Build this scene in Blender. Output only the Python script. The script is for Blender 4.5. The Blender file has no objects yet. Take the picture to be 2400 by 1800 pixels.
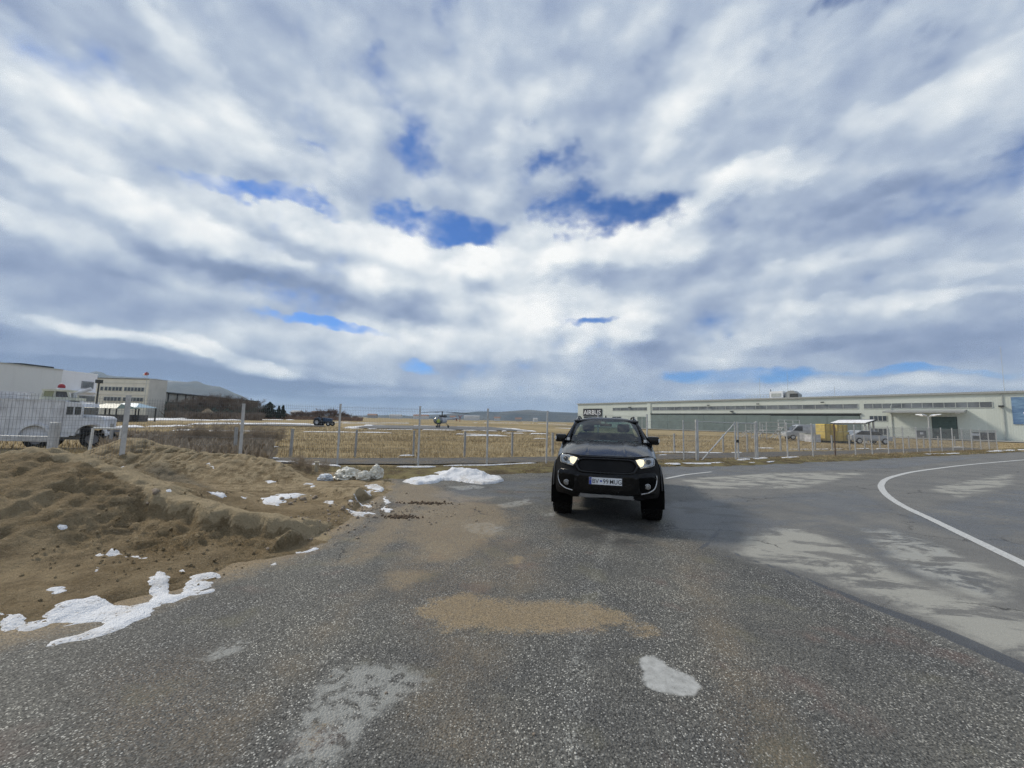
import bpy, bmesh, math, random
import numpy as np
from mathutils import Vector, Matrix, Euler, noise as mnoise
R = math.radians
scene = bpy.context.scene
col = scene.collection

# ------------------------------------------------------------------ camera
CAM_H, F_PX, PITCH, ROLL = 1.65, 904.0, math.atan(86 / 904.0), 0.024   # eye height, focal length in px of a 2400 wide frame
_f = Vector((0, math.cos(PITCH), math.sin(PITCH)))
_u0 = Vector((0, -math.sin(PITCH), math.cos(PITCH)))
_up = _u0 * math.cos(ROLL) - Vector((1, 0, 0)) * math.sin(ROLL)
_rt = Vector((1, 0, 0)) * math.cos(ROLL) + _u0 * math.sin(ROLL)
CAM = Vector((0, 0, CAM_H))
cd = bpy.data.cameras.new('camera'); cam = bpy.data.objects.new('camera', cd); col.objects.link(cam)
cd.sensor_width = 36.0; cd.lens = 36.0 * F_PX / 2400.0; cd.clip_end = 30000; cd.clip_start = 0.05
cam.matrix_world = Matrix(((_rt.x, _up.x, -_f.x, 0), (_rt.y, _up.y, -_f.y, 0), (_rt.z, _up.z, -_f.z, CAM_H), (0, 0, 0, 1)))
scene.camera = cam
cy = scene.cycles
cy.use_adaptive_sampling = True; cy.adaptive_threshold = 0.015; cy.adaptive_min_samples = 32
cy.use_denoising = True; cy.denoising_prefilter = 'FAST'; cy.denoising_input_passes = 'RGB_ALBEDO_NORMAL'; cy.sample_clamp_indirect = 6.0
cy.max_bounces = 6; cy.volume_bounces = 0; cy.diffuse_bounces = 2; cy.glossy_bounces = 3; cy.transmission_bounces = 6; cy.transparent_max_bounces = 12
vs = scene.view_settings
vs.view_transform = 'Standard'; vs.look = 'None'; vs.gamma = 1.0; vs.use_curve_mapping = False; vs.exposure = EXPOSURE = 0.0

def ray(px, py):
    """direction seen at a pixel of the 2400 x 1800 photograph (survey helper)"""
    return (_rt * ((px - 1200) / F_PX) + _up * ((900 - py) / F_PX) + _f)
def gnd(px, py, z=0.0):
    d = ray(px, py); t = (z - CAM_H) / d.z
    return CAM + d * t
def atY(px, py, Y):
    d = ray(px, py); return CAM + d * (Y / d.y)

# ------------------------------------------------------------------ node helper
class NT:
    def __init__(s, tree): s.t = tree; s.n = tree.nodes; s.l = tree.links
    def new(s, typ, **kw):
        nd = s.n.new(typ)
        for k, v in kw.items(): setattr(nd, k, v)
        return nd
    def set(s, sock, v):
        if isinstance(v, bpy.types.NodeSocket): s.l.new(v, sock)
        elif v is not None: sock.default_value = v
    def m(s, op, a, b=None, c=None, clamp=False):
        nd = s.new('ShaderNodeMath', operation=op, use_clamp=clamp)
        s.set(nd.inputs[0], a); s.set(nd.inputs[1], b); s.set(nd.inputs[2], c)
        return nd.outputs[0]
    def add(s, a, b): return s.m('ADD', a, b)
    def sub(s, a, b): return s.m('SUBTRACT', a, b)
    def mul(s, a, b, clamp=False): return s.m('MULTIPLY', a, b, clamp=clamp)
    def mx(s, a, b): return s.m('MAXIMUM', a, b)
    def mn(s, a, b): return s.m('MINIMUM', a, b)
    def v(s, op, a, b=None, scale=None):
        nd = s.new('ShaderNodeVectorMath', operation=op)
        s.set(nd.inputs[0], a)
        if b is not None: s.set(nd.inputs[1], b)
        if scale is not None: s.set(nd.inputs['Scale'], scale)
        return nd.outputs['Value'] if op in ('LENGTH', 'DOT_PRODUCT', 'DISTANCE') else nd.outputs[0]
    def sep(s, a):
        nd = s.new('ShaderNodeSeparateXYZ'); s.set(nd.inputs[0], a); return nd.outputs
    def comb(s, x, y, z):
        nd = s.new('ShaderNodeCombineXYZ')
        for i, q in enumerate((x, y, z)): s.set(nd.inputs[i], q)
        return nd.outputs[0]
    def noise(s, vec, scale=1.0, detail=4.0, rough=0.5, dist=0.0, color=False, lac=2.0):
        nd = s.new('ShaderNodeTexNoise')
        s.set(nd.inputs['Vector'], vec); s.set(nd.inputs['Scale'], scale); s.set(nd.inputs['Detail'], detail)
        s.set(nd.inputs['Roughness'], rough); s.set(nd.inputs['Distortion'], dist); s.set(nd.inputs['Lacunarity'], lac)
        return nd.outputs['Color' if color else 'Fac']
    def vor(s, vec, scale, feature='F1', rnd=1.0):
        nd = s.new('ShaderNodeTexVoronoi', feature=feature)
        s.set(nd.inputs['Vector'], vec); s.set(nd.inputs['Scale'], scale); s.set(nd.inputs['Randomness'], rnd)
        return nd.outputs
    def rng(s, v, a, b, c=0.0, d=1.0, smooth=True):
        nd = s.new('ShaderNodeMapRange', interpolation_type='SMOOTHSTEP' if smooth else 'LINEAR')
        s.set(nd.inputs[0], v)
        for i, q in enumerate((a, b, c, d)): s.set(nd.inputs[i + 1], q)
        return nd.outputs[0]
    def mix(s, f, a, b, blend='MIX'):
        nd = s.new('ShaderNodeMix', data_type='RGBA', blend_type=blend)
        s.set(nd.inputs[0], f)
        for k, q in ((6, a), (7, b)):
            if isinstance(q, (int, float)): q = (q, q, q)
            if isinstance(q, (tuple, list)): q = (*q[:3], 1.0)
            s.set(nd.inputs[k], q)
        return nd.outputs[2]
    def attr(s, name, fac=True):
        nd = s.new('ShaderNodeAttribute', attribute_name=name); return nd.outputs['Fac' if fac else 'Color']
    def pos(s): return s.new('ShaderNodeNewGeometry').outputs['Position']
    def obj(s): return s.new('ShaderNodeTexCoord').outputs['Object']
    def mapping(s, vec, loc=(0, 0, 0), rot=(0, 0, 0), scale=(1, 1, 1), typ='POINT'):
        nd = s.new('ShaderNodeMapping', vector_type=typ)
        s.set(nd.inputs[0], vec); s.set(nd.inputs[1], loc); s.set(nd.inputs[2], rot); s.set(nd.inputs[3], scale)
        return nd.outputs[0]
    def bump(s, h, strength=0.5, dist=0.01, normal=None):
        nd = s.new('ShaderNodeBump'); s.set(nd.inputs['Height'], h); s.set(nd.inputs['Strength'], strength)
        s.set(nd.inputs['Distance'], dist)
        if normal is not None: s.set(nd.inputs['Normal'], normal)
        return nd.outputs[0]

# ------------------------------------------------------------------ sky and sun
SUN_AZ, SUN_EL = R(-64), R(40)          # measured from +Y towards +X: the veiled sun stands to the left, a little ahead of the viewer
sdir = Vector((math.sin(SUN_AZ) * math.cos(SUN_EL), math.cos(SUN_AZ) * math.cos(SUN_EL), math.sin(SUN_EL)))
sun_d = bpy.data.lights.new('sun', 'SUN'); sun_d.energy = SUN_E = 2.7; sun_d.angle = R(10); sun_d.color = (1.0, 0.92, 0.79)
sun_o = bpy.data.objects.new('sun', sun_d); col.objects.link(sun_o)
sun_o.rotation_euler = (-sdir).to_track_quat('-Z', 'Y').to_euler()

world = bpy.data.worlds.new('World'); scene.world = world; world.use_nodes = True
world.cycles.sampling_method = 'MANUAL'; world.cycles.sample_map_resolution = 256
W = NT(world.node_tree); W.n.clear()
sky = W.new('ShaderNodeTexSky', sky_type='NISHITA', sun_disc=False)
sky.sun_elevation = SUN_EL; sky.sun_rotation = SUN_AZ; sky.altitude = 500; sky.air_density = 1.0; sky.dust_density = 0.1; sky.ozone_density = 3.5
D = W.new('ShaderNodeTexCoord').outputs['Generated']
dx, dy, dz = W.sep(D)
zz = W.add(W.mx(dz, 0.0), 0.17)
P = W.comb(W.m('DIVIDE', dx, zz), W.mul(W.m('DIVIDE', dy, zz), 0.78), W.mul(dz, 0.6))      # cloud deck, rows run away from the viewer
n_big = W.noise(P, 1.1, 1.0, 0.5)
n_mid = W.noise(P, 2.2, 4.0, 0.48, 0.0)
PD = W.v('MULTIPLY', D, (1.0, 1.0, 1.55))                                # heaped tops: lumps of even apparent size
n_puff = W.noise(PD, 5.6, 6.0, 0.50)
n_puff_s = W.noise(W.v('ADD', PD, (-0.030, -0.006, 0.042)), 5.6, 3.0, 0.42)
n_fine = W.noise(PD, 17.0, 3.0, 0.55)
Ps = W.v('ADD', P, (sdir.x * 0.10, sdir.y * 0.05 + 0.03, 0.03))
n_mid_s = W.noise(Ps, 2.2, 2.0, 0.45, 0.0)
relief = W.add(W.mul(W.sub(n_mid, n_mid_s), 0.22), W.mul(W.sub(n_puff, n_puff_s), 1.25))       # lumps brighter on the side towards the sun
# turbulence in the direction, so that openings and banks get ragged edges
wc = W.noise(PD, 5.0, 4.0, 0.60, color=True)
warp = W.v('MULTIPLY', W.v('SUBTRACT', wc, (0.5, 0.5, 0.5)), W.comb(0.22, 0.22, W.mul(W.add(W.mx(dz, 0.0), 0.05), 0.42)))
DW = W.v('ADD', D, warp)
def sky_blobs(lst):
    tot = None
    for (px, py, rx, ry, rot, amt) in lst:
        c = ray(px, py).normalized(); a = R(rot)
        ex = ray(px + rx * math.cos(a), py + rx * math.sin(a)).normalized()
        ey = ray(px - ry * math.sin(a), py + ry * math.cos(a)).normalized()
        A = ex - c; sx = A.length; A = (A - c * A.dot(c)).normalized()
        B = c.cross(A).normalized(); sy = (ey - c).length
        Av, Bv = A / sx, B / sy
        U = W.sub(W.v('DOT_PRODUCT', DW, Av), Av.dot(c)); V = W.sub(W.v('DOT_PRODUCT', DW, Bv), Bv.dot(c))
        g = W.rng(W.m('MULTIPLY_ADD', U, U, W.mul(V, V)), 1.7, 0.0, 0.0, amt)
        tot = g if tot is None else W.add(tot, g)
    return tot
HOLES = [(1420, 485, 190, 60, -8, .95), (1300, 415, 150, 60, -20, .60), (1040, 520, 170, 42, 12, 1.0), (640, 452, 170, 24, 9, .66), (1000, 400, 100, 90, 0, .50),
         (1240, 345, 120, 70, 0, .55), (960, 300, 90, 90, 0, .45), (790, 772, 150, 14, 12, .85), (985, 862, 40, 18, 20, .75), (1130, 250, 120, 60, 30, .40),
         (1700, 877, 210, 22, -1, 1.0), (2150, 874, 240, 10, -1, .65), (1960, 40, 140, 55, -35, .62), (1800, 130, 120, 60, -30, .36),
         (1090, 50, 60, 110, -20, .50), (890, 145, 80, 60, 20, .38), (1430, 760, 90, 10, -5, .75), (1530, 90, 60, 130, -20, .40),
         (690, 290, 80, 50, 40, .34), (10, 250, 60, 25, 20, .5), (1700, 265, 60, 40, -20, .36), (1240, 60, 40, 80, 0, .5), (760, 380, 90, 40, 20, .35)]
LIT = [(930, 560, 420, 55, 14, .50), (1370, 560, 260, 70, -4, .46), (330, 480, 480, 50, 22, .40), (130, 240, 300, 80, 28, .44), (250, 590, 420, 34, 16, .30),
       (420, 110, 330, 45, 48, .20), (330, 795, 190, 17, 14, .62), (560, 845, 160, 18, 18, .55), (700, 875, 150, 16, 8, .42), (1080, 680, 340, 60, 6, .36), (1300, 730, 260, 60, 0, .26),
       (1150, 790, 380, 50, -2, .46), (1480, 790, 90, 30, -30, .34), (2050, 710, 420, 20, -3, .26), (1900, 625, 330, 26, -10, .20), (1830, 400, 420, 40, -24, .24),
       (1640, 180, 330, 60, -62, .22), (1130, 230, 210, 120, 0, .14), (1640, 470, 300, 45, -18, .20), (2250, 300, 350, 60, -28, .16), (1950, 905, 420, 14, -2, .34),
       (780, 915, 240, 10, 3, .34), (80, 745, 180, 26, 10, .18), (2250, 640, 260, 20, -6, .14), (620, 330, 300, 60, 25, .12)]
DARK = [(800, 690, 480, 42, 10, .34), (330, 850, 520, 52, 6, .55), (620, 905, 420, 30, 4, .50), (140, 640, 330, 70, 12, .34), (330, 390, 420, 50, 26, .24),
        (1530, 840, 130, 70, 40, .24), (2230, 790, 420, 70, -3, .32), (2150, 550, 420, 45, -10, .26), (2000, 480, 420, 40, -18, .22), (1330, 650, 300, 40, -6, .16),
        (1250, 870, 330, 20, 0, .12), (1200, 950, 500, 20, 0, .20), (450, 880, 300, 14, 6, .25), (1800, 570, 300, 40, -14, .16), (250, 60, 260, 60, 40, .12), (1230, 420, 260, 90, 0, .12), (1950, 800, 420, 18, -4, .2),
        (2300, 80, 300, 60, -35, .18), (560, 620, 300, 30, 18, .18)]
hole = sky_blobs(HOLES); lit = sky_blobs(LIT); dark = sky_blobs(DARK)
cov = W.add(W.mul(W.sub(n_big, 0.5), 0.5), W.mul(W.sub(n_mid, 0.5), 1.0))
cov = W.add(cov, W.add(W.mul(W.sub(n_puff, 0.5), 1.9), W.mul(W.sub(n_fine, 0.5), 0.8)))
hz = W.rng(dz, 0.0, 0.22, 0.55, 1.0)
alpha = W.rng(W.sub(W.add(cov, 0.58), hole), -0.42, 0.36)
bri = W.add(W.add(0.49, W.mul(W.sub(lit, dark), 0.72)), W.mul(relief, W.mul(hz, 1.0)))
bri = W.add(bri, W.mul(W.sub(n_mid, 0.5), 0.10))
bri = W.add(bri, W.mul(W.sub(n_puff, 0.5), W.mul(hz, 0.30)))
bri = W.add(bri, W.mul(W.sub(n_fine, 0.5), W.mul(hz, 0.07)))
bri = W.add(bri, W.mul(W.sub(0.72, alpha), W.mul(hole, 0.12)))
cr = W.new('ShaderNodeValToRGB'); W.l.new(bri, cr.inputs[0])
e = cr.color_ramp.elements
for i, (p_, c_) in enumerate([(0.0, (.190, .255, .400)), (0.25, (.300, .372, .520)), (0.5, (.450, .525, .635)), (0.75, (.690, .745, .790)), (1.0, (.950, .960, .945))]):
    q = e[i] if i < 2 else e.new(p_)
    q.position = p_; q.color = (*c_, 1)
bg_sky = W.new('ShaderNodeBackground'); W.l.new(W.mix(1.0, sky.outputs[0], (0.37, 0.54, 0.80), 'MULTIPLY'), bg_sky.inputs[0]); bg_sky.inputs[1].default_value = 0.15
bg_cl = W.new('ShaderNodeBackground'); W.l.new(cr.outputs[0], bg_cl.inputs[0]); bg_cl.inputs[1].default_value = 1.05
mixs = W.new('ShaderNodeMixShader'); W.l.new(alpha, mixs.inputs[0]); W.l.new(bg_sky.outputs[0], mixs.inputs[1]); W.l.new(bg_cl.outputs[0], mixs.inputs[2])
wo = W.new('ShaderNodeOutputWorld'); W.l.new(mixs.outputs[0], wo.inputs[0])

# ------------------------------------------------------------------ builders
random.seed(7); rs = np.random.RandomState(11)
def tag(o, label=None, cat=None, group=None, kind=None):
    for k, q in (('label', label), ('category', cat), ('group', group), ('kind', kind)):
        if q: o[k] = q
    return o
def link(name, data, mat=None, parent=None, loc=None, rz=0.0):
    o = bpy.data.objects.new(name, data); col.objects.link(o)
    if mat is not None and data is not None:
        data.materials.clear(); data.materials.append(mat)
    if parent is not None: o.parent = parent
    if loc is not None: o.location = loc
    if rz: o.rotation_euler = (0, 0, rz)
    return o
def empty(name, loc=(0, 0, 0), rz=0.0):
    o = bpy.data.objects.new(name, None); col.objects.link(o); o.location = loc; o.rotation_euler = (0, 0, rz); o.empty_display_size = 0.3
    return o
def mesh_np(name, verts, faces, smooth=False):
    """verts (n,3); faces: (m,3) or (m,4) array or list"""
    me = bpy.data.meshes.new(name)
    verts = np.asarray(verts, dtype=np.float32)
    if isinstance(faces, np.ndarray):
        k = faces.shape[1]; m = len(faces)
        me.vertices.add(len(verts)); me.vertices.foreach_set('co', verts.ravel())
        me.loops.add(m * k); me.loops.foreach_set('vertex_index', faces.ravel().astype(np.int32))
        me.polygons.add(m); me.polygons.foreach_set('loop_start', np.arange(0, m * k, k, dtype=np.int32))
        me.update(calc_edges=True)
    else:
        me.from_pydata([tuple(v) for v in verts.tolist()], [], faces)
    if smooth: me.polygons.foreach_set('use_smooth', np.ones(len(me.polygons), dtype=bool))
    me.update(); me.validate()
    return me
class MB:
    """collects simple solids, linked as one mesh object"""
    def __init__(s): s.v = []; s.f = []
    def raw(s, vs_, fs): b = len(s.v); s.v += [tuple(q) for q in vs_]; s.f += [tuple(i + b for i in f) for f in fs]; return s
    def box(s, x0, x1, y0, y1, z0, z1, M=None):
        c = [Vector((x, y, z)) for z in (z0, z1) for (x, y) in ((x0, y0), (x1, y0), (x1, y1), (x0, y1))]
        if M is not None: c = [M @ q for q in c]
        return s.raw(c, [(3, 2, 1, 0), (4, 5, 6, 7), (0, 1, 5, 4), (1, 2, 6, 5), (2, 3, 7, 6), (3, 0, 4, 7)])
    def tube(s, pts, r, n=6, r1=None, caps=True):
        pts = [Vector(p) for p in pts]; m = len(pts); ring = []
        for i, p in enumerate(pts):
            t = (pts[min(i + 1, m - 1)] - pts[max(i - 1, 0)]).normalized()
            a = t.orthogonal().normalized() if i == 0 else (pa - t * pa.dot(t)).normalized()
            pa = a; b = t.cross(a); rr = r if r1 is None else r + (r1 - r) * i / max(m - 1, 1)
            ring.append([p + (a * math.cos(6.28319 * k / n) + b * math.sin(6.28319 * k / n)) * rr for k in range(n)])
        fs = [(i * n + k, i * n + (k + 1) % n, (i + 1) * n + (k + 1) % n, (i + 1) * n + k) for i in range(m - 1) for k in range(n)]
        if caps: fs += [tuple(range(n - 1, -1, -1)), tuple((m - 1) * n + k for k in range(n))]
        return s.raw([q for rg in ring for q in rg], fs)
    def prism(s, poly, axis, a0, a1):
        """poly: list of 2D points; extruded along axis 0/1/2 between a0 and a1"""
        def P3(p, a):
            q = [0, 0, 0]; o = [i for i in range(3) if i != axis]; q[o[0]] = p[0]; q[o[1]] = p[1]; q[axis] = a; return q
        n = len(poly)
        return s.raw([P3(p, a0) for p in poly] + [P3(p, a1) for p in poly],
                     [tuple(range(n - 1, -1, -1)), tuple(range(n, 2 * n))] + [(k, (k + 1) % n, n + (k + 1) % n, n + k) for k in range(n)])
    def lathe(s, prof, n=24, axis='z', M=None):
        vs_ = []; 
        for (r, h) in prof:
            for k in range(n):
                a = 6.28319 * k / n
                p = Vector((r * math.cos(a), r * math.sin(a), h)) if axis == 'z' else Vector((h, r * math.cos(a), r * math.sin(a)))
                vs_.append(M @ p if M is not None else p)
        m = len(prof)
        return s.raw(vs_, [(i * n + k, i * n + (k + 1) % n, (i + 1) * n + (k + 1) % n, (i + 1) * n + k) for i in range(m - 1) for k in range(n)])
    def build(s, name, mat, parent=None, smooth=False, bevel=0.0, auto=True):
        me = bpy.data.meshes.new(name); me.from_pydata(s.v, [], s.f)
        bm = bmesh.new(); bm.from_mesh(me)
        if bevel:
            bmesh.ops.bevel(bm, geom=[e for e in bm.edges if len(e.link_faces) == 2 and e.calc_face_angle(0) > 0.5], offset=bevel, segments=2, affect='EDGES', profile=0.6)
        bmesh.ops.recalc_face_normals(bm, faces=bm.faces)
        if smooth:
            for f in bm.faces: f.smooth = True
            for e in bm.edges:
                if len(e.link_faces) == 2 and e.calc_face_angle(0) > 0.7: e.smooth = False
        bm.to_mesh(me); bm.free(); me.update()
        return link(name, me, mat, parent)

MATS = {}
def mat_new(name):
    m = bpy.data.materials.new(name); m.use_nodes = True; t = NT(m.node_tree); p = m.node_tree.nodes['Principled BSDF']
    MATS[name] = m
    return m, t, p
def simple(name, c, rough=0.6, metal=0.0, var=0.12, scale=3.0, spec=None, coat=0.0, bump=0.0, bscale=40.0, dirt=None, dirt_amt=0.5, dirt_scale=1.5):
    m, t, p = mat_new(name); o = t.obj()
    n = t.noise(o, scale, 5.0, 0.6)
    lo = tuple(q * (1 - var) for q in c); hi = tuple(min(1, q * (1 + var)) for q in c)
    cc = t.mix(t.rng(n, 0.3, 0.7), lo, hi)
    if dirt is not None:
        dn = t.noise(t.mapping(o, scale=(1, 1, 0.35)), dirt_scale, 7.0, 0.65)
        cc = t.mix(t.mul(t.rng(dn, 0.48, 0.72), dirt_amt), cc, dirt)
    t.set(p.inputs['Base Color'], cc)
    t.set(p.inputs['Roughness'], t.rng(t.noise(o, scale * 2.3, 4.0), 0.3, 0.7, max(0.02, rough - 0.08), min(1, rough + 0.08)))
    p.inputs['Metallic'].default_value = metal
    if coat: p.inputs['Coat Weight'].default_value = coat; p.inputs['Coat Roughness'].default_value = 0.04
    if spec is not None: p.inputs['Specular IOR Level'].default_value = spec
    if bump: t.set(p.inputs['Normal'], t.bump(t.noise(o, bscale, 4.0, 0.6), bump, 0.01))
    return m
def vnoise(x, y, seed=0, octaves=4, gain=0.5, ridge=False):
    """vectorised value noise in numpy"""
    x = np.asarray(x, float) + seed * 17.31; y = np.asarray(y, float) - seed * 9.77
    tot = np.zeros(np.broadcast(x, y).shape); amp = 1.0; nrm = 0.0
    tab = np.random.RandomState(1234 + seed).rand(256, 256)
    for _ in range(octaves):
        xi = np.floor(x).astype(int); yi = np.floor(y).astype(int); fx = x - xi; fy = y - yi
        fx = fx * fx * fx * (fx * (fx * 6 - 15) + 10); fy = fy * fy * fy * (fy * (fy * 6 - 15) + 10)
        a = tab[xi % 256, yi % 256]; b = tab[(xi + 1) % 256, yi % 256]; c = tab[xi % 256, (yi + 1) % 256]; d = tab[(xi + 1) % 256, (yi + 1) % 256]
        q = (a * (1 - fx) + b * fx) * (1 - fy) + (c * (1 - fx) + d * fx) * fy
        if ridge: q = 1 - np.abs(2 * q - 1)
        tot += amp * q; nrm += amp; amp *= gain; x = x * 2.03 + 13.7; y = y * 2.03 + 7.1
    return tot / nrm - 0.5
def sdf_poly(px, py, poly):
    """signed distance, positive inside"""
    poly = np.asarray(poly, float); d = np.full(px.shape, 1e9); ins = np.zeros(px.shape, bool)
    for i in range(len(poly)):
        ax, ay = poly[i]; bx, by = poly[(i + 1) % len(poly)]
        ex, ey = bx - ax, by - ay; L = ex * ex + ey * ey + 1e-12
        t_ = np.clip(((px - ax) * ex + (py - ay) * ey) / L, 0, 1)
        d = np.minimum(d, (px - ax - t_ * ex) ** 2 + (py - ay - t_ * ey) ** 2)
        if abs(ey) > 1e-12:
            c = ((ay > py) != (by > py)) & (px < ex * (py - ay) / ey + ax); ins ^= c
    d = np.sqrt(d); return np.where(ins, d, -d)
def sdf_line(px, py, pts, w0, w1=None):
    d = np.full(px.shape, 1e9); n = len(pts); w1 = w0 if w1 is None else w1
    for i in range(n - 1):
        ax, ay = pts[i]; bx, by = pts[i + 1]; ex, ey = bx - ax, by - ay; L = ex * ex + ey * ey + 1e-12
        t_ = np.clip(((px - ax) * ex + (py - ay) * ey) / L, 0, 1)
        w = w0 + (w1 - w0) * (i + t_) / (n - 1)
        d = np.minimum(d, np.hypot(px - ax - t_ * ex, py - ay - t_ * ey) - w)
    return -d
def gpoly(pts): return [tuple(gnd(*p)[:2]) for p in pts]
def grid_faces(nx, ny):
    i = np.arange((nx - 1) * (ny - 1)); a = i // (nx - 1) * nx + i % (nx - 1)
    return np.stack([a, a + 1, a + nx + 1, a + nx], 1)
def add_attr(me, name, vals):
    at = me.attributes.new(name, 'FLOAT', 'POINT'); at.data.foreach_set('value', np.asarray(vals, np.float32).ravel())
def px_of(x, y, z):
    """pixel of the photograph for world points (arrays)"""
    X = np.stack([x, y, z - CAM_H], -1); fw = X @ np.array(_f); return 1200 + F_PX * (X @ np.array(_rt)) / fw, 900 - F_PX * (X @ np.array(_up)) / fw

# ------------------------------------------------------------------ ground and road
EDGE = [(-60, 2), (-14, 9.3), (-8, 9.7), (-4.0, 10.4), (-2.74, 11.0), (-.18, 12.1), (1.46, 13.0), (6.15, 15.4), (9.09, 16.5), (14.56, 18.9), (22.9, 23.2), (46.2, 35.0), (80, 52.5)]
def edgeY(x): return np.interp(x, [q[0] for q in EDGE], [q[1] for q in EDGE])

# -- dry grass field reaching the horizon
def m_field():
    m, t, p = mat_new('dry_grass'); P_ = t.pos()
    n1 = t.noise(P_, 0.07, 5.0, 0.6); n2 = t.noise(P_, 0.9, 6.0, 0.65); n3 = t.noise(P_, 14.0, 4.0, 0.6)
    c = t.mix(t.rng(n1, 0.35, 0.65), (.290, .218, .112), (.410, .325, .185))
    c = t.mix(t.mul(t.rng(n2, 0.45, 0.7), 0.55), c, (.15, .105, .05))
    c = t.mix(t.mul(t.rng(n3, 0.5, 0.7), 0.5), c, (.50, .41, .25))
    far = t.noise(t.mapping(P_, scale=(0.004, 0.012, 1)), 1.0, 5.0, 0.6)
    c = t.mix(t.mul(t.rng(far, 0.52, 0.6), 0.5), c, (.13, .125, .06))
    t.set(p.inputs['Base Color'], c); p.inputs['Roughness'].default_value = 0.95; p.inputs['Specular IOR Level'].default_value = 0.1
    t.set(p.inputs['Normal'], t.bump(t.add(n2, t.mul(n3, 0.3)), 0.8, 0.12))
    return m
FIELD = m_field()
xs = np.concatenate([np.linspace(-9000, -200, 12), np.linspace(-150, 150, 61), np.linspace(200, 9000, 12)])
ys = np.concatenate([[-300, -60, -20], np.linspace(-5, 120, 60), [160, 220, 320, 500, 800, 1300, 2200, 4000, 7000, 11000]])
XX, YY = np.meshgrid(xs, ys)
dE = YY - edgeY(XX)
ZZ = -0.02 + np.where(dE > 3.5, vnoise(XX * .35, YY * .35, 3, 3) * 0.14, 0) * (np.abs(XX) < 200) * (YY < 130)
g = link('ground', mesh_np('ground', np.stack([XX, YY, ZZ], -1).reshape(-1, 3), grid_faces(len(xs), len(ys)), True), FIELD); tag(g, kind='structure')

# -- asphalt
cols = np.concatenate([np.linspace(-58, -15, 6), np.linspace(-13, -5, 12), np.arange(-4.6, 7.0, 0.085), np.arange(7.1, 14, 0.16), np.arange(14.3, 34, 0.5), np.linspace(36, 80, 14)])
ynear = np.concatenate([[-8, -4, -1, 0.3], np.arange(1.0, 8.6, 0.085)]); nf = 60
RX = np.repeat(cols[None, :], len(ynear) + nf, 0)
RY = np.concatenate([np.repeat(ynear[:, None], len(cols), 1), 8.6 + (edgeY(cols)[None, :] - 8.6) * np.linspace(0.02, 1, nf)[:, None]], 0)
RY = np.where(edgeY(RX) < 8.7, np.linspace(-8, 1, len(RY))[:, None] * np.ones_like(RX) * 1.0, RY) if False else RY
def masks(defs):
    tot = np.full(RX.shape, -3.0)
    for d in defs:
        poly, bias = d
        tot = np.maximum(tot, np.minimum(sdf_poly(RX, RY, gpoly(poly)), 0.6) + bias)
    return np.clip(tot, -3, 3)
PILE_FOOT = [(-14, 2.2), (-4.9, 2.5), (-3.75, 3.0), (-3.35, 3.25), (-3.05, 4.05), (-2.75, 4.6), (-2.55, 5.3), (-2.55, 6.3), (-2.7, 7.4), (-2.75, 9.0), (-3.2, 10.3), (-4.2, 11.4), (-6, 12.2), (-14, 13)]
A_sand = masks([([(995, 1440), (1010, 1408), (1080, 1397), (1190, 1408), (1250, 1418), (1300, 1410), (1400, 1422), (1465, 1442), (1455, 1460), (1380, 1473), (1240, 1478), (1100, 1470), (1030, 1465)], .02),
                ([(1470, 1474), (1510, 1462), (1545, 1480), (1530, 1498), (1485, 1490)], -.02),
                                ([(1170, 1322), (1205, 1303), (1238, 1306), (1215, 1330)], -.06),
                ([(640, 1790), (700, 1690), (800, 1700), (760, 1790)], -.10)])
A_sand = np.maximum(A_sand, np.minimum(sdf_poly(RX, RY, PILE_FOOT), .5) + 0.04)
A_dust = masks([([(930, 1250), (960, 1195), (1090, 1168), (1190, 1185), (1205, 1225), (1170, 1270), (1090, 1305), (1040, 1325), (980, 1320), (960, 1290)], -.08),
                ([(905, 1135), (1000, 1128), (1090, 1160), (1180, 1165), (1010, 1200), (900, 1180)], -.15), ([(870, 1345), (960, 1320), (1060, 1330), (980, 1390), (900, 1400)], -.16),
                ([(900, 1190), (1000, 1170), (960, 1260), (840, 1330), (780, 1320)], -.10)])
A_dust = np.maximum(A_dust, np.minimum(sdf_poly(RX, RY, PILE_FOOT), .5) + .26)
A_faint = masks([([(1590, 1260), (1640, 1255), (1700, 1420), (1800, 1640), (1900, 1800), (1720, 1810), (1640, 1500)], -.05), ([(900, 1420), (1000, 1400), (1100, 1500), (1250, 1800), (1100, 1800), (980, 1560)], -.12),
                 ([(200, 1560), (500, 1500), (620, 1640), (500, 1800), (150, 1800)], -.1), ([(900, 1300), (1250, 1240), (1320, 1380), (1100, 1400), (900, 1440)], -.1)])
A_dry = masks([([(1508, 1560), (1512, 1541), (1545, 1542), (1552, 1563), (1600, 1578), (1645, 1605), (1638, 1618), (1590, 1626), (1540, 1618), (1514, 1600)], .02)])
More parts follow.
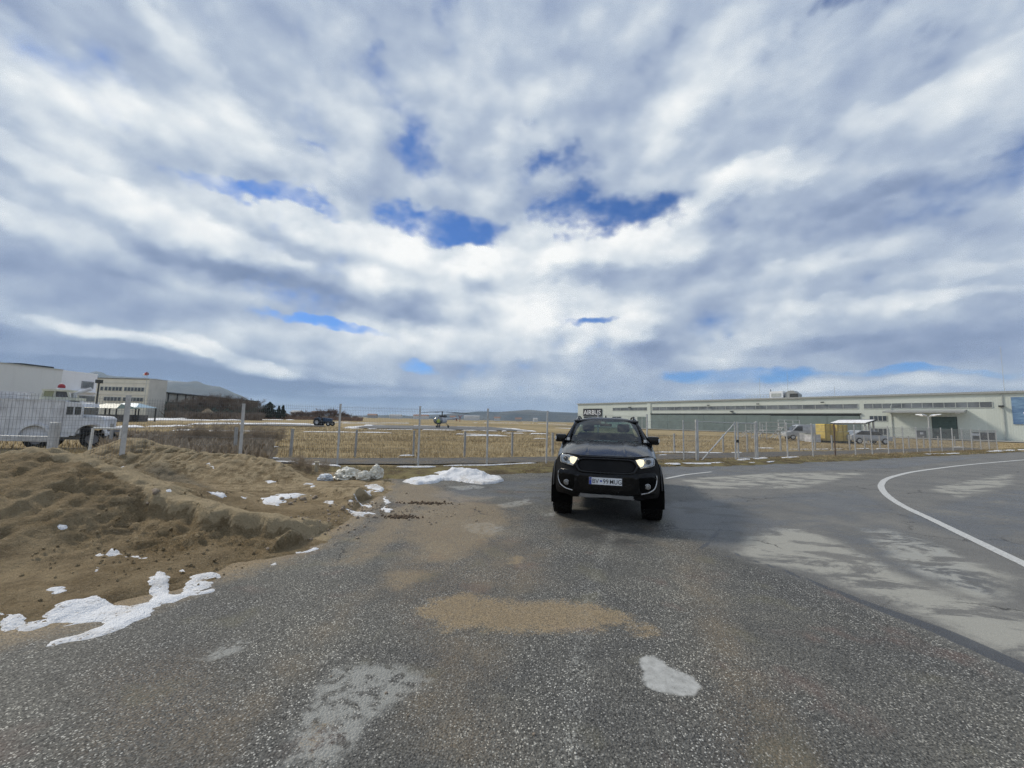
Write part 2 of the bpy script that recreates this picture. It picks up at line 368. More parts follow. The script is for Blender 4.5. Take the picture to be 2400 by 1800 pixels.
A_dry2 = masks([([(700, 1640), (780, 1562), (860, 1545), (1000, 1572), (1020, 1600), (960, 1640), (880, 1700), (790, 1800), (640, 1810), (660, 1740)], -.045),
                ([(490, 1535), (520, 1512), (570, 1506), (550, 1528), (505, 1546)], 0), ([(745, 1545), (790, 1525), (800, 1540), (770, 1562)], -.02), ([(875, 1322), (890, 1312), (905, 1320), (890, 1332)], -.01),
                ([(1085, 1226), (1150, 1224), (1190, 1238), (1160, 1252), (1105, 1248)], .0), ([(1160, 1183), (1240, 1168), (1252, 1180), (1180, 1192)], -.02), ([(1270, 1205), (1300, 1200), (1305, 1207), (1280, 1211)], .0),
                ([(1040, 1140), (1110, 1136), (1150, 1142), (1080, 1150)], -.05), ([(1245, 1790), (1300, 1700), (1330, 1690), (1350, 1810)], -.2)])
A_big = masks([([(1760, 1300), (1770, 1270), (1850, 1238), (1930, 1262), (2060, 1330), (2200, 1400), (2400, 1440), (2400, 1540), (2250, 1468), (2100, 1408), (1960, 1350), (1880, 1328), (1800, 1318)], .10),
               ([(2000, 1240), (2080, 1235), (2250, 1290), (2400, 1360), (2400, 1450), (2200, 1380), (2080, 1310)], -.12),
               ([(1560, 1120), (1800, 1105), (2000, 1105), (2060, 1112), (1900, 1150), (1620, 1150)], -.35), ([(2140, 1140), (2330, 1110), (2400, 1105), (2400, 1140), (2260, 1180)], -.3)])
A_wet_dark = masks([([(1560, 1180), (1780, 1165), (2000, 1150), (2090, 1195), (1960, 1225), (1760, 1250), (1680, 1280), (1580, 1240)], .1), ([(2150, 1215), (2260, 1180), (2400, 1150), (2400, 1300), (2280, 1260)], .2),
               ([(1000, 1160), (1120, 1128), (1300, 1118), (1310, 1190), (1180, 1165), (1060, 1185)], -.05), ([(1560, 1095), (2100, 1078), (2300, 1070), (2100, 1095), (1800, 1106), (1560, 1120)], .2),
               ([(1930, 1235), (2080, 1230), (2240, 1300), (2330, 1400), (2080, 1330)], .05), ([(1290, 1200), (1560, 1230), (1560, 1320), (1300, 1260)], -.15)])  # wet areas, plus patches simply darker and glossier, as before the pickup
A_smooth = masks([([(1640, 1260), (1720, 1300), (1900, 1362), (2000, 1402), (2200, 1477), (2400, 1572), (2500, 1640), (3600, 1640), (3600, 1075), (2400, 1060), (1560, 1095), (1560, 1200)], 0)])
TAR = [gnd(*q)[:2] for q in [(1700, 1288), (1760, 1312), (1830, 1334), (1900, 1362), (2000, 1402), (2100, 1440), (2200, 1477), (2400, 1566)]]
A_tar = np.maximum(sdf_line(RX, RY, TAR, 0.012, 0.10), sdf_line(RX, RY, [gnd(*q)[:2] for q in [(1690, 1240), (1640, 1290), (1720, 1308)]], 0.03))
A_tar = np.clip(A_tar, -3, 3)
A_crack = np.clip(sdf_line(RX, RY, [gnd(*q)[:2] for q in [(560, 1880), (605, 1790), (640, 1730), (690, 1645), (705, 1600)]], 0.004), -3, 3)
A_track = np.maximum.reduce([sdf_line(RX, RY, [gnd(*q)[:2] for q in pl], w0, w1) for pl, w0, w1 in (
    ([(1325, 1215), (1270, 1300), (1180, 1450), (1020, 1800)], .10, .13), ([(1520, 1235), (1600, 1330), (1700, 1500), (1860, 1800)], .10, .13), ([(1100, 1190), (960, 1290), (760, 1480), (450, 1800)], .11, .13), ([(1230, 1180), (1190, 1280), (1120, 1400), (980, 1700)], .09, .12))])
A_track = np.clip(A_track, -3, 3)
A_worn = np.clip(sdf_line(RX, RY, [gnd(*q)[:2] for q in [(1440, 1235), (1400, 1330), (1370, 1450), (1350, 1600), (1335, 1850)]], 0.02, 0.04), -3, 3)
def m_road():
    m, t, p = mat_new('asphalt'); P_ = t.pos()
    wob = t.noise(P_, 3.2, 6.0, 0.65); wob2 = t.noise(P_, 14.0, 5.0, 0.65); big = t.noise(P_, 0.45, 4.0, 0.6)
    streak = t.noise(t.mapping(P_, rot=(0, 0, R(24)), scale=(0.75, 1.7, 1)), 1.25, 9.0, 0.72, .4)
    ww = t.add(t.mul(t.sub(wob, 0.5), 0.42), t.mul(t.sub(wob2, 0.5), 0.16))
    def msk(name, w=0.02, amp=1.0): return t.rng(t.add(t.attr(name), t.mul(ww, amp)), -w, w)
    smooth = msk('a_smooth', 0.30, 0.6)
    # stone chips
    v1 = t.vor(P_, 80.0); v2 = t.vor(P_, 125.0); chipn = t.sep(v1[1])
    chips2 = t.sep(v2[1])
    base = t.mix(chips2[0], (.036, .0355, .033), (.158, .154, .141))
    whit = t.mul(t.rng(chipn[0], 0.80, 0.90), t.rng(v1[0], 0.52, 0.40))
    whit2 = t.mul(t.rng(chips2[1], 0.90, 0.95), t.rng(v2[0], 0.52, 0.40))
    dens_ = t.add(t.rng(t.noise(P_, 1.1, 5, .6), .32, .66, .30, 1.0), t.mul(msk('a_worn', .10, .5), .8))
    whit = t.mul(whit, t.mn(dens_, 1.0)); whit2 = t.mul(whit2, t.mn(dens_, 1.0))
    base = t.mix(t.mul(msk('a_worn', .10, .6), t.rng(chipn[2], .55, .8, 0, .6)), base, (.42, .42, .39))
    base = t.mix(t.mul(whit, t.rng(chipn[1], 0.0, 1.0, .35, 1.0)), base, (.66, .645, .59))
    base = t.mix(whit2, base, (.62, .60, .54))
    tone = t.noise(P_, 0.8, 5.0, 0.6)
    base = t.mix(1.0, base, t.mix(t.rng(tone, 0.3, 0.7), (.80, .81, .83), (1.20, 1.18, 1.12)), 'MULTIPLY')
    hue = t.noise(P_, 1.7, 3.0, 0.5)
    base = t.mix(t.rng(hue, 0.58, 0.72, 0, .35), base, (.17, .105, .085)); base = t.mix(t.rng(hue, 0.42, 0.30, 0, .30), base, (.15, .14, .085))
    fine = t.noise(P_, 90.0, 3.0, 0.7); grit = t.vor(P_, 260.0); gr = t.sep(grit[1])[0]
    sm = t.mix(gr, (.115, .112, .105), (.215, .210, .196)); sm = t.mix(1.0, sm, t.mix(t.rng(tone, .3, .7), (.85, .86, .88), (1.15, 1.14, 1.12)), 'MULTIPLY')
    c = t.mix(smooth, base, sm)
    # stains
    faint = t.mul(msk('a_faint', 0.25, 0.8), 0.42)
    c = t.mix(t.mul(faint, t.rng(t.vor(P_, 90)[0], .65, .35)), c, (.205, .150, .095))
    wet_dark = t.mul(msk('a_wet_dark', 0.22, 1.3), t.rng(t.add(streak, t.mul(t.sub(big, 0.5), .6)), 0.36, 0.52))
    c = t.mix(t.mul(wet_dark, 0.42), c, (.044, .045, .048))
    drybig = t.mul(msk('a_big', 0.16, 1.1), t.rng(streak, 0.44, 0.53))
    c = t.mix(t.mul(drybig, 0.92), c, t.mix(gr, (.300, .292, .255), (.400, .388, .340)))
    dryg = t.mul(msk('a_dry2', 0.05, 0.75), t.rng(t.noise(P_, 11.0, 6.0, 0.7), 0.40, 0.53))
    c = t.mix(t.mul(dryg, 0.80), c, t.mix(gr, (.24, .24, .22), (.37, .37, .345)))
    dry = t.mul(msk('a_dry', 0.018, 0.34), t.rng(t.noise(P_, 22, 6, .7), .28, .48, .55, 1.0))
    c = t.mix(dry, c, t.mix(t.rng(wob2, .3, .7), (.30, .30, .285), (.44, .44, .42)))
    tar = msk('a_tar', 0.012, 0.16)
    c = t.mix(t.mul(tar, 0.85), c, (.045, .046, .05))
    sgrain = t.vor(P_, 150.0); sg = t.sep(sgrain[1])[0]
    sand_c = t.mix(sg, (.160, .116, .066), (.350, .270, .168))
    sandm = t.rng(t.add(t.add(t.attr('a_sand'), t.mul(ww, 1.0)), t.mul(t.sub(sg, 0.5), 0.10)), -0.05, 0.07)
    c = t.mix(t.mul(sandm, t.rng(t.add(t.mul(wob2, .6), t.mul(sg, .4)), 0.25, 0.65, 0.50, 0.97)), c, sand_c)
    dustm = t.mul(t.rng(t.add(t.attr('a_dust'), t.mul(ww, 1.5)), -.22, .22), t.rng(t.add(t.mul(sg, .55), t.mul(wob2, .6)), .30, .72, .25, .95))
    c = t.mix(t.mul(dustm, .85), c, sand_c)
    trk_ = t.mul(msk('a_track', .16, .5), t.rng(t.noise(P_, 2.3, 4, .6), .36, .62))
    c = t.mix(t.mul(trk_, t.rng(t.vor(P_, 85)[0], .7, .3, .15, .50)), c, (.215, .165, .105))
    nd_ = t.new('ShaderNodeTexVoronoi', feature='DISTANCE_TO_EDGE'); nd_.inputs['Scale'].default_value = .42
    t.l.new(t.v('ADD', P_, t.v('SCALE', t.noise(P_, 2.2, 5, .65, color=True), scale=.55)), nd_.inputs['Vector'])
    hair = t.mul(t.rng(nd_.outputs['Distance'], .0085, .0025), t.mul(t.rng(t.noise(P_, .5, 3, .6), .50, .60), t.sub(1.0, sandm)))
    c = t.mix(t.mul(hair, .75), c, (.022, .022, .022))
    crack = msk('a_crack', 0.004, 0.05)
    c = t.mix(t.mul(crack, .9), c, (.02, .02, .02))
    t.set(p.inputs['Base Color'], c)
    rough = t.mix(wet_dark, (.80, .80, .80), (.44, .44, .44)); rough = t.mix(sandm, rough, (.95, .95, .95)); rough = t.mix(tar, rough, (.42, .42, .42))
    t.set(p.inputs['Roughness'], rough); p.inputs['Specular IOR Level'].default_value = 0.35
    hgt = t.mix(smooth, t.sub(1.0, v1[0]), t.mul(gr, .25)); hgt = t.mix(sandm, hgt, t.mul(sg, .35)); hgt = t.mix(dry, hgt, 0.3)
    hgt = t.sub(hgt, t.mul(crack, 2.0))
    t.set(p.inputs['Normal'], t.bump(hgt, 0.55, 0.012))
    return m
ROAD = m_road()
rv = np.stack([RX, RY, np.zeros_like(RX)], -1).reshape(-1, 3)
rme = mesh_np('road', rv, grid_faces(RX.shape[1], RX.shape[0]), True)
for nm, a in (('a_sand', A_sand), ('a_faint', A_faint), ('a_dust', A_dust), ('a_dry', A_dry), ('a_dry2', A_dry2), ('a_big', A_big), ('a_wet_dark', A_wet_dark), ('a_smooth', A_smooth), ('a_tar', A_tar), ('a_crack', A_crack), ('a_worn', A_worn), ('a_track', A_track)): add_attr(rme, nm, a)
tag(link('road', rme, ROAD), kind='structure')

# -- painted kerb line: a white curve, 12 to 15 cm wide
line_px = [(2640, 1440), (2400, 1322), (2240, 1245), (2180, 1216), (2120, 1188), (2085, 1166), (2068, 1148), (2066, 1135), (2078, 1123), (2105, 1114), (2150, 1104.5), (2250, 1091.5), (2340, 1083), (2470, 1072)]
lp = [gnd(*q) for q in line_px]
def smooth_path(pts, sub=6):
    out = []
    for i in range(len(pts) - 1):
        p0 = pts[max(i - 1, 0)]; p1 = pts[i]; p2 = pts[i + 1]; p3 = pts[min(i + 2, len(pts) - 1)]
        for k in range(sub):
            t_ = k / sub
            out.append(0.5 * ((2 * p1) + (p2 - p0) * t_ + (2 * p0 - 5 * p1 + 4 * p2 - p3) * t_ ** 2 + (3 * p1 - p0 - 3 * p2 + p3) * t_ ** 3))
    out.append(pts[-1]); return out
def ribbon(pts, w, z=0.004, jitter=0.0):
    V_, F_ = [], []
    for i, p_ in enumerate(pts):
        tn = (pts[min(i + 1, len(pts) - 1)] - pts[max(i - 1, 0)]); nrm = Vector((-tn.y, tn.x, 0)).normalized()
        for sgn in (-1, 1): V_.append((p_.x + nrm.x * w / 2 * sgn * (1 + random.uniform(-jitter, jitter)), p_.y + nrm.y * w / 2 * sgn * (1 + random.uniform(-jitter, jitter)), z))
        if i: F_.append((2 * i - 2, 2 * i - 1, 2 * i + 1, 2 * i))
    return V_, F_
def m_paint():
    m, t, p = mat_new('road_paint'); P_ = t.pos()
    wear = t.rng(t.noise(P_, 30, 5, .7), .46, .68, 0, .8)
    t.set(p.inputs['Base Color'], t.mix(wear, (.52, .52, .50), (.24, .24, .23))); p.inputs['Roughness'].default_value = 0.7
    return m
PAINT = m_paint()
V_, F_ = ribbon(smooth_path(lp, 8), 0.145, 0.005, 0.06)
tag(link('road_line', mesh_np('road_line', np.array(V_), F_), PAINT), kind='structure')
V_, F_ = ribbon([gnd(1560, 1122), gnd(1605, 1113), gnd(1668, 1106)], 0.11, 0.005, 0.05)
tag(link('road_line', mesh_np('road_line', np.array(V_), F_), PAINT), kind='structure')

# -- gravel perimeter track between the two fences
FENCE = [(-11.3, 7.85), (-9.92, 10.0), (-8.28, 12.0), (-5.62, 12.75), (-3.10, 13.2), (-.84, 14.1), (1.40, 15.2), (3.6, 16.05), (5.9, 16.85)]
LOWF = [(-24, 16.8), (-17, 16.6), (-11.0, 15.6), (-8.7, 15.5), (-6.43, 16.2), (-4.2, 16.95), (-2.05, 17.5), (.08, 18.1), (2.03, 18.8), (5.9, 21.0), (9.75, 23.2), (13.7, 25.1), (15.8, 26.0), (19.0, 27.4), (20.8, 28.1), (22.6, 28.9), (24.7, 29.9), (27.1, 31.1), (29.4, 32.3), (31.9, 33.6), (34.6, 35.0), (37.4, 36.5), (40.5, 38.1), (44, 40.0), (48, 42.0)]
FR = [(7.75, 17.45), (8.5, 17.75), (10.9, 18.75), (12.25, 19.35), (14.5, 20.4), (16.65, 21.45), (18.75, 22.5), (20.9, 23.6), (22.85, 24.6), (24.9, 25.65), (26.95, 26.7), (29.05, 27.8), (31.1, 28.85), (33.2, 29.95), (35.3, 31.05), (37.4, 32.15), (39.5, 33.3), (41.6, 34.4), (43.7, 35.5), (45.8, 36.6)]
def m_gravel():
    m, t, p = mat_new('gravel_track'); P_ = t.pos()
    v = t.vor(P_, 30.0); n = t.noise(P_, 1.2, 6, .65)
    c = t.mix(t.sep(v[1])[0], (.055, .052, .05), (.15, .14, .125)); c = t.mix(t.rng(n, .45, .68, 0, .7), c, (.17, .13, .075))
    t.set(p.inputs['Base Color'], c); p.inputs['Roughness'].default_value = .9
    t.set(p.inputs['Normal'], t.bump(v[0], .6, .03)); return m
GRAVEL = m_gravel()
tk_in = [(-14, 13.2), (-8.2, 13.4), (-5.6, 13.75), (-3.1, 14.2), (-.84, 15.0), (1.4, 16.0), (6, 17.9), (12.3, 20.6), (22.8, 25.6), (35.3, 31.9), (46, 37.5)]
tk_out = [(-14, 14.8), (-8.2, 15.2), (-5.6, 15.85), (-3.1, 16.6), (-.84, 17.25), (1.4, 18.1), (6, 20.4), (12.3, 23.6), (22.8, 28.2), (35.3, 34.6), (46, 40.2)]
V_, F_ = [], []
xsT = np.linspace(-13.5, 46, 240)
for i, x in enumerate(xsT):
    for k in range(9):
        s_ = k / 8; a = np.interp(x, *zip(*tk_in)); b = np.interp(x, *zip(*tk_out))
        a += float(vnoise(x * 1.2, 0.3, 5, 3)) * .5; b += float(vnoise(x * 1.2, 8.3, 6, 3)) * .5
        V_.append((x, a + (b - a) * s_, 0.012 + 0.03 * math.sin(s_ * math.pi) + float(vnoise(x * 2, s_ * 3, 2, 2)) * .03))
        if i and k: F_.append((i * 9 + k, i * 9 + k - 1, (i - 1) * 9 + k - 1, (i - 1) * 9 + k))
tag(link('gravel_path', mesh_np('gravel_path', np.array(V_), F_, True), GRAVEL), kind='structure')

# -- verge: rough mud and thin grass between road and fence
def m_verge():
    m, t, p = mat_new('verge_soil'); P_ = t.pos()
    n = t.noise(P_, 1.6, 6, .65); n2 = t.noise(P_, 9.0, 5, .65); n3 = t.noise(P_, 45, 3, .6)
    c = t.mix(t.rng(n, .38, .62), (.10, .075, .045), (.21, .175, .085)); c = t.mix(t.rng(n2, .52, .68, 0, .7), c, (.14, .135, .05)); c = t.mix(t.rng(n3, .5, .75, 0, .6), c, (.30, .24, .14))
    t.set(p.inputs['Base Color'], c); p.inputs['Roughness'].default_value = .95; p.inputs['Specular IOR Level'].default_value = .15
    t.set(p.inputs['Normal'], t.bump(t.add(n2, t.mul(n3, .4)), .8, .06)); return m
VERGE = m_verge()
xv = np.concatenate([np.arange(-13, 12, 0.09), np.arange(12, 60, 0.22)]); sv = np.linspace(-0.45, 3.2, 34)
VX, VS = np.meshgrid(xv, sv)
ed = edgeY(VX); slope = 0.5
VY = ed + VS
band = np.where(VX < 2, 1.9, 1.5)
VZ = -0.035 + 0.10 * np.clip((VS + 0.30 + vnoise(VX * 1.3, VS * .3, 8, 4) * 1.1) / 0.5, 0, 1) + vnoise(VX * 3, VY * 3, 9, 4) * 0.09
VZ = np.where(VS > band, VZ - (VS - band) * 0.06, VZ)
tag(link('verge', mesh_np('verge', np.stack([VX, VY, VZ], -1).reshape(-1, 3), grid_faces(len(xv), len(sv)), True), VERGE), kind='structure')

# ------------------------------------------------------------------ sand heap
def pw(lst):   # (px, py, distance) -> world points on a ridge line
    return [tuple(atY(*q)) for q in lst]
RIDGE = [  # crest line, slope towards the viewer, slope away from the viewer
    (pw([(-420, 1130, 5.2), (-150, 1100, 5.45), (0, 1076, 5.6), (65, 1056, 5.7), (185, 1063, 5.8), (243, 1084, 5.85), (300, 1107, 5.8), (350, 1130, 5.7), (420, 1165, 5.5), (500, 1184, 5.35), (580, 1198, 5.28), (690, 1212, 5.3), (770, 1226, 5.5)]), .385, .60),
    (pw([(150, 1075, 10.3), (235, 1050, 10.6), (312, 1024, 10.7), (375, 1043, 10.7), (440, 1060, 10.5)]), .55, .60),
    (pw([(430, 1062, 10.45), (560, 1067, 10.4), (620, 1075, 10.3), (660, 1090, 10.1), (700, 1112, 9.8), (730, 1126, 9.6)]), .36, .55),
    (pw([(240, 1110, 8.6), (320, 1090, 9.1), (380, 1082, 9.4), (440, 1080, 9.7)]), .42, .45),
    ([tuple(gnd(a_, b_, c_)) for a_, b_, c_ in ((735, 1140, .14), (850, 1147, .24), (900, 1158, .26), (912, 1178, .20), (890, 1200, .12))], .42, .42),
    ([tuple(gnd(a_, b_, c_)) for a_, b_, c_ in ((700, 1212, .22), (790, 1222, .20), (840, 1212, .13))], .40, .40),
    (pw([(-300, 1290, 4.2), (0, 1272, 4.4), (110, 1262, 4.55), (200, 1270, 4.6)]), .40, .2),
    (pw([(30, 1170, 5.05), (130, 1140, 5.3), (180, 1100, 5.6)]), .50, .3)]
st = 0.034
px_ = np.arange(-12.6, -1.9, st); py_ = np.arange(1.7, 13.0, st)
HX, HY = np.meshgrid(px_, py_)
wx = vnoise(HX * .9, HY * .9, 21, 3) * 0.9; wy = vnoise(HX * .9, HY * .9, 22, 3) * 0.9
QX = HX + wx * .22 + vnoise(HX * 3, HY * 3, 26, 3) * .12; QY = HY + wy * .22 + vnoise(HX * 3, HY * 3, 27, 3) * .12
def tent(pts, sf, sb):
    best = np.full(HX.shape, -9.0)
    for (ax, ay, az), (bx, by, bz) in zip(pts[:-1], pts[1:]):
        ex, ey = bx - ax, by - ay; L = ex * ex + ey * ey; u = np.clip(((QX - ax) * ex + (QY - ay) * ey) / L, 0, 1)
        ox, oy = QX - ax - u * ex, QY - ay - u * ey; d = np.hypot(ox, oy); fr_ = np.clip(.5 - oy / (d + .05) * .5, 0, 1)
        best = np.maximum(best, az + (bz - az) * u - (sb + (sf - sb) * fr_) * (np.sqrt(d * d + .004) - .06))
    return best
TEN = [tent(*r_) for r_ in RIDGE]
kk = .035; HZ = kk * np.log(sum(np.exp(np.clip(t_, -1, 3) / kk) for t_ in TEN) + np.exp(.05 / kk))
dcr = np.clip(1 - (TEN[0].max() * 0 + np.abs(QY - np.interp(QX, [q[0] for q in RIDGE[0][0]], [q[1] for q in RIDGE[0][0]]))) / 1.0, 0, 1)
amp = np.clip(HZ * 2.0, 0.15, 1.0)
HZ = HZ + amp * (vnoise(HX * 1.3 + wx, HY * 1.3 + wy, 23, 4) * 0.10 + vnoise(HX * 2.2 + wx * 2, HY * 2.2 + wy * 2, 24, 5, .55, True) * 0.10)
HZ = HZ - amp * np.clip(vnoise(HX * 3.1 + wy * 3, HY * 3.1 - wx * 3, 28, 4, .55, True) - .20, 0, 1) * .25
HZ = HZ + vnoise(HX * 7, HY * 7, 25, 3, .65, True) * 0.055 * amp * (.4 + np.clip(vnoise(HX * .8, HY * .8, 29, 2) * 3 + .5, 0, 1))
front = np.clip((np.interp(QX, [q[0] for q in RIDGE[0][0]], [q[1] for q in RIDGE[0][0]]) - QY) / .5, 0, 1) * (HY < 6.6)
rill = vnoise(HX * 3.4 + wx * 2.2 + HY * .8, HY * .9, 38, 4, .6, True); HZ = HZ + front * amp * rill * .13
HZ = HZ + (HY > 8.2) * amp * vnoise(HX * 3.0 + wx * 2, HY * 1.0, 39, 4, .6, True) * .09
# slumped bank: a crust that broke off below the crest, with crumbs under it
Pxx, Pyy = px_of(HX, HY, HZ)
crest = RIDGE[0][0]; cx_ = [q[0] for q in crest]; cy2 = [q[1] for q in crest]
lx0, lx1 = atY(325, 1200, 5.6).x, atY(725, 1225, 5.4).x
lipY = np.interp(HX, cx_, cy2) - .15 + vnoise(HX * 3.2, HX * 0 + 1.0, 31, 4) * 0.26
inl = (HX > lx0) & (HX < lx1); dl = lipY - HY
fade = np.clip(np.minimum(HX - lx0, lx1 - HX) / 0.25, 0, 1) * (.75 + .5 * vnoise(HX * 2.3, HX * 0 + 4.0, 32, 2))
cut = np.where(inl & (dl > 0), np.clip(dl / 0.05, 0, 1) * np.clip(1.25 - dl / 1.0, 0, 1) * .25, 0) * fade
HZ = HZ - cut + np.where(inl & (dl <= 0) & (dl > -.16), 0.035 * (1 + dl / .16), 0) * np.clip(fade, 0, 1)
crumb = np.clip(vnoise(HX * 7 + wx * 4, HY * 9, 33, 4, .62, True) + .02, 0, 1) * 0.24 * np.clip(cut * 6, 0, 1) * np.clip(dl / .25, 0, 1)
HZ = HZ + crumb
inner = np.clip((sdf_poly(HX, HY, PILE_FOOT) - .1) / .5, 0, 1)
HZ = np.where(inner > 0, np.maximum(HZ, inner * (0.03 + 0.09 * (vnoise(HX * 1.7, HY * 1.7, 37, 4) + .5))), np.minimum(HZ, .02))
# ploughed ruts at the right-hand tongue
rut = np.sin((HX * 0.75 + HY * 0.66) * 46 + vnoise(HX * 2, HY * 2, 35, 2) * 9)
rm = np.clip(sdf_poly(HX, HY, [tuple(gnd(*q)[:2]) for q in [(690, 1290), (780, 1235), (850, 1190), (880, 1200), (840, 1270), (760, 1310)]]) / .25, 0, 1)
HZ = HZ + rut * 0.014 * rm
HZ = np.where(np.abs(HZ) < .003, .0045, HZ)
foot = np.clip(sdf_poly(HX, HY, PILE_FOOT) * 1.0 + vnoise(HX * 2.2, HY * 2.2, 36, 4) * 0.5, -1, 1)
HZ = np.where(foot < 0, np.minimum(HZ, 0.0) + foot * 0.25, HZ)
HZ = np.where((foot >= 0) & (foot < .25), np.minimum(HZ, np.maximum(HZ, 0.0) * (foot / .25) + .012), HZ)
def m_sand():
    m, t, p = mat_new('sand'); P_ = t.pos(); z = t.sep(P_)[2]
    n = t.noise(P_, 0.9, 6, .62); n2 = t.noise(P_, 5.0, 7, .68); n3 = t.noise(P_, 38, 5, .7); gr_ = t.sep(t.vor(P_, 120)[1])[0]
    lay = t.noise(t.mapping(P_, rot=(R(20), R(12), R(30)), scale=(.6, .6, 5)), 2.2, 5, .6)
    c = t.mix(t.rng(t.add(t.mul(n, .7), t.mul(n2, .3)), .38, .62), (.225, .164, .090), (.395, .305, .186))
    c = t.mix(t.rng(lay, .50, .66, 0, .55), c, (.145, .106, .062))
    c = t.mix(t.rng(n3, .48, .66, 0, .60), c, (.40, .32, .21)); c = t.mix(t.rng(n2, .58, .72, 0, .45), c, (.125, .092, .054)); c = t.mix(t.rng(gr_, .75, 1.0, 0, .35), c, (.11, .08, .05))
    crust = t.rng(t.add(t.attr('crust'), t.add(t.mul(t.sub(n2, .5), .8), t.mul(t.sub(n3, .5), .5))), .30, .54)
    c = t.mix(t.mul(crust, .85), c, t.mix(n3, (.43, .340, .210), (.62, .505, .330)))  # dried crust tone, doubling as light painted on crest and lumps
    grey = t.rng(t.add(t.attr('grey'), t.mul(t.sub(n2, .5), .7)), .35, .65)
    c = t.mix(t.mul(grey, .55), c, t.mix(n3, (.15, .135, .105), (.24, .215, .17)))
    t.set(p.inputs['Base Color'], c); p.inputs['Roughness'].default_value = .96; p.inputs['Specular IOR Level'].default_value = .12
    t.set(p.inputs['Normal'], t.bump(t.add(t.mul(n2, 1.2), t.add(t.mul(n3, .45), t.mul(gr_, .10))), 1.0, .11)); return m
SAND = m_sand()
keep = HZ > -0.05
cell = (keep[:-1, :-1] | keep[1:, :-1] | keep[:-1, 1:] | keep[1:, 1:]).ravel()
pf = grid_faces(len(px_), len(py_))[cell]
def compact(verts, faces, *attrs):
    used = np.unique(faces); mp = np.full(len(verts), -1); mp[used] = np.arange(len(used))
    return verts[used], mp[faces], [a.ravel()[used] for a in attrs]
hv = np.stack([HX, HY, HZ], -1).reshape(-1, 3)
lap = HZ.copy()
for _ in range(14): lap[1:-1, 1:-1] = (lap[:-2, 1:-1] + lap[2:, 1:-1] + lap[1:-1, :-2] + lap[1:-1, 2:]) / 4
lit_crust_a = np.clip(.10 + dcr * .70 * (dl < .02) * (HY < 7.5) + .30 * (HY > 7.5) + np.clip((HZ - lap) * 8, -.3, .35), 0, 1)  # crust mask also paints light: crests and bumps paler, hollows darker
gx = np.clip(sdf_poly(Pxx, Pyy, [(300, 1095), (380, 1080), (450, 1110), (520, 1150), (430, 1170), (370, 1130)]) / 60 + .35, 0, 1) * (HY > 7)
gx = np.maximum(gx, np.clip(sdf_poly(Pxx, Pyy, [(200, 1075), (250, 1040), (310, 1020), (400, 1050), (470, 1062), (400, 1085), (300, 1090)]) / 60 + .3, 0, 1) * (HY > 8.5) * .6)
v2_, f2_, (ca, ga) = compact(hv, pf, lit_crust_a, gx)
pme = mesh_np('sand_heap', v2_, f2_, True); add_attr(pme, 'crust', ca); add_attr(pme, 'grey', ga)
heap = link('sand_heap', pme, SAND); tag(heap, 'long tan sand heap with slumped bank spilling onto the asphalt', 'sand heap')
def pile_z(x, y):
    i = int(round((y - py_[0]) / st)); k = int(round((x - px_[0]) / st))
    return float(HZ[i, k]) if 0 <= i < len(py_) and 0 <= k < len(px_) else 0.0

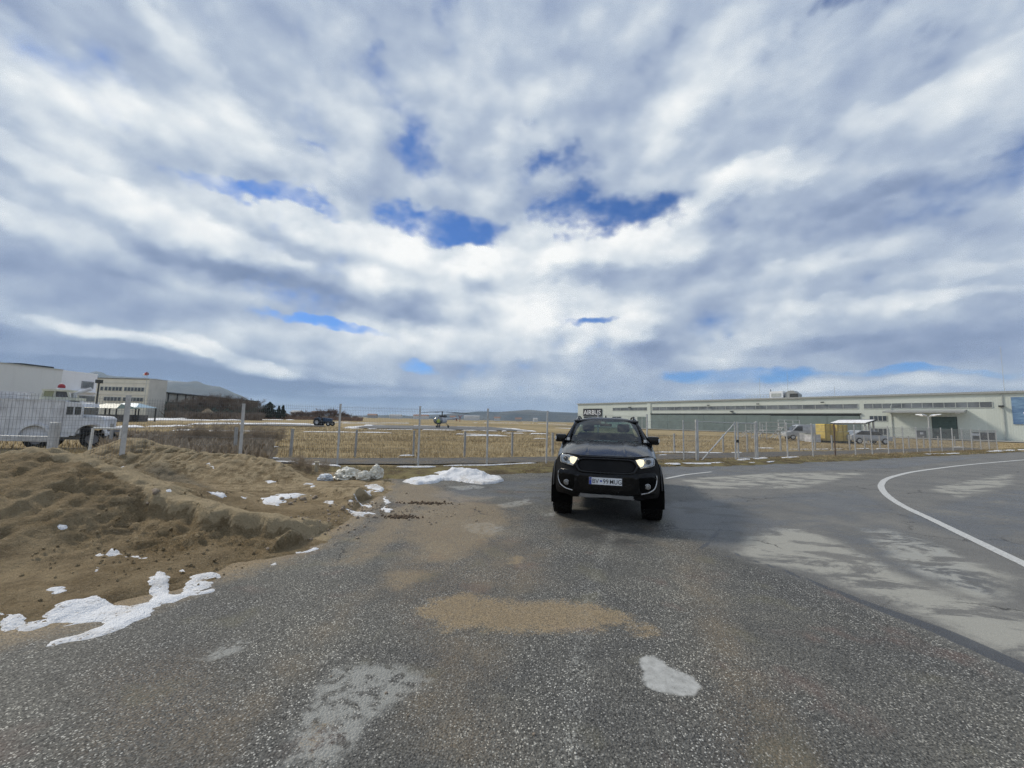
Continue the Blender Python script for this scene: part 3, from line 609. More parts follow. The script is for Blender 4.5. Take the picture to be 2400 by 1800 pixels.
# ------------------------------------------------------------------ snow
def m_snow():
    m, t, p = mat_new('snow'); P_ = t.pos(); n = t.noise(P_, 9, 6, .6); n2 = t.noise(P_, 55, 4, .6); d = t.noise(P_, 2.6, 6, .7)
    g2 = t.sep(t.vor(P_, 70)[1])[0]
    c = t.mix(t.rng(d, .47, .70, 0, .75), (.82, .83, .85), (.55, .50, .43)); c = t.mix(t.mul(t.rng(g2, .93, .97), t.rng(d, .42, .6)), c, (.22, .17, .11))
    t.set(p.inputs['Base Color'], c); p.inputs['Roughness'].default_value = .7
    p.inputs['Subsurface Weight'].default_value = 0.0
    t.set(p.inputs['Normal'], t.bump(t.add(n, t.mul(n2, .5)), .9, .06)); return m
SNOW = m_snow()
SN = [[(0, 1450), (20, 1433), (60, 1445), (95, 1440), (120, 1450), (90, 1462), (40, 1460), (5, 1466)], [(0, 1432), (30, 1432), (30, 1440), (0, 1444)],
      [(105, 1498), (125, 1480), (180, 1468), (235, 1455), (245, 1437), (200, 1440), (165, 1447), (115, 1450), (110, 1440), (90, 1436), (130, 1420), (160, 1410), (195, 1405), (205, 1394), (240, 1398), (262, 1402), (300, 1410), (350, 1398), (360, 1385), (352, 1372), (342, 1368), (345, 1355), (362, 1350), (375, 1335), (392, 1338), (395, 1360), (392, 1372), (410, 1380), (455, 1372), (510, 1368), (505, 1376), (440, 1388), (390, 1402), (345, 1424), (362, 1426), (330, 1440), (280, 1458), (240, 1480), (180, 1485), (130, 1496)],
      [(440, 1355), (470, 1352), (505, 1350), (500, 1358), (480, 1366), (436, 1376), (430, 1366)], [(445, 1345), (480, 1335), (518, 1334), (516, 1344), (490, 1348), (450, 1350)],
      [(105, 1392), (118, 1382), (150, 1374), (158, 1366), (165, 1370), (150, 1388), (120, 1397)], [(225, 1288), (235, 1281), (270, 1279), (300, 1288), (328, 1298), (325, 1304), (280, 1292), (240, 1293)], [(245, 1278), (262, 1271), (278, 1269), (270, 1277)],
      [(200, 1305), (220, 1298), (226, 1302), (208, 1310)], [(330, 1300), (342, 1302), (340, 1309), (330, 1306)], [(132, 1233), (140, 1226), (164, 1227), (160, 1234), (145, 1238)], [(130, 1304), (150, 1299), (154, 1302), (136, 1306)], [(218, 1335), (230, 1332), (233, 1338), (222, 1341)],
      [(682, 1275), (690, 1270), (715, 1271), (732, 1260), (746, 1259), (742, 1267), (720, 1277), (705, 1274), (695, 1278)], [(620, 1312), (640, 1304), (655, 1305), (635, 1314)],
      [(424, 1152), (440, 1145), (455, 1150), (490, 1152), (520, 1152), (532, 1165), (515, 1172), (480, 1170), (455, 1164), (430, 1160)], [(545, 1167), (580, 1168), (570, 1171), (548, 1170)],
      [(612, 1172), (640, 1164), (690, 1158), (732, 1162), (700, 1168), (680, 1172), (655, 1180), (648, 1190), (632, 1182), (615, 1180)],
      [(805, 1188), (830, 1188), (860, 1182), (884, 1182), (860, 1192), (845, 1204), (832, 1205), (825, 1196)], [(885, 1205), (905, 1197), (908, 1200), (892, 1208)], [(820, 1170), (838, 1166), (836, 1172), (822, 1173)],
      [(828, 1155), (850, 1151), (872, 1150), (868, 1155), (850, 1157), (832, 1158)], [(850, 1140), (880, 1136), (905, 1142), (895, 1150), (872, 1148)], [(895, 1160), (905, 1156), (918, 1168), (910, 1172)], [(752, 1177), (770, 1174), (790, 1178), (775, 1180)],
      [(712, 1137), (720, 1133), (738, 1136), (732, 1140), (716, 1140)], [(760, 1180), (766, 1178), (790, 1182), (780, 1184)], [(278, 1094), (290, 1092), (292, 1097), (280, 1098)], [(622, 1130), (640, 1128), (646, 1133), (628, 1134)], [(485, 1086), (505, 1096), (500, 1098), (482, 1089)], [(386, 1150), (402, 1148), (405, 1153), (390, 1153)],
      [(535, 1355), (543, 1352), (552, 1354), (542, 1358)], [(440, 1311), (450, 1308), (452, 1311), (442, 1314)], [(425, 1335), (435, 1328), (440, 1334), (430, 1338)]]
sdf = np.full(HX.shape, -60.0)
jx = vnoise(HX * 5, HY * 5, 41, 4, .6) * 26; jy = vnoise(HX * 5, HY * 5, 42, 4, .6) * 12
vis = (HY < 12.5)
for pl in SN:
    arr = np.array(pl); sel = (Pxx > arr[:, 0].min() - 60) & (Pxx < arr[:, 0].max() + 60) & (Pyy > arr[:, 1].min() - 50) & (Pyy < arr[:, 1].max() + 50) & vis
    if arr[:, 1].mean() < 1210 and arr[:, 0].mean() > 420: sel &= HY > 6.6
    elif arr[:, 1].mean() > 1215: sel &= HY < 6.6
    if not sel.any(): continue
    q = sdf_poly(Pxx[sel] + jx[sel], (Pyy[sel] + jy[sel]), arr)
    sdf[sel] = np.maximum(sdf[sel], q)
sdfm = sdf * (np.maximum(HY, 1) / F_PX) * 1.5 - .004 + np.minimum(vnoise(HX * 8, HY * 8, 44, 4, .65), .1) * .10
SHT = np.clip(sdfm * .6 + 0.001, -0.05, 0.016) + np.where(sdfm > .02, vnoise(HX * 9, HY * 9, 43, 3) * 0.02, 0)
SZ = np.maximum(HZ, -.0) + SHT
ks = sdfm > -0.05
cell = (ks[:-1, :-1] | ks[1:, :-1] | ks[:-1, 1:] | ks[1:, 1:]).ravel()
sv_, sf_, _ = compact(np.stack([HX, HY, SZ], -1).reshape(-1, 3), grid_faces(len(px_), len(py_))[cell])
tag(link('snow', mesh_np('snow', sv_, sf_, True), SNOW), 'thin melting snow patches lying on the sand heap', 'snow', kind='stuff')

# -- snow ploughed up in front of the fence
SH = [(945, 1130), (968, 1122), (1000, 1121), (1035, 1114), (1018, 1110), (1030, 1104), (1075, 1102), (1085, 1098), (1100, 1098), (1130, 1104), (1140, 1110), (1165, 1118), (1176, 1126), (1150, 1134), (1130, 1137), (1105, 1131), (1060, 1126), (1030, 1127), (1015, 1134), (985, 1136)]
shp = gpoly([(a, b) for a, b in SH])
sx_ = np.arange(-4.0, 0.6, 0.05); sy_ = np.arange(9.4, 13.4, 0.05); SX, SY = np.meshgrid(sx_, sy_)
shp2 = [(x, y if y < 11.2 else 11.2 + (y - 11.2) * 0.55) for x, y in shp]
sd_ = sdf_poly(SX + vnoise(SX * 3, SY * 3, 51, 3) * .35, SY + vnoise(SX * 3, SY * 3, 52, 3) * .35, shp2)
pk = np.exp(-(((SX + 1.6) / .75) ** 2 + ((SY - 11.3) / .55) ** 2)) * .17 + np.exp(-(((SX + .95) / .5) ** 2 + ((SY - 11.1) / .4) ** 2)) * .07
SZ2 = np.where(sd_ > -.08, np.clip(sd_ * 1.2, -.05, .06) + np.clip(sd_ * 2.2, 0, 1) * (pk + vnoise(SX * 3, SY * 3, 53, 5, .6, True) * .16 + vnoise(SX * 9, SY * 9, 54, 3) * .05), -1)
ks = sd_ > -.06; cell = (ks[:-1, :-1] | ks[1:, :-1] | ks[:-1, 1:] | ks[1:, 1:]).ravel()
SZ2 = np.where(sd_ > -.08, SZ2, -.05)
hv_, hf_, _ = compact(np.stack([SX, SY, SZ2], -1).reshape(-1, 3), grid_faces(len(sx_), len(sy_))[cell])
tag(link('snow_heap', mesh_np('snow_heap', hv_, hf_, True), SNOW), 'low pile of white snow at the road edge below the fence', 'snow pile')

# -- snow streaks in the field and along the verge
def snow_band(pts_px, w0, ragged=.5, z=0.02, seg=0.25, gaps=0.0, hgt=.05):
    """irregular low ridge of snow along a ground path"""
    pts = [gnd(*q) for q in pts_px]; L = 0; path = []
    for a, b in zip(pts[:-1], pts[1:]):
        n = max(2, int((b - a).length / seg)); path += [a.lerp(b, k / n) for k in range(n)]
    path.append(pts[-1]); V_, F_ = [], []
    sd = random.random() * 90
    for i, p_ in enumerate(path):
        tn = (path[min(i + 1, len(path) - 1)] - path[max(i - 1, 0)]).normalized(); nr = Vector((-tn.y, tn.x, 0))
        u = i * seg / max(w0 * 2.2, .6)
        w = w0 * (1 + ragged * 2.6 * float(vnoise(u, sd, 61, 4))) * min(1, i / 3, (len(path) - 1 - i) / 3)
        if gaps and float(vnoise(u * .5, sd + 31, 62, 3)) < gaps - .5: w = 0
        off = float(vnoise(u * .7, sd + 55, 63, 3)) * w0 * ragged * 2
        w = max(w, 0.0)
        for k, (s_, h_) in enumerate([(-1, -.02), (-.6, .6), (0, 1), (.6, .6), (1, -.02)]):
            V_.append((p_.x + nr.x * (off + s_ * w / 2), p_.y + nr.y * (off + s_ * w / 2), z + (hgt * h_ * min(1, w / w0) if w > 0 else -.1)))
            if i and k: F_.append(((i - 1) * 5 + k - 1, i * 5 + k - 1, i * 5 + k, (i - 1) * 5 + k))
    return V_, F_
bands = []
for a in [([(1555, 1091), (1600, 1090), (1650, 1089), (1700, 1087)], .5, .5, .05, .12, 0, .04), ([(920, 1099), (980, 1100), (1030, 1099)], .22, .6, .07, .12, .1, .04), ([(1030, 1097), (1150, 1095), (1260, 1089)], .12, .7, .07, .12, .3, .03),
          ([(1725, 1082), (1760, 1078)], .45, .5, .06, .12, 0, .06), ([(1762, 1079), (1800, 1076)], .4, .6, .07, .12, 0, .05), ([(1828, 1077), (1872, 1074)], .3, .6, .08, .12, .2, .04), ([(1745, 1088), (1830, 1084)], .14, .9, .05, .12, .45, .03),
          ([(2160, 1067), (2250, 1064)], .28, .7, .06, .15, .35, .04), ([(2306, 1060), (2376, 1056)], .6, .5, .06, .2, .1, .05), ([(2390, 1056), (2440, 1054)], .5, .5, .06, .2, .1, .05),
          ([(1712, 1062), (1742, 1061)], .5, .5, .03, .2, .1, .05), ([(1530, 1061), (1620, 1062), (1700, 1062)], .35, .7, .03, .2, .35, .05), ([(1770, 1051), (1815, 1051)], .6, .5, .03, .2, .1, .05), ([(1540, 1069), (1570, 1068)], .2, .6, .05, .2, 0, .04),
          ([(2230, 1048), (2262, 1049)], .6, .5, .03, .2, 0, .05), ([(1850, 1054), (2080, 1052)], .35, .9, .03, .3, .5, .04), ([(1900, 1036), (2060, 1040)], .5, .9, .03, .3, .5, .04),
          ([(930, 1072), (980, 1071)], .22, .5, .07, .12, 0, .04), ([(575, 1087), (640, 1084), (700, 1087)], .25, .8, .05, .12, .4, .04), ([(700, 1090), (800, 1098)], .18, .9, .06, .12, .4, .04), ([(560, 1048), (620, 1040)], .35, .6, .06, .2, .2, .06), ([(590, 1053), (660, 1049)], .3, .6, .06, .2, .3, .05), ([(600, 1080), (660, 1078)], .2, .8, .08, .12, .4, .04),
          # far field streaks
          ([(470, 1011), (600, 1012), (800, 1014), (1000, 1017), (1180, 1021)], .8, 1.0, .06, .4, .42, .06), ([(1080, 1022), (1200, 1024)], .7, .9, .06, .4, .35, .1),
          ([(816, 1004), (900, 1007), (1000, 1008), (1130, 1010), (1250, 1012)], .8, .9, .03, .4, .38, .08), ([(816, 1004), (845, 1000), (870, 996)], 1.8, .9, .03, .5, .2, .08), ([(870, 997), (960, 997.5), (1060, 1000), (1150, 1002)], 1.5, .9, .03, .5, .35, .08),
          ([(1160, 1003), (1200, 1005), (1250, 1012)], 1.0, .9, .03, .4, .3, .08), ([(800, 992), (960, 992)], 1.4, .7, .03, .6, .3, .12), ([(1110, 991), (1250, 992)], 1.6, .7, .03, .6, .4, .12), ([(1260, 993), (1330, 995)], 1.8, .8, .03, .6, .3, .12), ([(1300, 1003), (1345, 1005)], 1.2, .8, .03, .5, .2, .1),
          ([(380, 985), (450, 985), (520, 986)], 6.0, .6, .04, .8, .05, .2), ([(380, 998), (460, 999)], 3.2, .6, .04, .6, .1, .2), ([(430, 995), (520, 994), (640, 993), (740, 996)], 3.0, .6, .04, .8, .15, .2), ([(330, 1000), (420, 1001)], 3.0, .7, .04, .6, .1, .2),
          ([(520, 985), (640, 984), (740, 985)], 4.0, .8, .04, .8, .45, .2), ([(250, 1003), (330, 1001)], 1.6, .6, .05, .4, .1, .2), ([(350, 986), (420, 980)], 5.0, .6, .05, .8, .1, .2), ([(760, 990), (830, 990)], 2.0, .8, .04, .6, .3, .1), ([(395, 1010), (470, 1009)], .8, .8, .05, .3, .3, .08), ([(1180, 1016), (1290, 1018)], .8, 1.0, .05, .4, .4, .08), ([(1225, 1028), (1290, 1030)], .4, 1.0, .05, .4, .45, .06)]:
    bands.append(snow_band(*a))
big = MB()
for V_, F_ in bands: big.raw(V_, F_)
me = bpy.data.meshes.new('snow'); me.from_pydata(big.v, [], big.f); me.polygons.foreach_set('use_smooth', np.ones(len(me.polygons), bool)); me.update()
tag(link('snow', me, SNOW), 'scattered thin snow streaks in the field and along the fence', 'snow', kind='stuff')

# -- concrete helicopter stand in the field and a taxiway strip
PAD = simple('old_concrete', (.13, .13, .13), .85, var=.25, scale=.4)
padp = gpoly([(822, 1003.5), (1245, 1011.5), (1150, 1001.5), (872, 997)])
tag(link('tarmac_stand', mesh_np('tarmac_stand', np.array([(x, y, 0.03 + .06) for x, y in padp]), [(0, 1, 2, 3)]), PAD), kind='structure')
tw = gpoly([(560, 997), (760, 1000.5), (760, 997.5), (560, 994.5)])
tag(link('taxiway', mesh_np('taxiway', np.array([(x, y, 0.085) for x, y in tw]), [(0, 1, 2, 3)]), PAD), kind='structure')

# ------------------------------------------------------------------ pickup truck (local: x to the viewer's right, y to the rear, origin under the front axle)
def glassy(name, tint, refl=0.10, rough=0.02):
    m = bpy.data.materials.new(name); m.use_nodes = True; t = NT(m.node_tree); t.n.clear()
    lw = t.new('ShaderNodeLayerWeight'); lw.inputs[0].default_value = 0.35
    tr = t.new('ShaderNodeBsdfTransparent'); tr.inputs[0].default_value = (*tint, 1)
    gl = t.new('ShaderNodeBsdfGlossy'); gl.inputs[1].default_value = rough
    mx_ = t.new('ShaderNodeMixShader'); t.l.new(t.rng(lw.outputs['Fresnel'], 0.0, 1.0, refl, 1.0, False), mx_.inputs[0])
    t.l.new(tr.outputs[0], mx_.inputs[1]); t.l.new(gl.outputs[0], mx_.inputs[2])
    out = t.new('ShaderNodeOutputMaterial'); t.l.new(mx_.outputs[0], out.inputs[0]); return m
def emis(name, c, s):
    m, t, p = mat_new(name); p.inputs['Base Color'].default_value = (*c, 1); p.inputs['Emission Color'].default_value = (*c, 1); p.inputs['Emission Strength'].default_value = s; return m
def m_carpaint():
    m, t, p = mat_new('black_car_paint'); o = t.obj()
    d = t.noise(o, 2.5, 6, .65); z = t.sep(o)[2]
    dust = t.mul(t.rng(d, .45, .75), t.rng(z, 1.0, .45, .10, .55))
    t.set(p.inputs['Base Color'], t.mix(t.mul(dust, .10), (.0035, .0038, .0048), (.05, .045, .04)))
    t.set(p.inputs['Roughness'], t.add(.20, t.mul(dust, .25))); p.inputs['Specular IOR Level'].default_value = .08
    p.inputs['Coat Weight'].default_value = .36; p.inputs['Coat Roughness'].default_value = .03; return m
CPAINT = m_carpaint()
GLOSSB = simple('gloss_black_trim', (.003, .003, .0035), .2, spec=.2, coat=.35)
PLAST = simple('black_plastic', (.005, .005, .0055), .5, spec=.18, bump=.1, bscale=200, dirt=(.04, .035, .03), dirt_amt=.2)
RUBBER = simple('tyre_rubber', (.008, .008, .008), .85, spec=.2, dirt=(.03, .026, .02), dirt_amt=.3, bump=.2, bscale=90)
VOID = simple('dark_recess', (.003, .003, .003), .9, spec=.1)
CHROME = simple('satin_silver', (.52, .52, .52), .28, metal=.9)
SKIDM = simple('skid_silver', (.30, .30, .30), .5, metal=.3, dirt=(.12, .11, .10))
HOUS = simple('lamp_housing', (.42, .43, .44), .2, metal=.85)
LENSD = simple('projector_lens', (.03, .035, .04), .05, spec=.8)
CLEAR = glassy('clear_lamp_cover', (.96, .97, .98), .07)
WSG = glassy('windshield_glass', (.42, .53, .50), .05)
SIDEG = glassy('tinted_side_glass', (.16, .19, .19), .10)
WHITEP = simple('white_plastic', (.72, .72, .70), .35, var=.03)
PLATEW = simple('plate_white', (.74, .75, .76), .4, var=.03)
PLATEB = simple('plate_blue', (.012, .045, .33), .4)
PLATEK = simple('plate_black', (.012, .012, .014), .5)
LAMPON = emis('lit_lamp', (1.0, .86, .56), 1.15)
SEATM = simple('seat_fabric', (.035, .036, .040), .8)
DASHM = simple('dashboard_plastic', (.030, .031, .033), .6)
RIMM = simple('dark_alloy', (.05, .05, .053), .35, metal=.7)

truck = empty('pickup_truck', (1.74, 7.10, 0.0), R(-13.6))
tag(truck, 'black pickup truck facing the viewer with its headlamps on', 'pickup truck')
def skin(x, z):
    a = abs(x)
    y = -0.905 + 0.36 * (a / 0.90) ** 3.2 + 0.30 * max(0.0, z - 0.80) ** 1.1
    if z < 0.56: y += 0.45 * (0.56 - z)
    return y
def cat(pts, n):
    P_ = np.array(pts, float); m = len(P_); out = []
    for tt in np.linspace(0, m - 1, n):
        i = min(int(tt), m - 2); u = tt - i
        p0, p1, p2, p3 = P_[max(i - 1, 0)], P_[i], P_[i + 1], P_[min(i + 2, m - 1)]
        out.append(.5 * ((2 * p1) + (p2 - p0) * u + (2 * p0 - 5 * p1 + 4 * p2 - p3) * u * u + (3 * p1 - p0 - 3 * p2 + p3) * u ** 3))
    return np.array(out)
# half profiles (x, z): at the cowl and at the nose
PC = [(.62, .44), (.86, .45), (.905, .56), (.918, .75), (.918, .93), (.905, 1.06), (.875, 1.16), (.815, 1.225), (.74, 1.262)]
PN = [(.60, .47), (.80, .48), (.835, .57), (.845, .74), (.842, .90), (.825, 1.00), (.79, 1.075), (.735, 1.115), (.665, 1.132)]
HC = [(.74, 1.262), (.62, 1.288), (.46, 1.305), (.315, 1.318), (.275, 1.306), (.14, 1.306), (0, 1.308)]
HN = [(.665, 1.132), (.56, 1.124), (.44, 1.112), (.325, 1.106), (.27, 1.096), (.14, 1.094), (0, 1.093)]
NS, NH, NV = 34, 26, 26
sc_, sn_ = cat(PC, NS), cat(PN, NS); hc_, hn_ = cat(HC, NH), cat(HN, NH)
COWL = 0.50
def front_surface(pc, pn, sgn, bulge=0.0):
    V_ = []
    for iv in range(NV):
        v = iv / (NV - 1)
        for k in range(len(pc)):
            f = v ** 1.35; fz = v ** 1.55
            x = pc[k, 0] * (1 - f) + pn[k, 0] * f; z = pc[k, 1] * (1 - fz) + pn[k, 1] * fz
            y = COWL + v * (skin(pn[k, 0], pn[k, 1]) - COWL)
            V_.append((sgn * x, y, z))
    return V_
def cut_wheel(me, cy_, cz, r):
    bm = bmesh.new(); bm.from_mesh(me)
    dl = [f for f in bm.faces if (f.calc_center_median().y - cy_) ** 2 + (f.calc_center_median().z - cz) ** 2 < r * r and abs(f.calc_center_median().x) > .55]
    bmesh.ops.delete(bm, geom=dl, context='FACES'); bm.to_mesh(me); bm.free()
def loft_obj(name, verts, nx, ny, mat, parent=truck, wheels=()):
    me = mesh_np(name, np.array(verts), grid_faces(nx, ny), True)
    for w in wheels: cut_wheel(me, *w)
    bm = bmesh.new(); bm.from_mesh(me); bmesh.ops.remove_doubles(bm, verts=bm.verts, dist=1e-5); bmesh.ops.recalc_face_normals(bm, faces=bm.faces); bm.to_mesh(me); bm.free()
    return link(name, me, mat, parent)
for sg in (1, -1):
    loft_obj('fender', front_surface(sc_, sn_, sg), NS, NV, CPAINT, truck, [(0, .42, .455)])
hoodL = front_surface(hc_, hn_, 1); hv2 = []
for iv in range(NV):
    row = hoodL[iv * NH:(iv + 1) * NH]; hv2 += [(x, y, z + .004) for x, y, z in row] + [(-x, y, z + .004) for x, y, z in row[-2::-1]]
hood = loft_obj('hood', hv2, 2 * NH - 1, NV, CPAINT)
# nose skin behind all the trim
zs = np.linspace(.47, 1.12, 26); V_ = []
for z in zs:
    xm = float(np.interp(z, sn_[:, 1], sn_[:, 0])) if z > .49 else .80
    for u in np.linspace(-1, 1, 41): V_.append((u * xm, skin(u * xm, z) + .004, z))
loft_obj('nose_panel', V_, 41, 26, PLAST)
# body sides behind the cowl
PB = [(.62, .44), (.86, .45), (.905, .56), (.918, .75), (.918, .93), (.908, 1.06), (.89, 1.16), (.872, 1.23), (.855, 1.285)]
sb_ = cat(PB, NS)
def side_strip(y0, y1, n, sgn, gap=0.0, taper=0.0):
    return [(sgn * (p[0] - taper * max(0, (y - 3.6)) ** 2), y, p[1]) for y in np.linspace(y0 + gap, y1 - gap, n) for p in sb_]
for sg in (1, -1):
    V_ = [(sg * (sc_[k, 0] * (1 - v) + sb_[k, 0] * v), .5 + v * .16, sc_[k, 1] * (1 - v) + sb_[k, 1] * v) for v in np.linspace(0, 1, 5) for k in range(NS)]
    loft_obj('cowl_side', V_, NS, 5, CPAINT)
    for (a, b) in ((.66, 1.62), (1.62, 2.58)):
        d = loft_obj('door', side_strip(a, b, 12, sg, .004), NS, 12, CPAINT)
        h = MB(); h.tube([(sg * .925, b - .26, 1.09), (sg * .945, b - .22, 1.09), (sg * .945, b - .10, 1.09), (sg * .925, b - .06, 1.09)], .014, 8); h.build('handle', PLAST, d, True)
    loft_obj('bed_side', side_strip(2.60, 4.45, 40, sg, 0, .03), NS, 40, CPAINT, truck, [(3.22, .42, .455)])
b = MB(); b.box(-.84, .84, 4.43, 4.47, .50, 1.285); b.build('tailgate', CPAINT, truck, False, .012)
b = MB(); b.box(-.84, .84, 2.60, 4.42, .80, .83); b.box(-.86, .86, 2.585, 2.60, .5, 1.28); b.build('bed_floor', PLAST, truck)
b = MB(); b.box(-.70, .70, -.55, 4.3, .40, .455); b.box(-.55, .55, -.75, .4, .46, .80); b.build('underbody', VOID, truck)
b = MB(); b.box(-.84, .84, .42, .50, .45, 1.24); b.build('firewall', VOID, truck)
for sg in (1, -1):     # dark sill step
    b = MB(); b.box(min(sg * .80, sg * .95), max(sg * .80, sg * .95), .62, 2.55, .40, .455); b.build('side_step', PLAST, truck, False, .012)
# wheel arches
def arch(sg, cy_, mat):
    V_ = []; n = 30
    prof = [(.88, .440), (.926, .442), (.938, .462), (.932, .505), (.905, .535)]
    for i in range(n):
        a = R(17 if cy_ < 1 else -6) + (math.pi - R(15 if cy_ < 1 else -10)) * i / (n - 1)
        for (x, r) in prof: V_.append((sg * (x - (.035 * max(0, math.cos(a)) if cy_ < 1 else 0)), cy_ - r * math.cos(a) * 1.04, .42 + r * math.sin(a)))
    loft_obj('wheel_arch', V_, len(prof), n, mat)
    V_ = []
    for i in range(n):
        a = R(-20) + (math.pi + R(40)) * i / (n - 1)
        for x in (.56, .75, .93): V_.append((sg * x, cy_ - .462 * math.cos(a), .42 + .462 * math.sin(a)))
    loft_obj('wheel_liner', V_, 3, n, VOID)
for sg in (1, -1):
    for cy_ in (0, 3.22): arch(sg, cy_, PLAST)
# wheels
def wheel(sg, cy_):
    w = empty('wheel', (sg * .765, cy_, .40)); w.parent = truck
    b = MB(); hw = .145
    b.lathe([(.235, -hw * .8), (.27, -hw), (.345, -hw * 1.04), (.378, -hw * .93), (.386, -hw * .75), (.386, hw * .75), (.378, hw * .93), (.345, hw * 1.04), (.27, hw), (.235, hw * .8)], 48, 'x')
    b.build('tyre', RUBBER, w, True)
    tb = MB()
    for k in range(36):
        for j, (x0, x1) in enumerate(((-.148, -.102), (-.092, -.038), (-.028, .028), (.038, .092), (.102, .148))):
            a = 6.28319 * (k + (.5 if j % 2 else 0)) / 36; M = Matrix.Rotation(a, 4, 'X')
            rr = .372 if j in (0, 4) else .380
            tb.box(x0, x1, -.024, .024, rr, rr + .022, M)
    tb.build('tread', RUBBER, w)
    rb = MB(); o_ = sg * .06
    rb.lathe([(.24, -.10), (.235, .10), (.215, .10), (.20, .02), (.06, .03), (.0, .035)] if sg > 0 else [(.24, .10), (.235, -.10), (.215, -.10), (.20, -.02), (.06, -.03), (.0, -.035)], 40, 'x')
    rb.build('rim', RIMM, w, True)
    sp = MB()
    for k in range(6):
        M = Matrix.Rotation(6.28319 * k / 6, 4, 'X'); sp.box(min(sg * .03, sg * .085), max(sg * .03, sg * .085), -.028, .028, .05, .225, M)
    sp.build('spokes', RIMM, w, False, .006)
for sg in (1, -1):
    for cy_ in (0, 3.22): wheel(sg, cy_)

# ---- front trim: outlines in the front view laid on the nose skin
def patch(name, poly, off, thick, mat, parent=truck, lev=3, dome=0.0, rim=.004):
    bm = bmesh.new(); f = bm.faces.new([bm.verts.new((x, 0, z)) for x, z in poly])
    bmesh.ops.triangulate(bm, faces=bm.faces[:])
    for _ in range(lev):
        le = [e for e in bm.edges if e.calc_length() > .035]
        if not le: break
        bmesh.ops.subdivide_edges(bm, edges=le, cuts=1, use_grid_fill=True)
        bmesh.ops.triangulate(bm, faces=[q for q in bm.faces if len(q.verts) > 3])
    cx = sum(p[0] for p in poly) / len(poly); cz = sum(p[1] for p in poly) / len(poly)
    bd = [e for e in bm.edges if len(e.link_faces) == 1]; bv = set(v for e in bd for v in e.verts)
    for v in bm.verts:
        x, z = v.co.x, v.co.z; v.co.y = skin(x, z) - off - (dome if v not in bv else 0)
    r1 = bmesh.ops.extrude_edge_only(bm, edges=bd); nv = [q for q in r1['geom'] if isinstance(q, bmesh.types.BMVert)]; ne = [q for q in r1['geom'] if isinstance(q, bmesh.types.BMEdge)]
    for v in nv: v.co.y += rim; d = Vector((v.co.x - cx, 0, v.co.z - cz)); v.co += d.normalized() * rim * .8
    r2 = bmesh.ops.extrude_edge_only(bm, edges=[e for e in ne if len(e.link_faces) == 1])
    for v in [q for q in r2['geom'] if isinstance(q, bmesh.types.BMVert)]: v.co.y += thick
    bmesh.ops.recalc_face_normals(bm, faces=bm.faces)
    for q in bm.faces: q.smooth = True
    for e in bm.edges:
        if len(e.link_faces) == 2 and e.calc_face_angle(0) > .9: e.smooth = False
    me = bpy.data.meshes.new(name); bm.to_mesh(me); bm.free()
    return link(name, me, mat, parent)
def mir(h): return list(h) + [(-x, z) for x, z in reversed(h) if x > 1e-6]
def ring_patch(name, outer, inner, off, thick, mat, parent=truck):
    V_, F_ = [], []; n = len(outer)
    cx = sum(p[0] for p in outer) / n; cz = sum(p[1] for p in outer) / n
    rows = []
    for k in range(n):
        (xo, zo), (xi, zi) = outer[k], inner[k]
        pts = [(xo, zo, thick), (xo, zo, 0), (xo * .72 + xi * .28, zo * .72 + zi * .28, -.012), (xo * .25 + xi * .75, zo * .25 + zi * .75, -.008), (xi, zi, .006), (xi, zi, .06)]
        rows.append([(x, skin(x, z) - off + dy, z) for x, z, dy in pts])
    m = 6
    V_ = [p for r_ in rows for p in r_]
    F_ = [(k * m + j, k * m + j + 1, ((k + 1) % n) * m + j + 1, ((k + 1) % n) * m + j) for k in range(n) for j in range(m - 1)]
    me = bpy.data.meshes.new(name); me.from_pydata(V_, [], F_); bm = bmesh.new(); bm.from_mesh(me); bmesh.ops.recalc_face_normals(bm, faces=bm.faces)
    for q in bm.faces: q.smooth = True
    bm.to_mesh(me); bm.free(); return link(name, me, mat, parent)
def dens(poly, step=.05):
    out = []
    for i, p in enumerate(poly):
        q = poly[(i + 1) % len(poly)]; n = max(1, int(math.dist(p, q) / step))
        out += [(p[0] + (q[0] - p[0]) * k / n, p[1] + (q[1] - p[1]) * k / n) for k in range(n)]
    return out
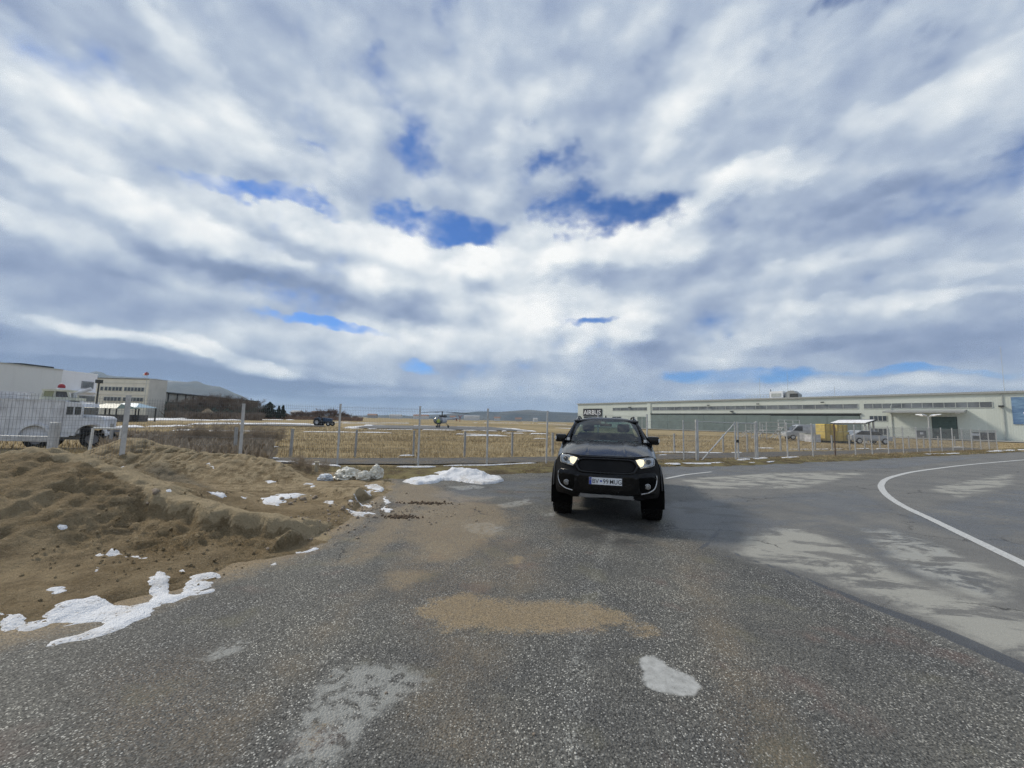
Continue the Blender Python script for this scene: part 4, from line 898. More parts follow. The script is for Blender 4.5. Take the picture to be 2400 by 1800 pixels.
# bumper: one wide moulding, then the panels set in it
bh = [(0, .838), (.39, .842), (.465, .866), (.60, .880), (.745, .872), (.788, .84), (.800, .74), (.790, .62), (.745, .552), (.56, .545), (.42, .528), (0, .528)]
bumper = patch('bumper', mir(bh), .022, .03, CPAINT, lev=5)
patch('plate_panel', mir([(0, .812), (.45, .806), (.47, .79), (.40, .625), (.365, .600), (0, .598)]), .027, .01, GLOSSB, bumper, 4)
patch('lower_valance', mir([(0, .530), (.42, .530), (.56, .548), (.72, .55), (.70, .49), (.52, .44), (.40, .455), (0, .46)]), .004, .03, PLAST, lev=4)
sk = mir([(0, .520), (.40, .520), (.413, .50), (.402, .462), (.27, .462), (.215, .485), (.085, .485), (.05, .478), (0, .478)])
patch('skid_plate', sk, .035, .03, SKIDM, lev=4)
for sg in (1, -1):
    def mm(p): return [(x * sg, z) for x, z in p]
    patch('fog_recess', mm([(.50, .800), (.70, .812), (.752, .79), (.764, .71), (.73, .635), (.655, .592), (.52, .575), (.505, .68)]), .025, .01, VOID, bumper, 4)
    fl = MB(); M = Matrix.Translation((sg * .632, skin(.632, .672) - .030, .672)) @ Matrix.Rotation(R(90), 4, 'X')
    fl.lathe([(.0, .016), (.030, .014), (.036, .008)], 20, 'z', M); fo = fl.build('fog_lamp', HOUS, truck, True)
    rg = MB(); rg.lathe([(.036, .004), (.037, .016), (.043, .014), (.047, .0)], 20, 'z', M); rg.build('ring', CHROME, fo, True)
    tr = MB(); path = [(.776, .835), (.784, .77), (.770, .69), (.735, .625), (.66, .582), (.60, .567), (.53, .556)]
    pp = cat(path, 22); tr.tube([(sg * x, skin(x, z) - .032, z) for x, z in pp], .009, 6); tr.build('chrome_strip', CHROME, bumper, True)
    patch('bumper_shelf', mm([(.475, .862), (.60, .877), (.74, .869), (.77, .842), (.70, .828), (.52, .815), (.485, .828)]), .030, .008, CPAINT, bumper, 3)
    hk = MB(); hk.tube([(sg * .36, -.80, .50), (sg * .36, -.86, .475), (sg * .40, -.86, .462), (sg * .44, -.80, .47)], .012, 8); hk.build('tow_hook', SKIDM, truck, True)
    # headlamp
    hl = [(.448, 1.072), (.50, 1.088), (.60, 1.105), (.70, 1.110), (.742, 1.098), (.757, 1.060), (.745, 1.005), (.722, .975), (.62, .957), (.525, .944), (.512, .968), (.475, 1.020)]
    lamp = patch('headlight', mm(hl), .004, .02, HOUS, lev=3)
    patch('lit_reflector', mm([(.462, 1.068), (.52, 1.082), (.578, 1.076), (.588, 1.03), (.568, .985), (.528, .968), (.50, 1.0)]), .009, .003, LAMPON, lamp, 3, .004)
    M = Matrix.Translation((sg * .645, skin(.645, 1.038) - .010, 1.038)) @ Matrix.Rotation(R(90), 4, 'X') @ Matrix.Rotation(R(sg * 22), 4, 'Y')
    pr = MB(); pr.lathe([(.0, .030), (.020, .027), (.033, .016), (.038, .004)], 24, 'z', M); po = pr.build('projector', LENSD, lamp, True)
    rg = MB(); rg.lathe([(.037, .0), (.039, .016), (.048, .018), (.055, .010), (.058, -.004)], 24, 'z', M); rg.build('projector_ring', CHROME, lamp, True)
    dr = MB(); pp = cat([(.752, 1.07), (.747, 1.01), (.722, .980), (.62, .962), (.53, .950)], 18); dr.tube([(sg * x, skin(x, z) - .012, z) for x, z in pp], .009, 6); dr.build('daytime_strip', WHITEP, lamp, True)
    patch('lamp_cover', mm(hl), .030, .012, CLEAR, lamp, 3, .004)
# grille
go = dens(mir([(0, 1.088), (.37, 1.082), (.44, 1.066), (.508, .985), (.452, .868), (.385, .852), (0, .846)]), .06)
def shrink(poly, a, bz):
    return [(x * a, .962 + (z - .962) * bz + .002) for x, z in poly]
gi = shrink(go, .905, .74)
grille = ring_patch('grille', go, gi, .022, .03, GLOSSB)
V_ = mir([(0, 1.04), (.38, 1.038), (.46, .96), (.41, .878), (0, .872)])
patch('grille_recess', V_, -.052, .01, VOID, grille, 3)
for z in (.905, .935, .965, .995, 1.022):
    b = MB(); hwx = float(np.interp(z, [.878, .96, 1.038], [.38, .44, .36]))
    b.tube([(x, skin(x, z) + .034, z) for x in np.linspace(-hwx, hwx, 15)], .0065, 6); b.build('grille_bar', PLAST, grille, True)
b = MB()
for x in np.arange(-.26, .27, .026):
    zt = .996 if int(round(x / .026)) % 3 else 1.012
    b.tube([(x, skin(x, .93) + .028, .912), (x + .010, skin(x, .98) + .028, zt)], .0045, 4)
b.build('grille_insert', simple('grille_grey', (.10, .10, .10), .5), grille)
for sg in (1, -1):
    for k in range(3):
        x = .35 + .03 * k; b = MB(); b.tube([(sg * x, skin(x, .9) + .02, .89 + .012 * k), (sg * (x + .012), skin(x, .96) + .02, .955), (sg * (x - .012), skin(x, 1.0) + .02, 1.02 - .015 * k)], .007, 6); b.build('grille_fin', GLOSSB, grille, True)
b = MB(); b.tube([(x, skin(x, 1.095) - .006, 1.098 + .00 * abs(x)) for x in np.linspace(-.43, .43, 25)], .013, 8); b.build('hood_lip', GLOSSB, truck, True)
# number plate
pl = empty('number_plate', (-.012, -.948, .734)); pl.parent = truck; pl.rotation_euler = (R(-3), 0, 0)
b = MB(); b.box(-.265, .265, .003, .016, -.064, .064); b.build('plate_holder', PLATEK, pl, False, .004)
b = MB(); b.box(-.250, .250, -.004, .003, -.054, .054); b.build('plate_sheet', PLATEW, pl, False, .002)
b = MB(); b.box(-.2485, -.214, -.0065, -.004, -.052, .052); b.build('blue_band', PLATEB, pl)
b = MB()
for k in range(12):
    a = 6.28319 * k / 12; b.box(-.2315 + .011 * math.cos(a) - .0018, -.2315 + .011 * math.cos(a) + .0018, -.0078, -.0065, .020 + .011 * math.sin(a) - .0018, .020 + .011 * math.sin(a) + .0018)
b.build('star_ring', simple('plate_yellow', (.75, .60, .05), .5), pl)
def text_mesh(txt, size, mat, parent, loc, rot=(R(90), 0, 0), depth=.002, bold=.0, sx=1.0, name='lettering', align='LEFT'):
    cu = bpy.data.curves.new(name, 'FONT'); cu.body = txt; cu.size = size; cu.extrude = depth; cu.offset = bold; cu.align_x = align; cu.resolution_u = 3
    tmp = bpy.data.objects.new('tmp', cu); col.objects.link(tmp); bpy.context.view_layer.update()
    me = bpy.data.meshes.new_from_object(tmp.evaluated_get(bpy.context.evaluated_depsgraph_get())); bpy.data.objects.remove(tmp); bpy.data.curves.remove(cu)
    o = link(name, me, mat, parent); o.location = loc; o.rotation_euler = rot; o.scale = (sx, 1, 1); return o
text_mesh('BV', .098, PLATEK, pl, (-.206, -.0042, -.035), bold=.0003, sx=.92)
text_mesh('99', .098, PLATEK, pl, (-.040, -.0042, -.035), bold=.0003, sx=.92)
text_mesh('MUG', .098, PLATEK, pl, (.062, -.0042, -.035), bold=.0003, sx=.86)
b = MB(); M = Matrix.Translation((-.068, -.004, .002)) @ Matrix.Rotation(R(90), 4, 'X'); b.lathe([(0, .003), (.015, .003), (.016, 0)], 16, 'z', M); b.build('plate_emblem', PLATEB, pl)

# ---- greenhouse
def quadgrid(name, p00, p10, p11, p01, mat, parent, nu=10, nv=6, bow=(0, 0, 0), bowv=(0, 0, 0)):
    V_ = []
    for j in range(nv):
        for i in range(nu):
            u, v = i / (nu - 1), j / (nv - 1)
            q = (Vector(p00) * (1 - u) + Vector(p10) * u) * (1 - v) + (Vector(p01) * (1 - u) + Vector(p11) * u) * v
            q += Vector(bow) * (1 - (2 * u - 1) ** 2) + Vector(bowv) * (1 - (2 * v - 1) ** 2); V_.append(tuple(q))
    return loft_obj(name, V_, nu, nv, mat, parent)
ws = quadgrid('windshield', (-.70, .60, 1.275), (.70, .60, 1.275), (.585, 1.20, 1.685), (-.585, 1.20, 1.685), WSG, truck, 20, 10, (0, -.14, .012), (0, -.02, .015))
# roof: domed sheet
V_ = []
for y in np.linspace(1.06, 2.50, 18):
    for u in np.linspace(-1, 1, 25):
        w = .625; yy = y + (.14 * u * u if y < 1.3 else 0) * (1 - (y - 1.06) / .24 if y < 1.3 else 0)
        z = 1.765 - .055 * u ** 4 - .018 * u * u - .07 * max(0, (1.30 - y) / .24) ** 1.6 * 1.0 - .05 * max(0, (y - 2.2) / .3) ** 2
        V_.append((u * w, yy, z))
loft_obj('roof', V_, 25, 18, CPAINT)
for sg in (1, -1):
    def pil(name, pts, r, mat=CPAINT):
        b = MB(); b.tube(pts, r, 8); return b.build(name, mat, truck, True)
    pil('a_pillar', [(sg * .775, .46, 1.265), (sg * .735, .62, 1.33), (sg * .66, .98, 1.555), (sg * .605, 1.24, 1.69), (sg * .60, 1.5, 1.725)], .036)
    pil('roof_edge', [(sg * .61, 1.26, 1.695), (sg * .622, 1.7, 1.72), (sg * .615, 2.25, 1.715), (sg * .60, 2.5, 1.68)], .034)
    pil('b_pillar', [(sg * .85, 1.62, 1.27), (sg * .74, 1.63, 1.50), (sg * .628, 1.64, 1.70)], .036, PLAST)
    pil('c_pillar', [(sg * .85, 2.53, 1.27), (sg * .74, 2.52, 1.50), (sg * .61, 2.47, 1.69)], .05)
    quadgrid('side_window', (sg * .848, .72, 1.28), (sg * .848, 1.60, 1.28), (sg * .63, 1.60, 1.70), (sg * .63, 1.24, 1.69), SIDEG, truck, 6, 6)
    quadgrid('side_window', (sg * .848, 1.64, 1.28), (sg * .848, 2.50, 1.28), (sg * .62, 2.46, 1.69), (sg * .63, 1.64, 1.70), SIDEG, truck, 6, 6)
    b = MB(); b.tube([(sg * .575, 1.36, 1.725), (sg * .585, 1.46, 1.765), (sg * .60, 1.62, 1.785), (sg * .60, 2.2, 1.785), (sg * .59, 2.36, 1.765), (sg * .585, 2.42, 1.725)], .017, 8); b.build('roof_rail', PLAST, truck, True)
    # mirror
    mr = empty('mirror', (sg * .90, .74, 1.33)); mr.parent = truck
    b = MB(); b.box(-.105, .105, -.055, .065, -.085, .075)
    mo = b.build('mirror_housing', GLOSSB, mr, True, .028)
    b = MB(); x0, x1 = (.088, .112) if sg > 0 else (-.112, -.088); b.box(x0, x1, -.060, -.005, -.035, .030); b.build('indicator', WHITEP, mr, False, .006)
    b = MB(); b.box(-.085, .085, .063, .069, -.06, .06); b.build('mirror_glass', CHROME, mr)
    b = MB(); b.tube([(-sg * .09, .0, -.055), (-sg * .02, .0, -.06)], .028, 8, .034); b.build('mirror_arm', PLAST, mr, True)
    # small square lamp on a bracket by the hood hinge
    lp_ = empty('work_lamp', (sg * .715, .40, 1.325)); lp_.parent = truck
    b = MB(); b.box(-.033, .033, -.02, .03, -.033, .033); b.build('lamp_body', PLAST, lp_, False, .006)
    b = MB(); b.box(-.026, .026, -.025, -.0205, -.026, .026); b.build('lamp_face', WHITEP, lp_, False, .002)
    b = MB(); b.tube([(0, .005, -.033), (0, .02, -.075), (sg * .01, .03, -.085)], .010, 6); b.build('lamp_bracket', PLAST, lp_, True)
quadgrid('rear_window', (-.70, 2.55, 1.29), (.70, 2.55, 1.29), (.56, 2.47, 1.68), (-.56, 2.47, 1.68), WSG, truck, 8, 6)
b = MB(); b.box(-.86, .86, 2.50, 2.58, .5, 1.285); b.build('cab_back', VOID, truck)
b = MB(); b.box(-.66, .66, 1.14, 1.19, 1.675, 1.70); b.build('header', DASHM, truck)
# wipers, cowl, fin
b = MB(); b.box(-.70, .70, .44, .58, 1.245, 1.262); b.build('cowl_panel', PLAST, truck)
for x0, x1 in ((-.60, -.08), (.05, .60)):
    b = MB(); b.tube([(x0, .53 + .10 * (x0 / .6) ** 2, 1.292), (x1, .47 + .10 * (x1 / .6) ** 2, 1.30)], .010, 5); b.build('wiper', PLAST, truck)
b = MB(); b.raw([(-.02, 1.50, 1.76), (.02, 1.50, 1.76), (.02, 1.60, 1.76), (-.02, 1.60, 1.76), (-.008, 1.55, 1.815), (.008, 1.55, 1.815), (.008, 1.60, 1.815), (-.008, 1.60, 1.815)], [(0, 1, 5, 4), (1, 2, 6, 5), (2, 3, 7, 6), (3, 0, 4, 7), (4, 5, 6, 7)]); b.build('antenna_fin', PLAST, truck)
# ---- cabin
b = MB(); b.prism([(.60, 1.0), (.58, 1.235), (.72, 1.272), (.95, 1.255), (1.02, 1.18), (1.0, 1.0)], 0, -.80, .80); b.build('dashboard', DASHM, truck, False, .01)
b = MB(); b.prism([(.80, 1.26), (.84, 1.315), (.98, 1.31), (1.0, 1.25)], 0, .20, .56); b.build('instrument_hood', DASHM, truck, False, .01)
b = MB(); M = Matrix.Translation((.38, 1.12, 1.235)) @ Matrix.Rotation(R(-66), 4, 'X'); n = 24
b.tube([M @ Vector((.185 * math.cos(6.2832 * k / n), .185 * math.sin(6.2832 * k / n), 0)) for k in range(n + 1)], .016, 8, caps=False)
for a in (R(0), R(180), R(270)): b.tube([M @ Vector((.03 * math.cos(a), .03 * math.sin(a), 0)), M @ Vector((.175 * math.cos(a), .175 * math.sin(a), 0))], .02, 6)
b.lathe([(0, -.02), (.06, -.015), (.065, .03)], 16, 'z', M); b.build('steering_wheel', DASHM, truck, True)
def seat(x, y, w, rear=False):
    s_ = empty('seat', (x, y, .75)); s_.parent = truck
    b = MB(); b.box(-w / 2, w / 2, -.50, .0, .0, .17); b.build('cushion', SEATM, s_, True, .04)
    b = MB(); b.prism([(-.02, .12), (.09, .66), (.19, .66), (.13, .12)], 0, -w / 2, w / 2); b.build('seat_back', SEATM, s_, True, .04)
    for hx in ((0,) if not rear else (-w * .33, w * .33)):
        b = MB(); b.box(hx - .125, hx + .125, .10, .19, .70, .88); b.build('headrest', SEATM, s_, True, .035)
        
        for q in (-.05, .05): b = MB(); b.tube([(hx + q, .14, .62), (hx + q, .14, .72)], .007, 6); b.build('headrest_post', CHROME, s_)
seat(-.38, 1.62, .50); seat(.38, 1.62, .50); seat(0, 2.26, 1.30, True)
b = MB(); b.box(-.12, .12, 1.02, 1.05, 1.575, 1.635); b.tube([(0, 1.06, 1.62), (0, 1.12, 1.67)], .016, 6); b.build('rear_view_mirror', DASHM, truck, False, .01)
b = MB(); b.box(-.55, -.10, 1.16, 1.20, 1.60, 1.685); b.build('sun_visor', simple('visor_grey', (.42, .44, .42), .8), truck, False, .008)

# ------------------------------------------------------------------ buildings
def plane_map(A, e):
    def f(px, py):
        d = ray(px, py); det = -d.x * e.y + e.x * d.y
        t_ = (-A.x * e.y + e.x * A.y) / det; u = (d.x * A.y - d.y * A.x) / det
        u = ((CAM.x + d.x * t_ - A.x) * e.x + (CAM.y + d.y * t_ - A.y) * e.y)
        return u, CAM_H + d.z * t_
    return f
def m_clad(name, c, period=.30, dirt=(.35, .34, .30)):
    m, t, p = mat_new(name); o = t.obj(); x = t.sep(o)[0]
    w = t.m('PINGPONG', x, period / 2); st_ = t.noise(t.mapping(o, scale=(1.2, 1.2, .12)), 1.0, 6, .65)
    cc = t.mix(t.rng(st_, .5, .75, 0, .35), c, tuple(q * .78 for q in c)); pn = t.sep(t.vor(t.mapping(o, scale=(.25, 0, 0)), 1.0)[1])[0]
    cc = t.mix(1.0, cc, t.mix(pn, (.96, .96, .96), (1.03, 1.03, 1.03)), 'MULTIPLY')
    t.set(p.inputs['Base Color'], cc); p.inputs['Roughness'].default_value = .55
    t.set(p.inputs['Normal'], t.bump(t.rng(w, .03, .10), .2, .04)); return m
CLADW = m_clad('pale_green_cladding', (.60, .635, .57)); CLADG = m_clad('grey_cladding', (.68, .69, .68)); CLADWH = m_clad('white_cladding', (.82, .83, .86), .5)
GREEN = simple('green_door_panel', (.175, .215, .198), .45, var=.08, scale=.5); GREEND = simple('dark_green_shutter', (.075, .115, .105), .45, var=.08)
WGLASS = simple('window_glass', (.055, .065, .075), .08, var=.3, scale=.4, spec=.6); WGREY = simple('strip_glazing', (.16, .175, .185), .25, var=.35, scale=.35)
FRAME = simple('window_frame', (.46, .48, .45), .5); DARKT = simple('dark_trim', (.05, .055, .055), .6); ROOFM = simple('roof_sheet', (.33, .34, .33), .6)
CREAM = simple('cream_render', (.74, .71, .60), .8, var=.06, scale=.3, dirt=(.40, .37, .30), dirt_amt=.4, dirt_scale=.4); CREAM2 = simple('beige_shaded_render', (.60, .58, .52), .8, var=.06, scale=.3, dirt=(.33, .31, .27), dirt_amt=.4, dirt_scale=.3)  # second tone: beige courses, and painted shade for the end wall
SIGNK = simple('sign_dark_grey', (.035, .036, .04), .4); SIGNW = simple('sign_white', (.80, .81, .82), .5, var=.02)
HA, HB = Vector((28.2, 164.0, 0)), Vector((97.0, 70.0, 0)); he = (HB - HA).normalized(); HH = 9.45
hangar = empty('hangar', HA, math.atan2(he.y, he.x)); tag(hangar, 'long pale green hangar with wide green doors behind the field on the right', 'hangar')
hp = plane_map(HA, he)
def hbox(name, u0, u1, y0, y1, z0, z1, mat, parent=hangar, bevel=0): b = MB(); b.box(u0, u1, y0, y1, z0, z1); return b.build(name, mat, parent, False, bevel)
HL = 150.0
hbox('wall', 0, HL, 0, 55, -.3, HH, CLADW)
b = MB(); b.raw([(-.3, -.35, HH + .003), (HL, -.35, HH + .003), (HL, 27, HH + .9), (-.3, 27, HH + .9), (-.3, 55.3, HH + .003), (HL, 55.3, HH + .003)], [(0, 1, 2, 3), (3, 2, 5, 4)]); b.build('roof', ROOFM, hangar)
hbox('roof_edge', -.3, HL, -.36, -.01, HH - .30, HH + .10, simple('edge_flashing', (.36, .37, .35), .5))
def prect(a, b_):   # two pixel corners (top-left, bottom-right) -> u0,u1,z0,z1
    u0, z1 = hp(*a); u1, z0 = hp(*b_); return u0, u1, z0, z1
def window(a, b_, n, mat=WGREY, parent=hangar, name='window', fr=.10, vertical=None, zz=None):
    u0, u1, z0, z1 = prect(a, b_)
    if zz: z0, z1 = zz
    f = MB(); d0, d1 = -.10, -.004
    f.box(u0, u1, d0, d1, z0, z0 + fr); f.box(u0, u1, d0, d1, z1 - fr, z1)
    for i in range(n + 1):
        u = u0 + (u1 - u0 - fr) * i / n; f.box(u, u + fr, d0 + .006, d1 - .006, z0 + fr, z1 - fr)
    w = f.build(name, FRAME, parent)
    for i in range(n):
        ua = u0 + (u1 - u0 - fr) * i / n + fr; ub = u0 + (u1 - u0 - fr) * (i + 1) / n
        p_ = MB(); p_.box(ua, ub, -.05, -.012, z0 + fr, z1 - fr); p_.build('pane', mat, w)
    return w
zs1 = (hp(1600, 961.5)[1], hp(1600, 952.8)[1])
window((1436, 957), (1517, 964), 4, zz=zs1); window((1529, 954), (2012, 956), 20, zz=zs1); window((2023.5, 942), (2327, 951), 12, zz=zs1)
# wide sliding door in panels
u0, _ = hp(1527, 990); u1, _ = hp(2017, 1000); zt = hp(1700, 971.2)[1]
dr_ = hbox('hangar_door', u0, u1, -.06, -.004, .05, zt, DARKT)
n = 9
for i in range(n):
    ua = u0 + (u1 - u0) * i / n + .03; ub = u0 + (u1 - u0) * (i + 1) / n - .03
    hbox('door_panel', ua, ub, -.16 if i < 6 else -.22, -.065, .08, zt - .12 if i < 6 else zt - .35, GREEN, dr_)
hbox('door_track', u0 - .3, u1 + .3, -.30, -.065, zt + .01, zt + .28, DARKT)
hbox('pilaster', u0 - 1.5, u0 - .2, -.22, -.004, -.2, HH - .6, CLADW)
sd = prect((1494, 977), (1517, 1004)); d2 = hbox('door', sd[0], sd[1], -.10, -.004, .05, sd[3], GREEN); hbox('door_bar', (sd[0] + sd[1]) / 2 - .12, (sd[0] + sd[1]) / 2 + .12, -.14, -.101, .06, sd[3] - .02, FRAME, d2)
window((1435, 976), (1456, 980.5), 2, WGLASS); window((1368, 976), (1413, 981), 4, WGLASS)
window((2037, 974), (2080, 987.5), 4, WGLASS); window((2035, 1003), (2083, 1020.5), 4, WGLASS)
# loading bay
u0, u1, z0, z1 = prect((2183, 977), (2247, 1030)); sh = hbox('roller_door', u0, u1, -.12, -.004, .02, z1, DARKT)
for i in range(14):
    za = .04 + (z1 - .1) * i / 14; hbox('shutter_slat', u0 + .08, u1 - .08, -.17, -.125, za, za + (z1 - .1) / 14 - .03, GREEND, sh)
for px_q in (2196, 2213, 2234):
    a = hp(px_q - 3, 1015); hbox('shutter_window', a[0], a[0] + .55, -.19, -.172, a[1] - .12, a[1] + .12, WGLASS, sh)
u0, u1, z0, z1 = prect((2077.7, 961), (2265.8, 967)); cn = MB(); cn.prism([(-4.2, z1 - .75), (-4.2, z1 - .45), (-.004, z1), (-.004, z1 - .25)], 0, u0, u1); canopy = cn.build('canopy', ROOFM, hangar)
for px_q in (2160, 2248):
    a = hp(px_q, 966)[0]; hbox('canopy_lamp', a - .3, a + .3, -3.0, -2.6, z1 - .92, z1 - .70, SIGNW, canopy)
u0, u1, z0, z1 = prect((2148, 1009), (2172, 1030)); d3 = hbox('door', u0, u1, -.10, -.004, .03, z1, simple('grey_door', (.16, .165, .17), .5)); hbox('door_sign', u0 + .5, u0 + 1.0, -.118, -.102, z1 - .8, z1 - .35, SIGNW, d3)
e1 = window((2278, 1012), (2335, 1033), 3, WGLASS, name='entrance'); a = hp(2285, 1018); hbox('door_sign', a[0] - .5, a[0] + .6, -.13, -.105, a[1] - .25, a[1] + .2, SIGNW, e1)
hbox('downpipe', hp(2090, 1000)[0], hp(2090, 1000)[0] + .15, -.16, -.004, 0, HH - 2.4, FRAME); hbox('downpipe', hp(2353, 1000)[0], hp(2353, 1000)[0] + .14, -.16, -.004, 0, HH - .4, FRAME)
for q in ((1477, 954.5), (1662, 950), (1778, 947), (1929, 943), (1716, 964.5), (2347, 952)):
    a = hp(*q); hbox('floodlight', a[0] - .35, a[0] + .35, -.7, -.36 if q[1] < 951 else -.004, a[1] - .12, a[1] + .12, SIGNK)
# sign
u0, u1, z0, z1 = prect((1368, 958.2), (1411, 975.3)); sg_ = hbox('sign_board', u0, u1, -.30, -.004, z0, z1, SIGNK)
tm = text_mesh('AIRBUS', (z1 - z0) * .86, SIGNW, sg_, ((u0 + u1) / 2, -.31, z0 + (z1 - z0) * .20), depth=.05, bold=.012, name='lettering', align='CENTER')
bpy.context.view_layer.update(); tm.scale = ((u1 - u0) * .92 / max(tm.dimensions.x, .1), 1, 1)
# hoarding with an abstract aerial picture
def m_banner():
    m, t, p = mat_new('banner_print'); o = t.obj(); n_ = t.noise(t.mapping(o, scale=(.35, 1, 1.2)), .8, 6, .65); n2 = t.noise(o, 1.1, 3, .5)
    c = t.mix(t.rng(n_, .35, .65), (.10, .18, .32), (.24, .38, .52)); c = t.mix(t.rng(n_, .62, .72, 0, .7), c, (.45, .60, .68)); t.set(p.inputs['Base Color'], c); p.inputs['Roughness'].default_value = .5; return m
u0, u1, z0, z1 = prect((2369, 930.5), (2471, 995)); bn = hbox('banner', u0, u0 + 8.6, -.14, -.004, hp(2371, 994)[1], hp(2371, 931)[1], m_banner())
for (du, dz_, r_, mt) in ((2.6, 2.6, .75, SIGNK), (1.75, 2.1, .42, SIGNW), (3.3, 3.0, .5, SIGNK), (1.9, 1.1, .38, SIGNW), (3.0, 1.9, .35, SIGNW), (3.9, 2.2, .8, simple('banner_red', (.30, .05, .04), .5)), (4.9, 2.7, .6, SIGNW)):
    b = MB(); b.lathe([(0, .02), (r_, .0)], 14, 'z', Matrix.Translation((u0 + du, -.146 - .002 * du, hp(2371, 994)[1] + dz_)) @ Matrix.Rotation(R(90), 4, 'X') @ Matrix.Diagonal((1.2, .8, 1, 1))); b.build('banner_shape', mt, bn)
# roof plant
pu, pz = hp(1793, 930); plant = empty('roof_plant', (HA + he * pu).to_tuple()); plant.rotation_euler = hangar.rotation_euler; tag(plant, 'white ventilation plant with duct standing on the hangar roof', 'ventilation unit')
w1 = hp(1825, 930)[0] - pu; w2 = hp(1862, 930)[0] - pu; w0 = hp(1738, 932)[0] - pu; ztop = hp(1810, 917)[1]
b = MB(); b.box(0, w1, 3, 8, HH + .1, ztop + .2); b.build('unit', SIGNW, plant, False, .05)
b = MB(); b.box(.5, w1 - .5, 2.9, 2.99, HH + .6, ztop - .4); b.build('louvre', FRAME, plant)
b = MB(); b.prism([(w1 + .4, HH + .1), (w1 + .4, ztop - .3), (w1 + 1.2, ztop + .25), (w2 - 1.4, ztop + .25), (w2 - .3, ztop - .7), (w2 - .3, HH + .1)], 1, 3.4, 6.5); b.build('duct', ROOFM, plant)
b = MB(); b.box(w1 + 1.5, w1 + 3.4, 3.3, 3.39, HH + .3, ztop - .6); b.build('louvre', DARKT, plant)
b = MB(); b.tube([(.3, 3.2, ztop), (.3, 3.2, ztop + .8)], .12, 6); b.build('vent_pipe', DARKT, plant)
for i in range(9):
    b = MB(); x = w0 + (0 - w0) * i / 8; b.tube([(x, 3, HH + .1), (x, 3, HH + 1.3)], .04, 4); b.build('rail_post', FRAME, plant)
for h_ in (.7, 1.3): b = MB(); b.tube([(w0, 3, HH + h_), (0, 3, HH + h_ + .01)], .04, 4); b.build('rail', FRAME, plant)
for i, (q, h_) in enumerate((((1480, 948), 1.6), ((1664, 940), 2.2), ((1952, 925), 2.6), ((2353, 912), 9), ((1776, 934), 6), ((1842, 930), 7))):
    u = hp(*q)[0]; b = MB(); P0 = HA + he * u + Vector((-he.y, he.x, 0)) * (1.5); b.tube([(P0.x, P0.y, HH - .2), (P0.x, P0.y, HH + h_)], .035, 5); o = b.build('roof_mast', FRAME)
    tag(o, ['short thin mast on the hangar roof above the dark sign', 'thin roof mast above the first long window strip', 'thin roof mast right of the ventilation plant', 'tallest thin mast near the right end of the hangar roof', 'thin mast at the rail left of the ventilation plant', 'thin mast behind the ventilation duct'][i], 'mast', 'masts on the hangar roof')
# concrete apron in front of the hangar
nrm = Vector((-he.y, he.x, 0)); nrm = -nrm if nrm.dot(HA) > 0 else nrm
ap = [HA - he * 6 + nrm * .1, HA + he * HL + nrm * .1, HA + he * HL + nrm * 14, HA - he * 6 + nrm * 12]
tag(link('apron', mesh_np('apron', np.array([(q.x, q.y, .10) for q in ap]), [(0, 1, 2, 3)]), simple('apron_concrete', (.34, .33, .30), .85, var=.2, scale=.2)), kind='structure')

# ---- left: grey hall with white block
hall = empty('industrial_hall', (-96.6, 55, 0)); tag(hall, 'tall windowless grey hall at the far left behind the fire engine', 'hall')
def wbox(name, par, x0, x1, y0, y1, z0, z1, mat): b = MB(); b.box(x0, x1, y0, y1, z0, z1); return b.build(name, mat, par)
HG = 10.2
wbox('wall', hall, -30, 0, -12, 27.5, 0, HG, CLADG); wbox('roof_edge', hall, -30.2, .2, -12.2, 27.5, HG + .002, HG + .10, FRAME)
wbox('roof_unit', hall, -6, -.8, 21, 26.5, HG + .102, HG + .5, DARKT); wbox('vent', hall, .002, .25, 10, 11, 5.6, 5.9, DARKT)
wblock = empty('office_block', (-97.4, 82.6, 0)); tag(wblock, 'white office block with ledge between the grey hall and the cream building', 'building')
wbox('wall', wblock, -20, 0, 0, 7.7, 0, 10.25, CLADWH); wbox('extension', wblock, -16, 0, 7.702, 8.9, 0, 3.6, CLADWH); wbox('ledge', wblock, .002, 1.0, 2.7, 7.6, 5.7, 5.95, CLADWH)
f = wbox('window', wblock, .002, .14, 4.5, 7.0, 6.6, 8.3, simple('grey_surround', (.30, .31, .33), .6))
for k in range(2): wbox('pane', f, .142, .18, 4.7 + 1.1 * k, 5.7 + 1.1 * k, 6.85, 8.05, WGREY)
f = wbox('window', wblock, .002, .12, 2.8, 7.6, 3.7, 5.0, FRAME)
for k in range(5): wbox('pane', f, .122, .16, 2.9 + .93 * k, 3.75 + .93 * k, 3.8, 4.9, WGREY)
cb = empty('office_building', (-123, 114, 0)); tag(cb, 'cream three storey building with two rows of small windows', 'building')
wbox('wall', cb, -8, 15.6, 0, 5.6, 0, 11.2, CREAM); wbox('end_wall', cb, 15.602, 15.9, -.2, 5.6, 0, 11.3, CREAM2); wbox('parapet', cb, -8, 15.9, -.25, 5.6, 11.302, 11.5, ROOFM)  # end wall shade is put into its darker render
cmap = plane_map(Vector((-123, 114, 0)), Vector((1, 0, 0)))
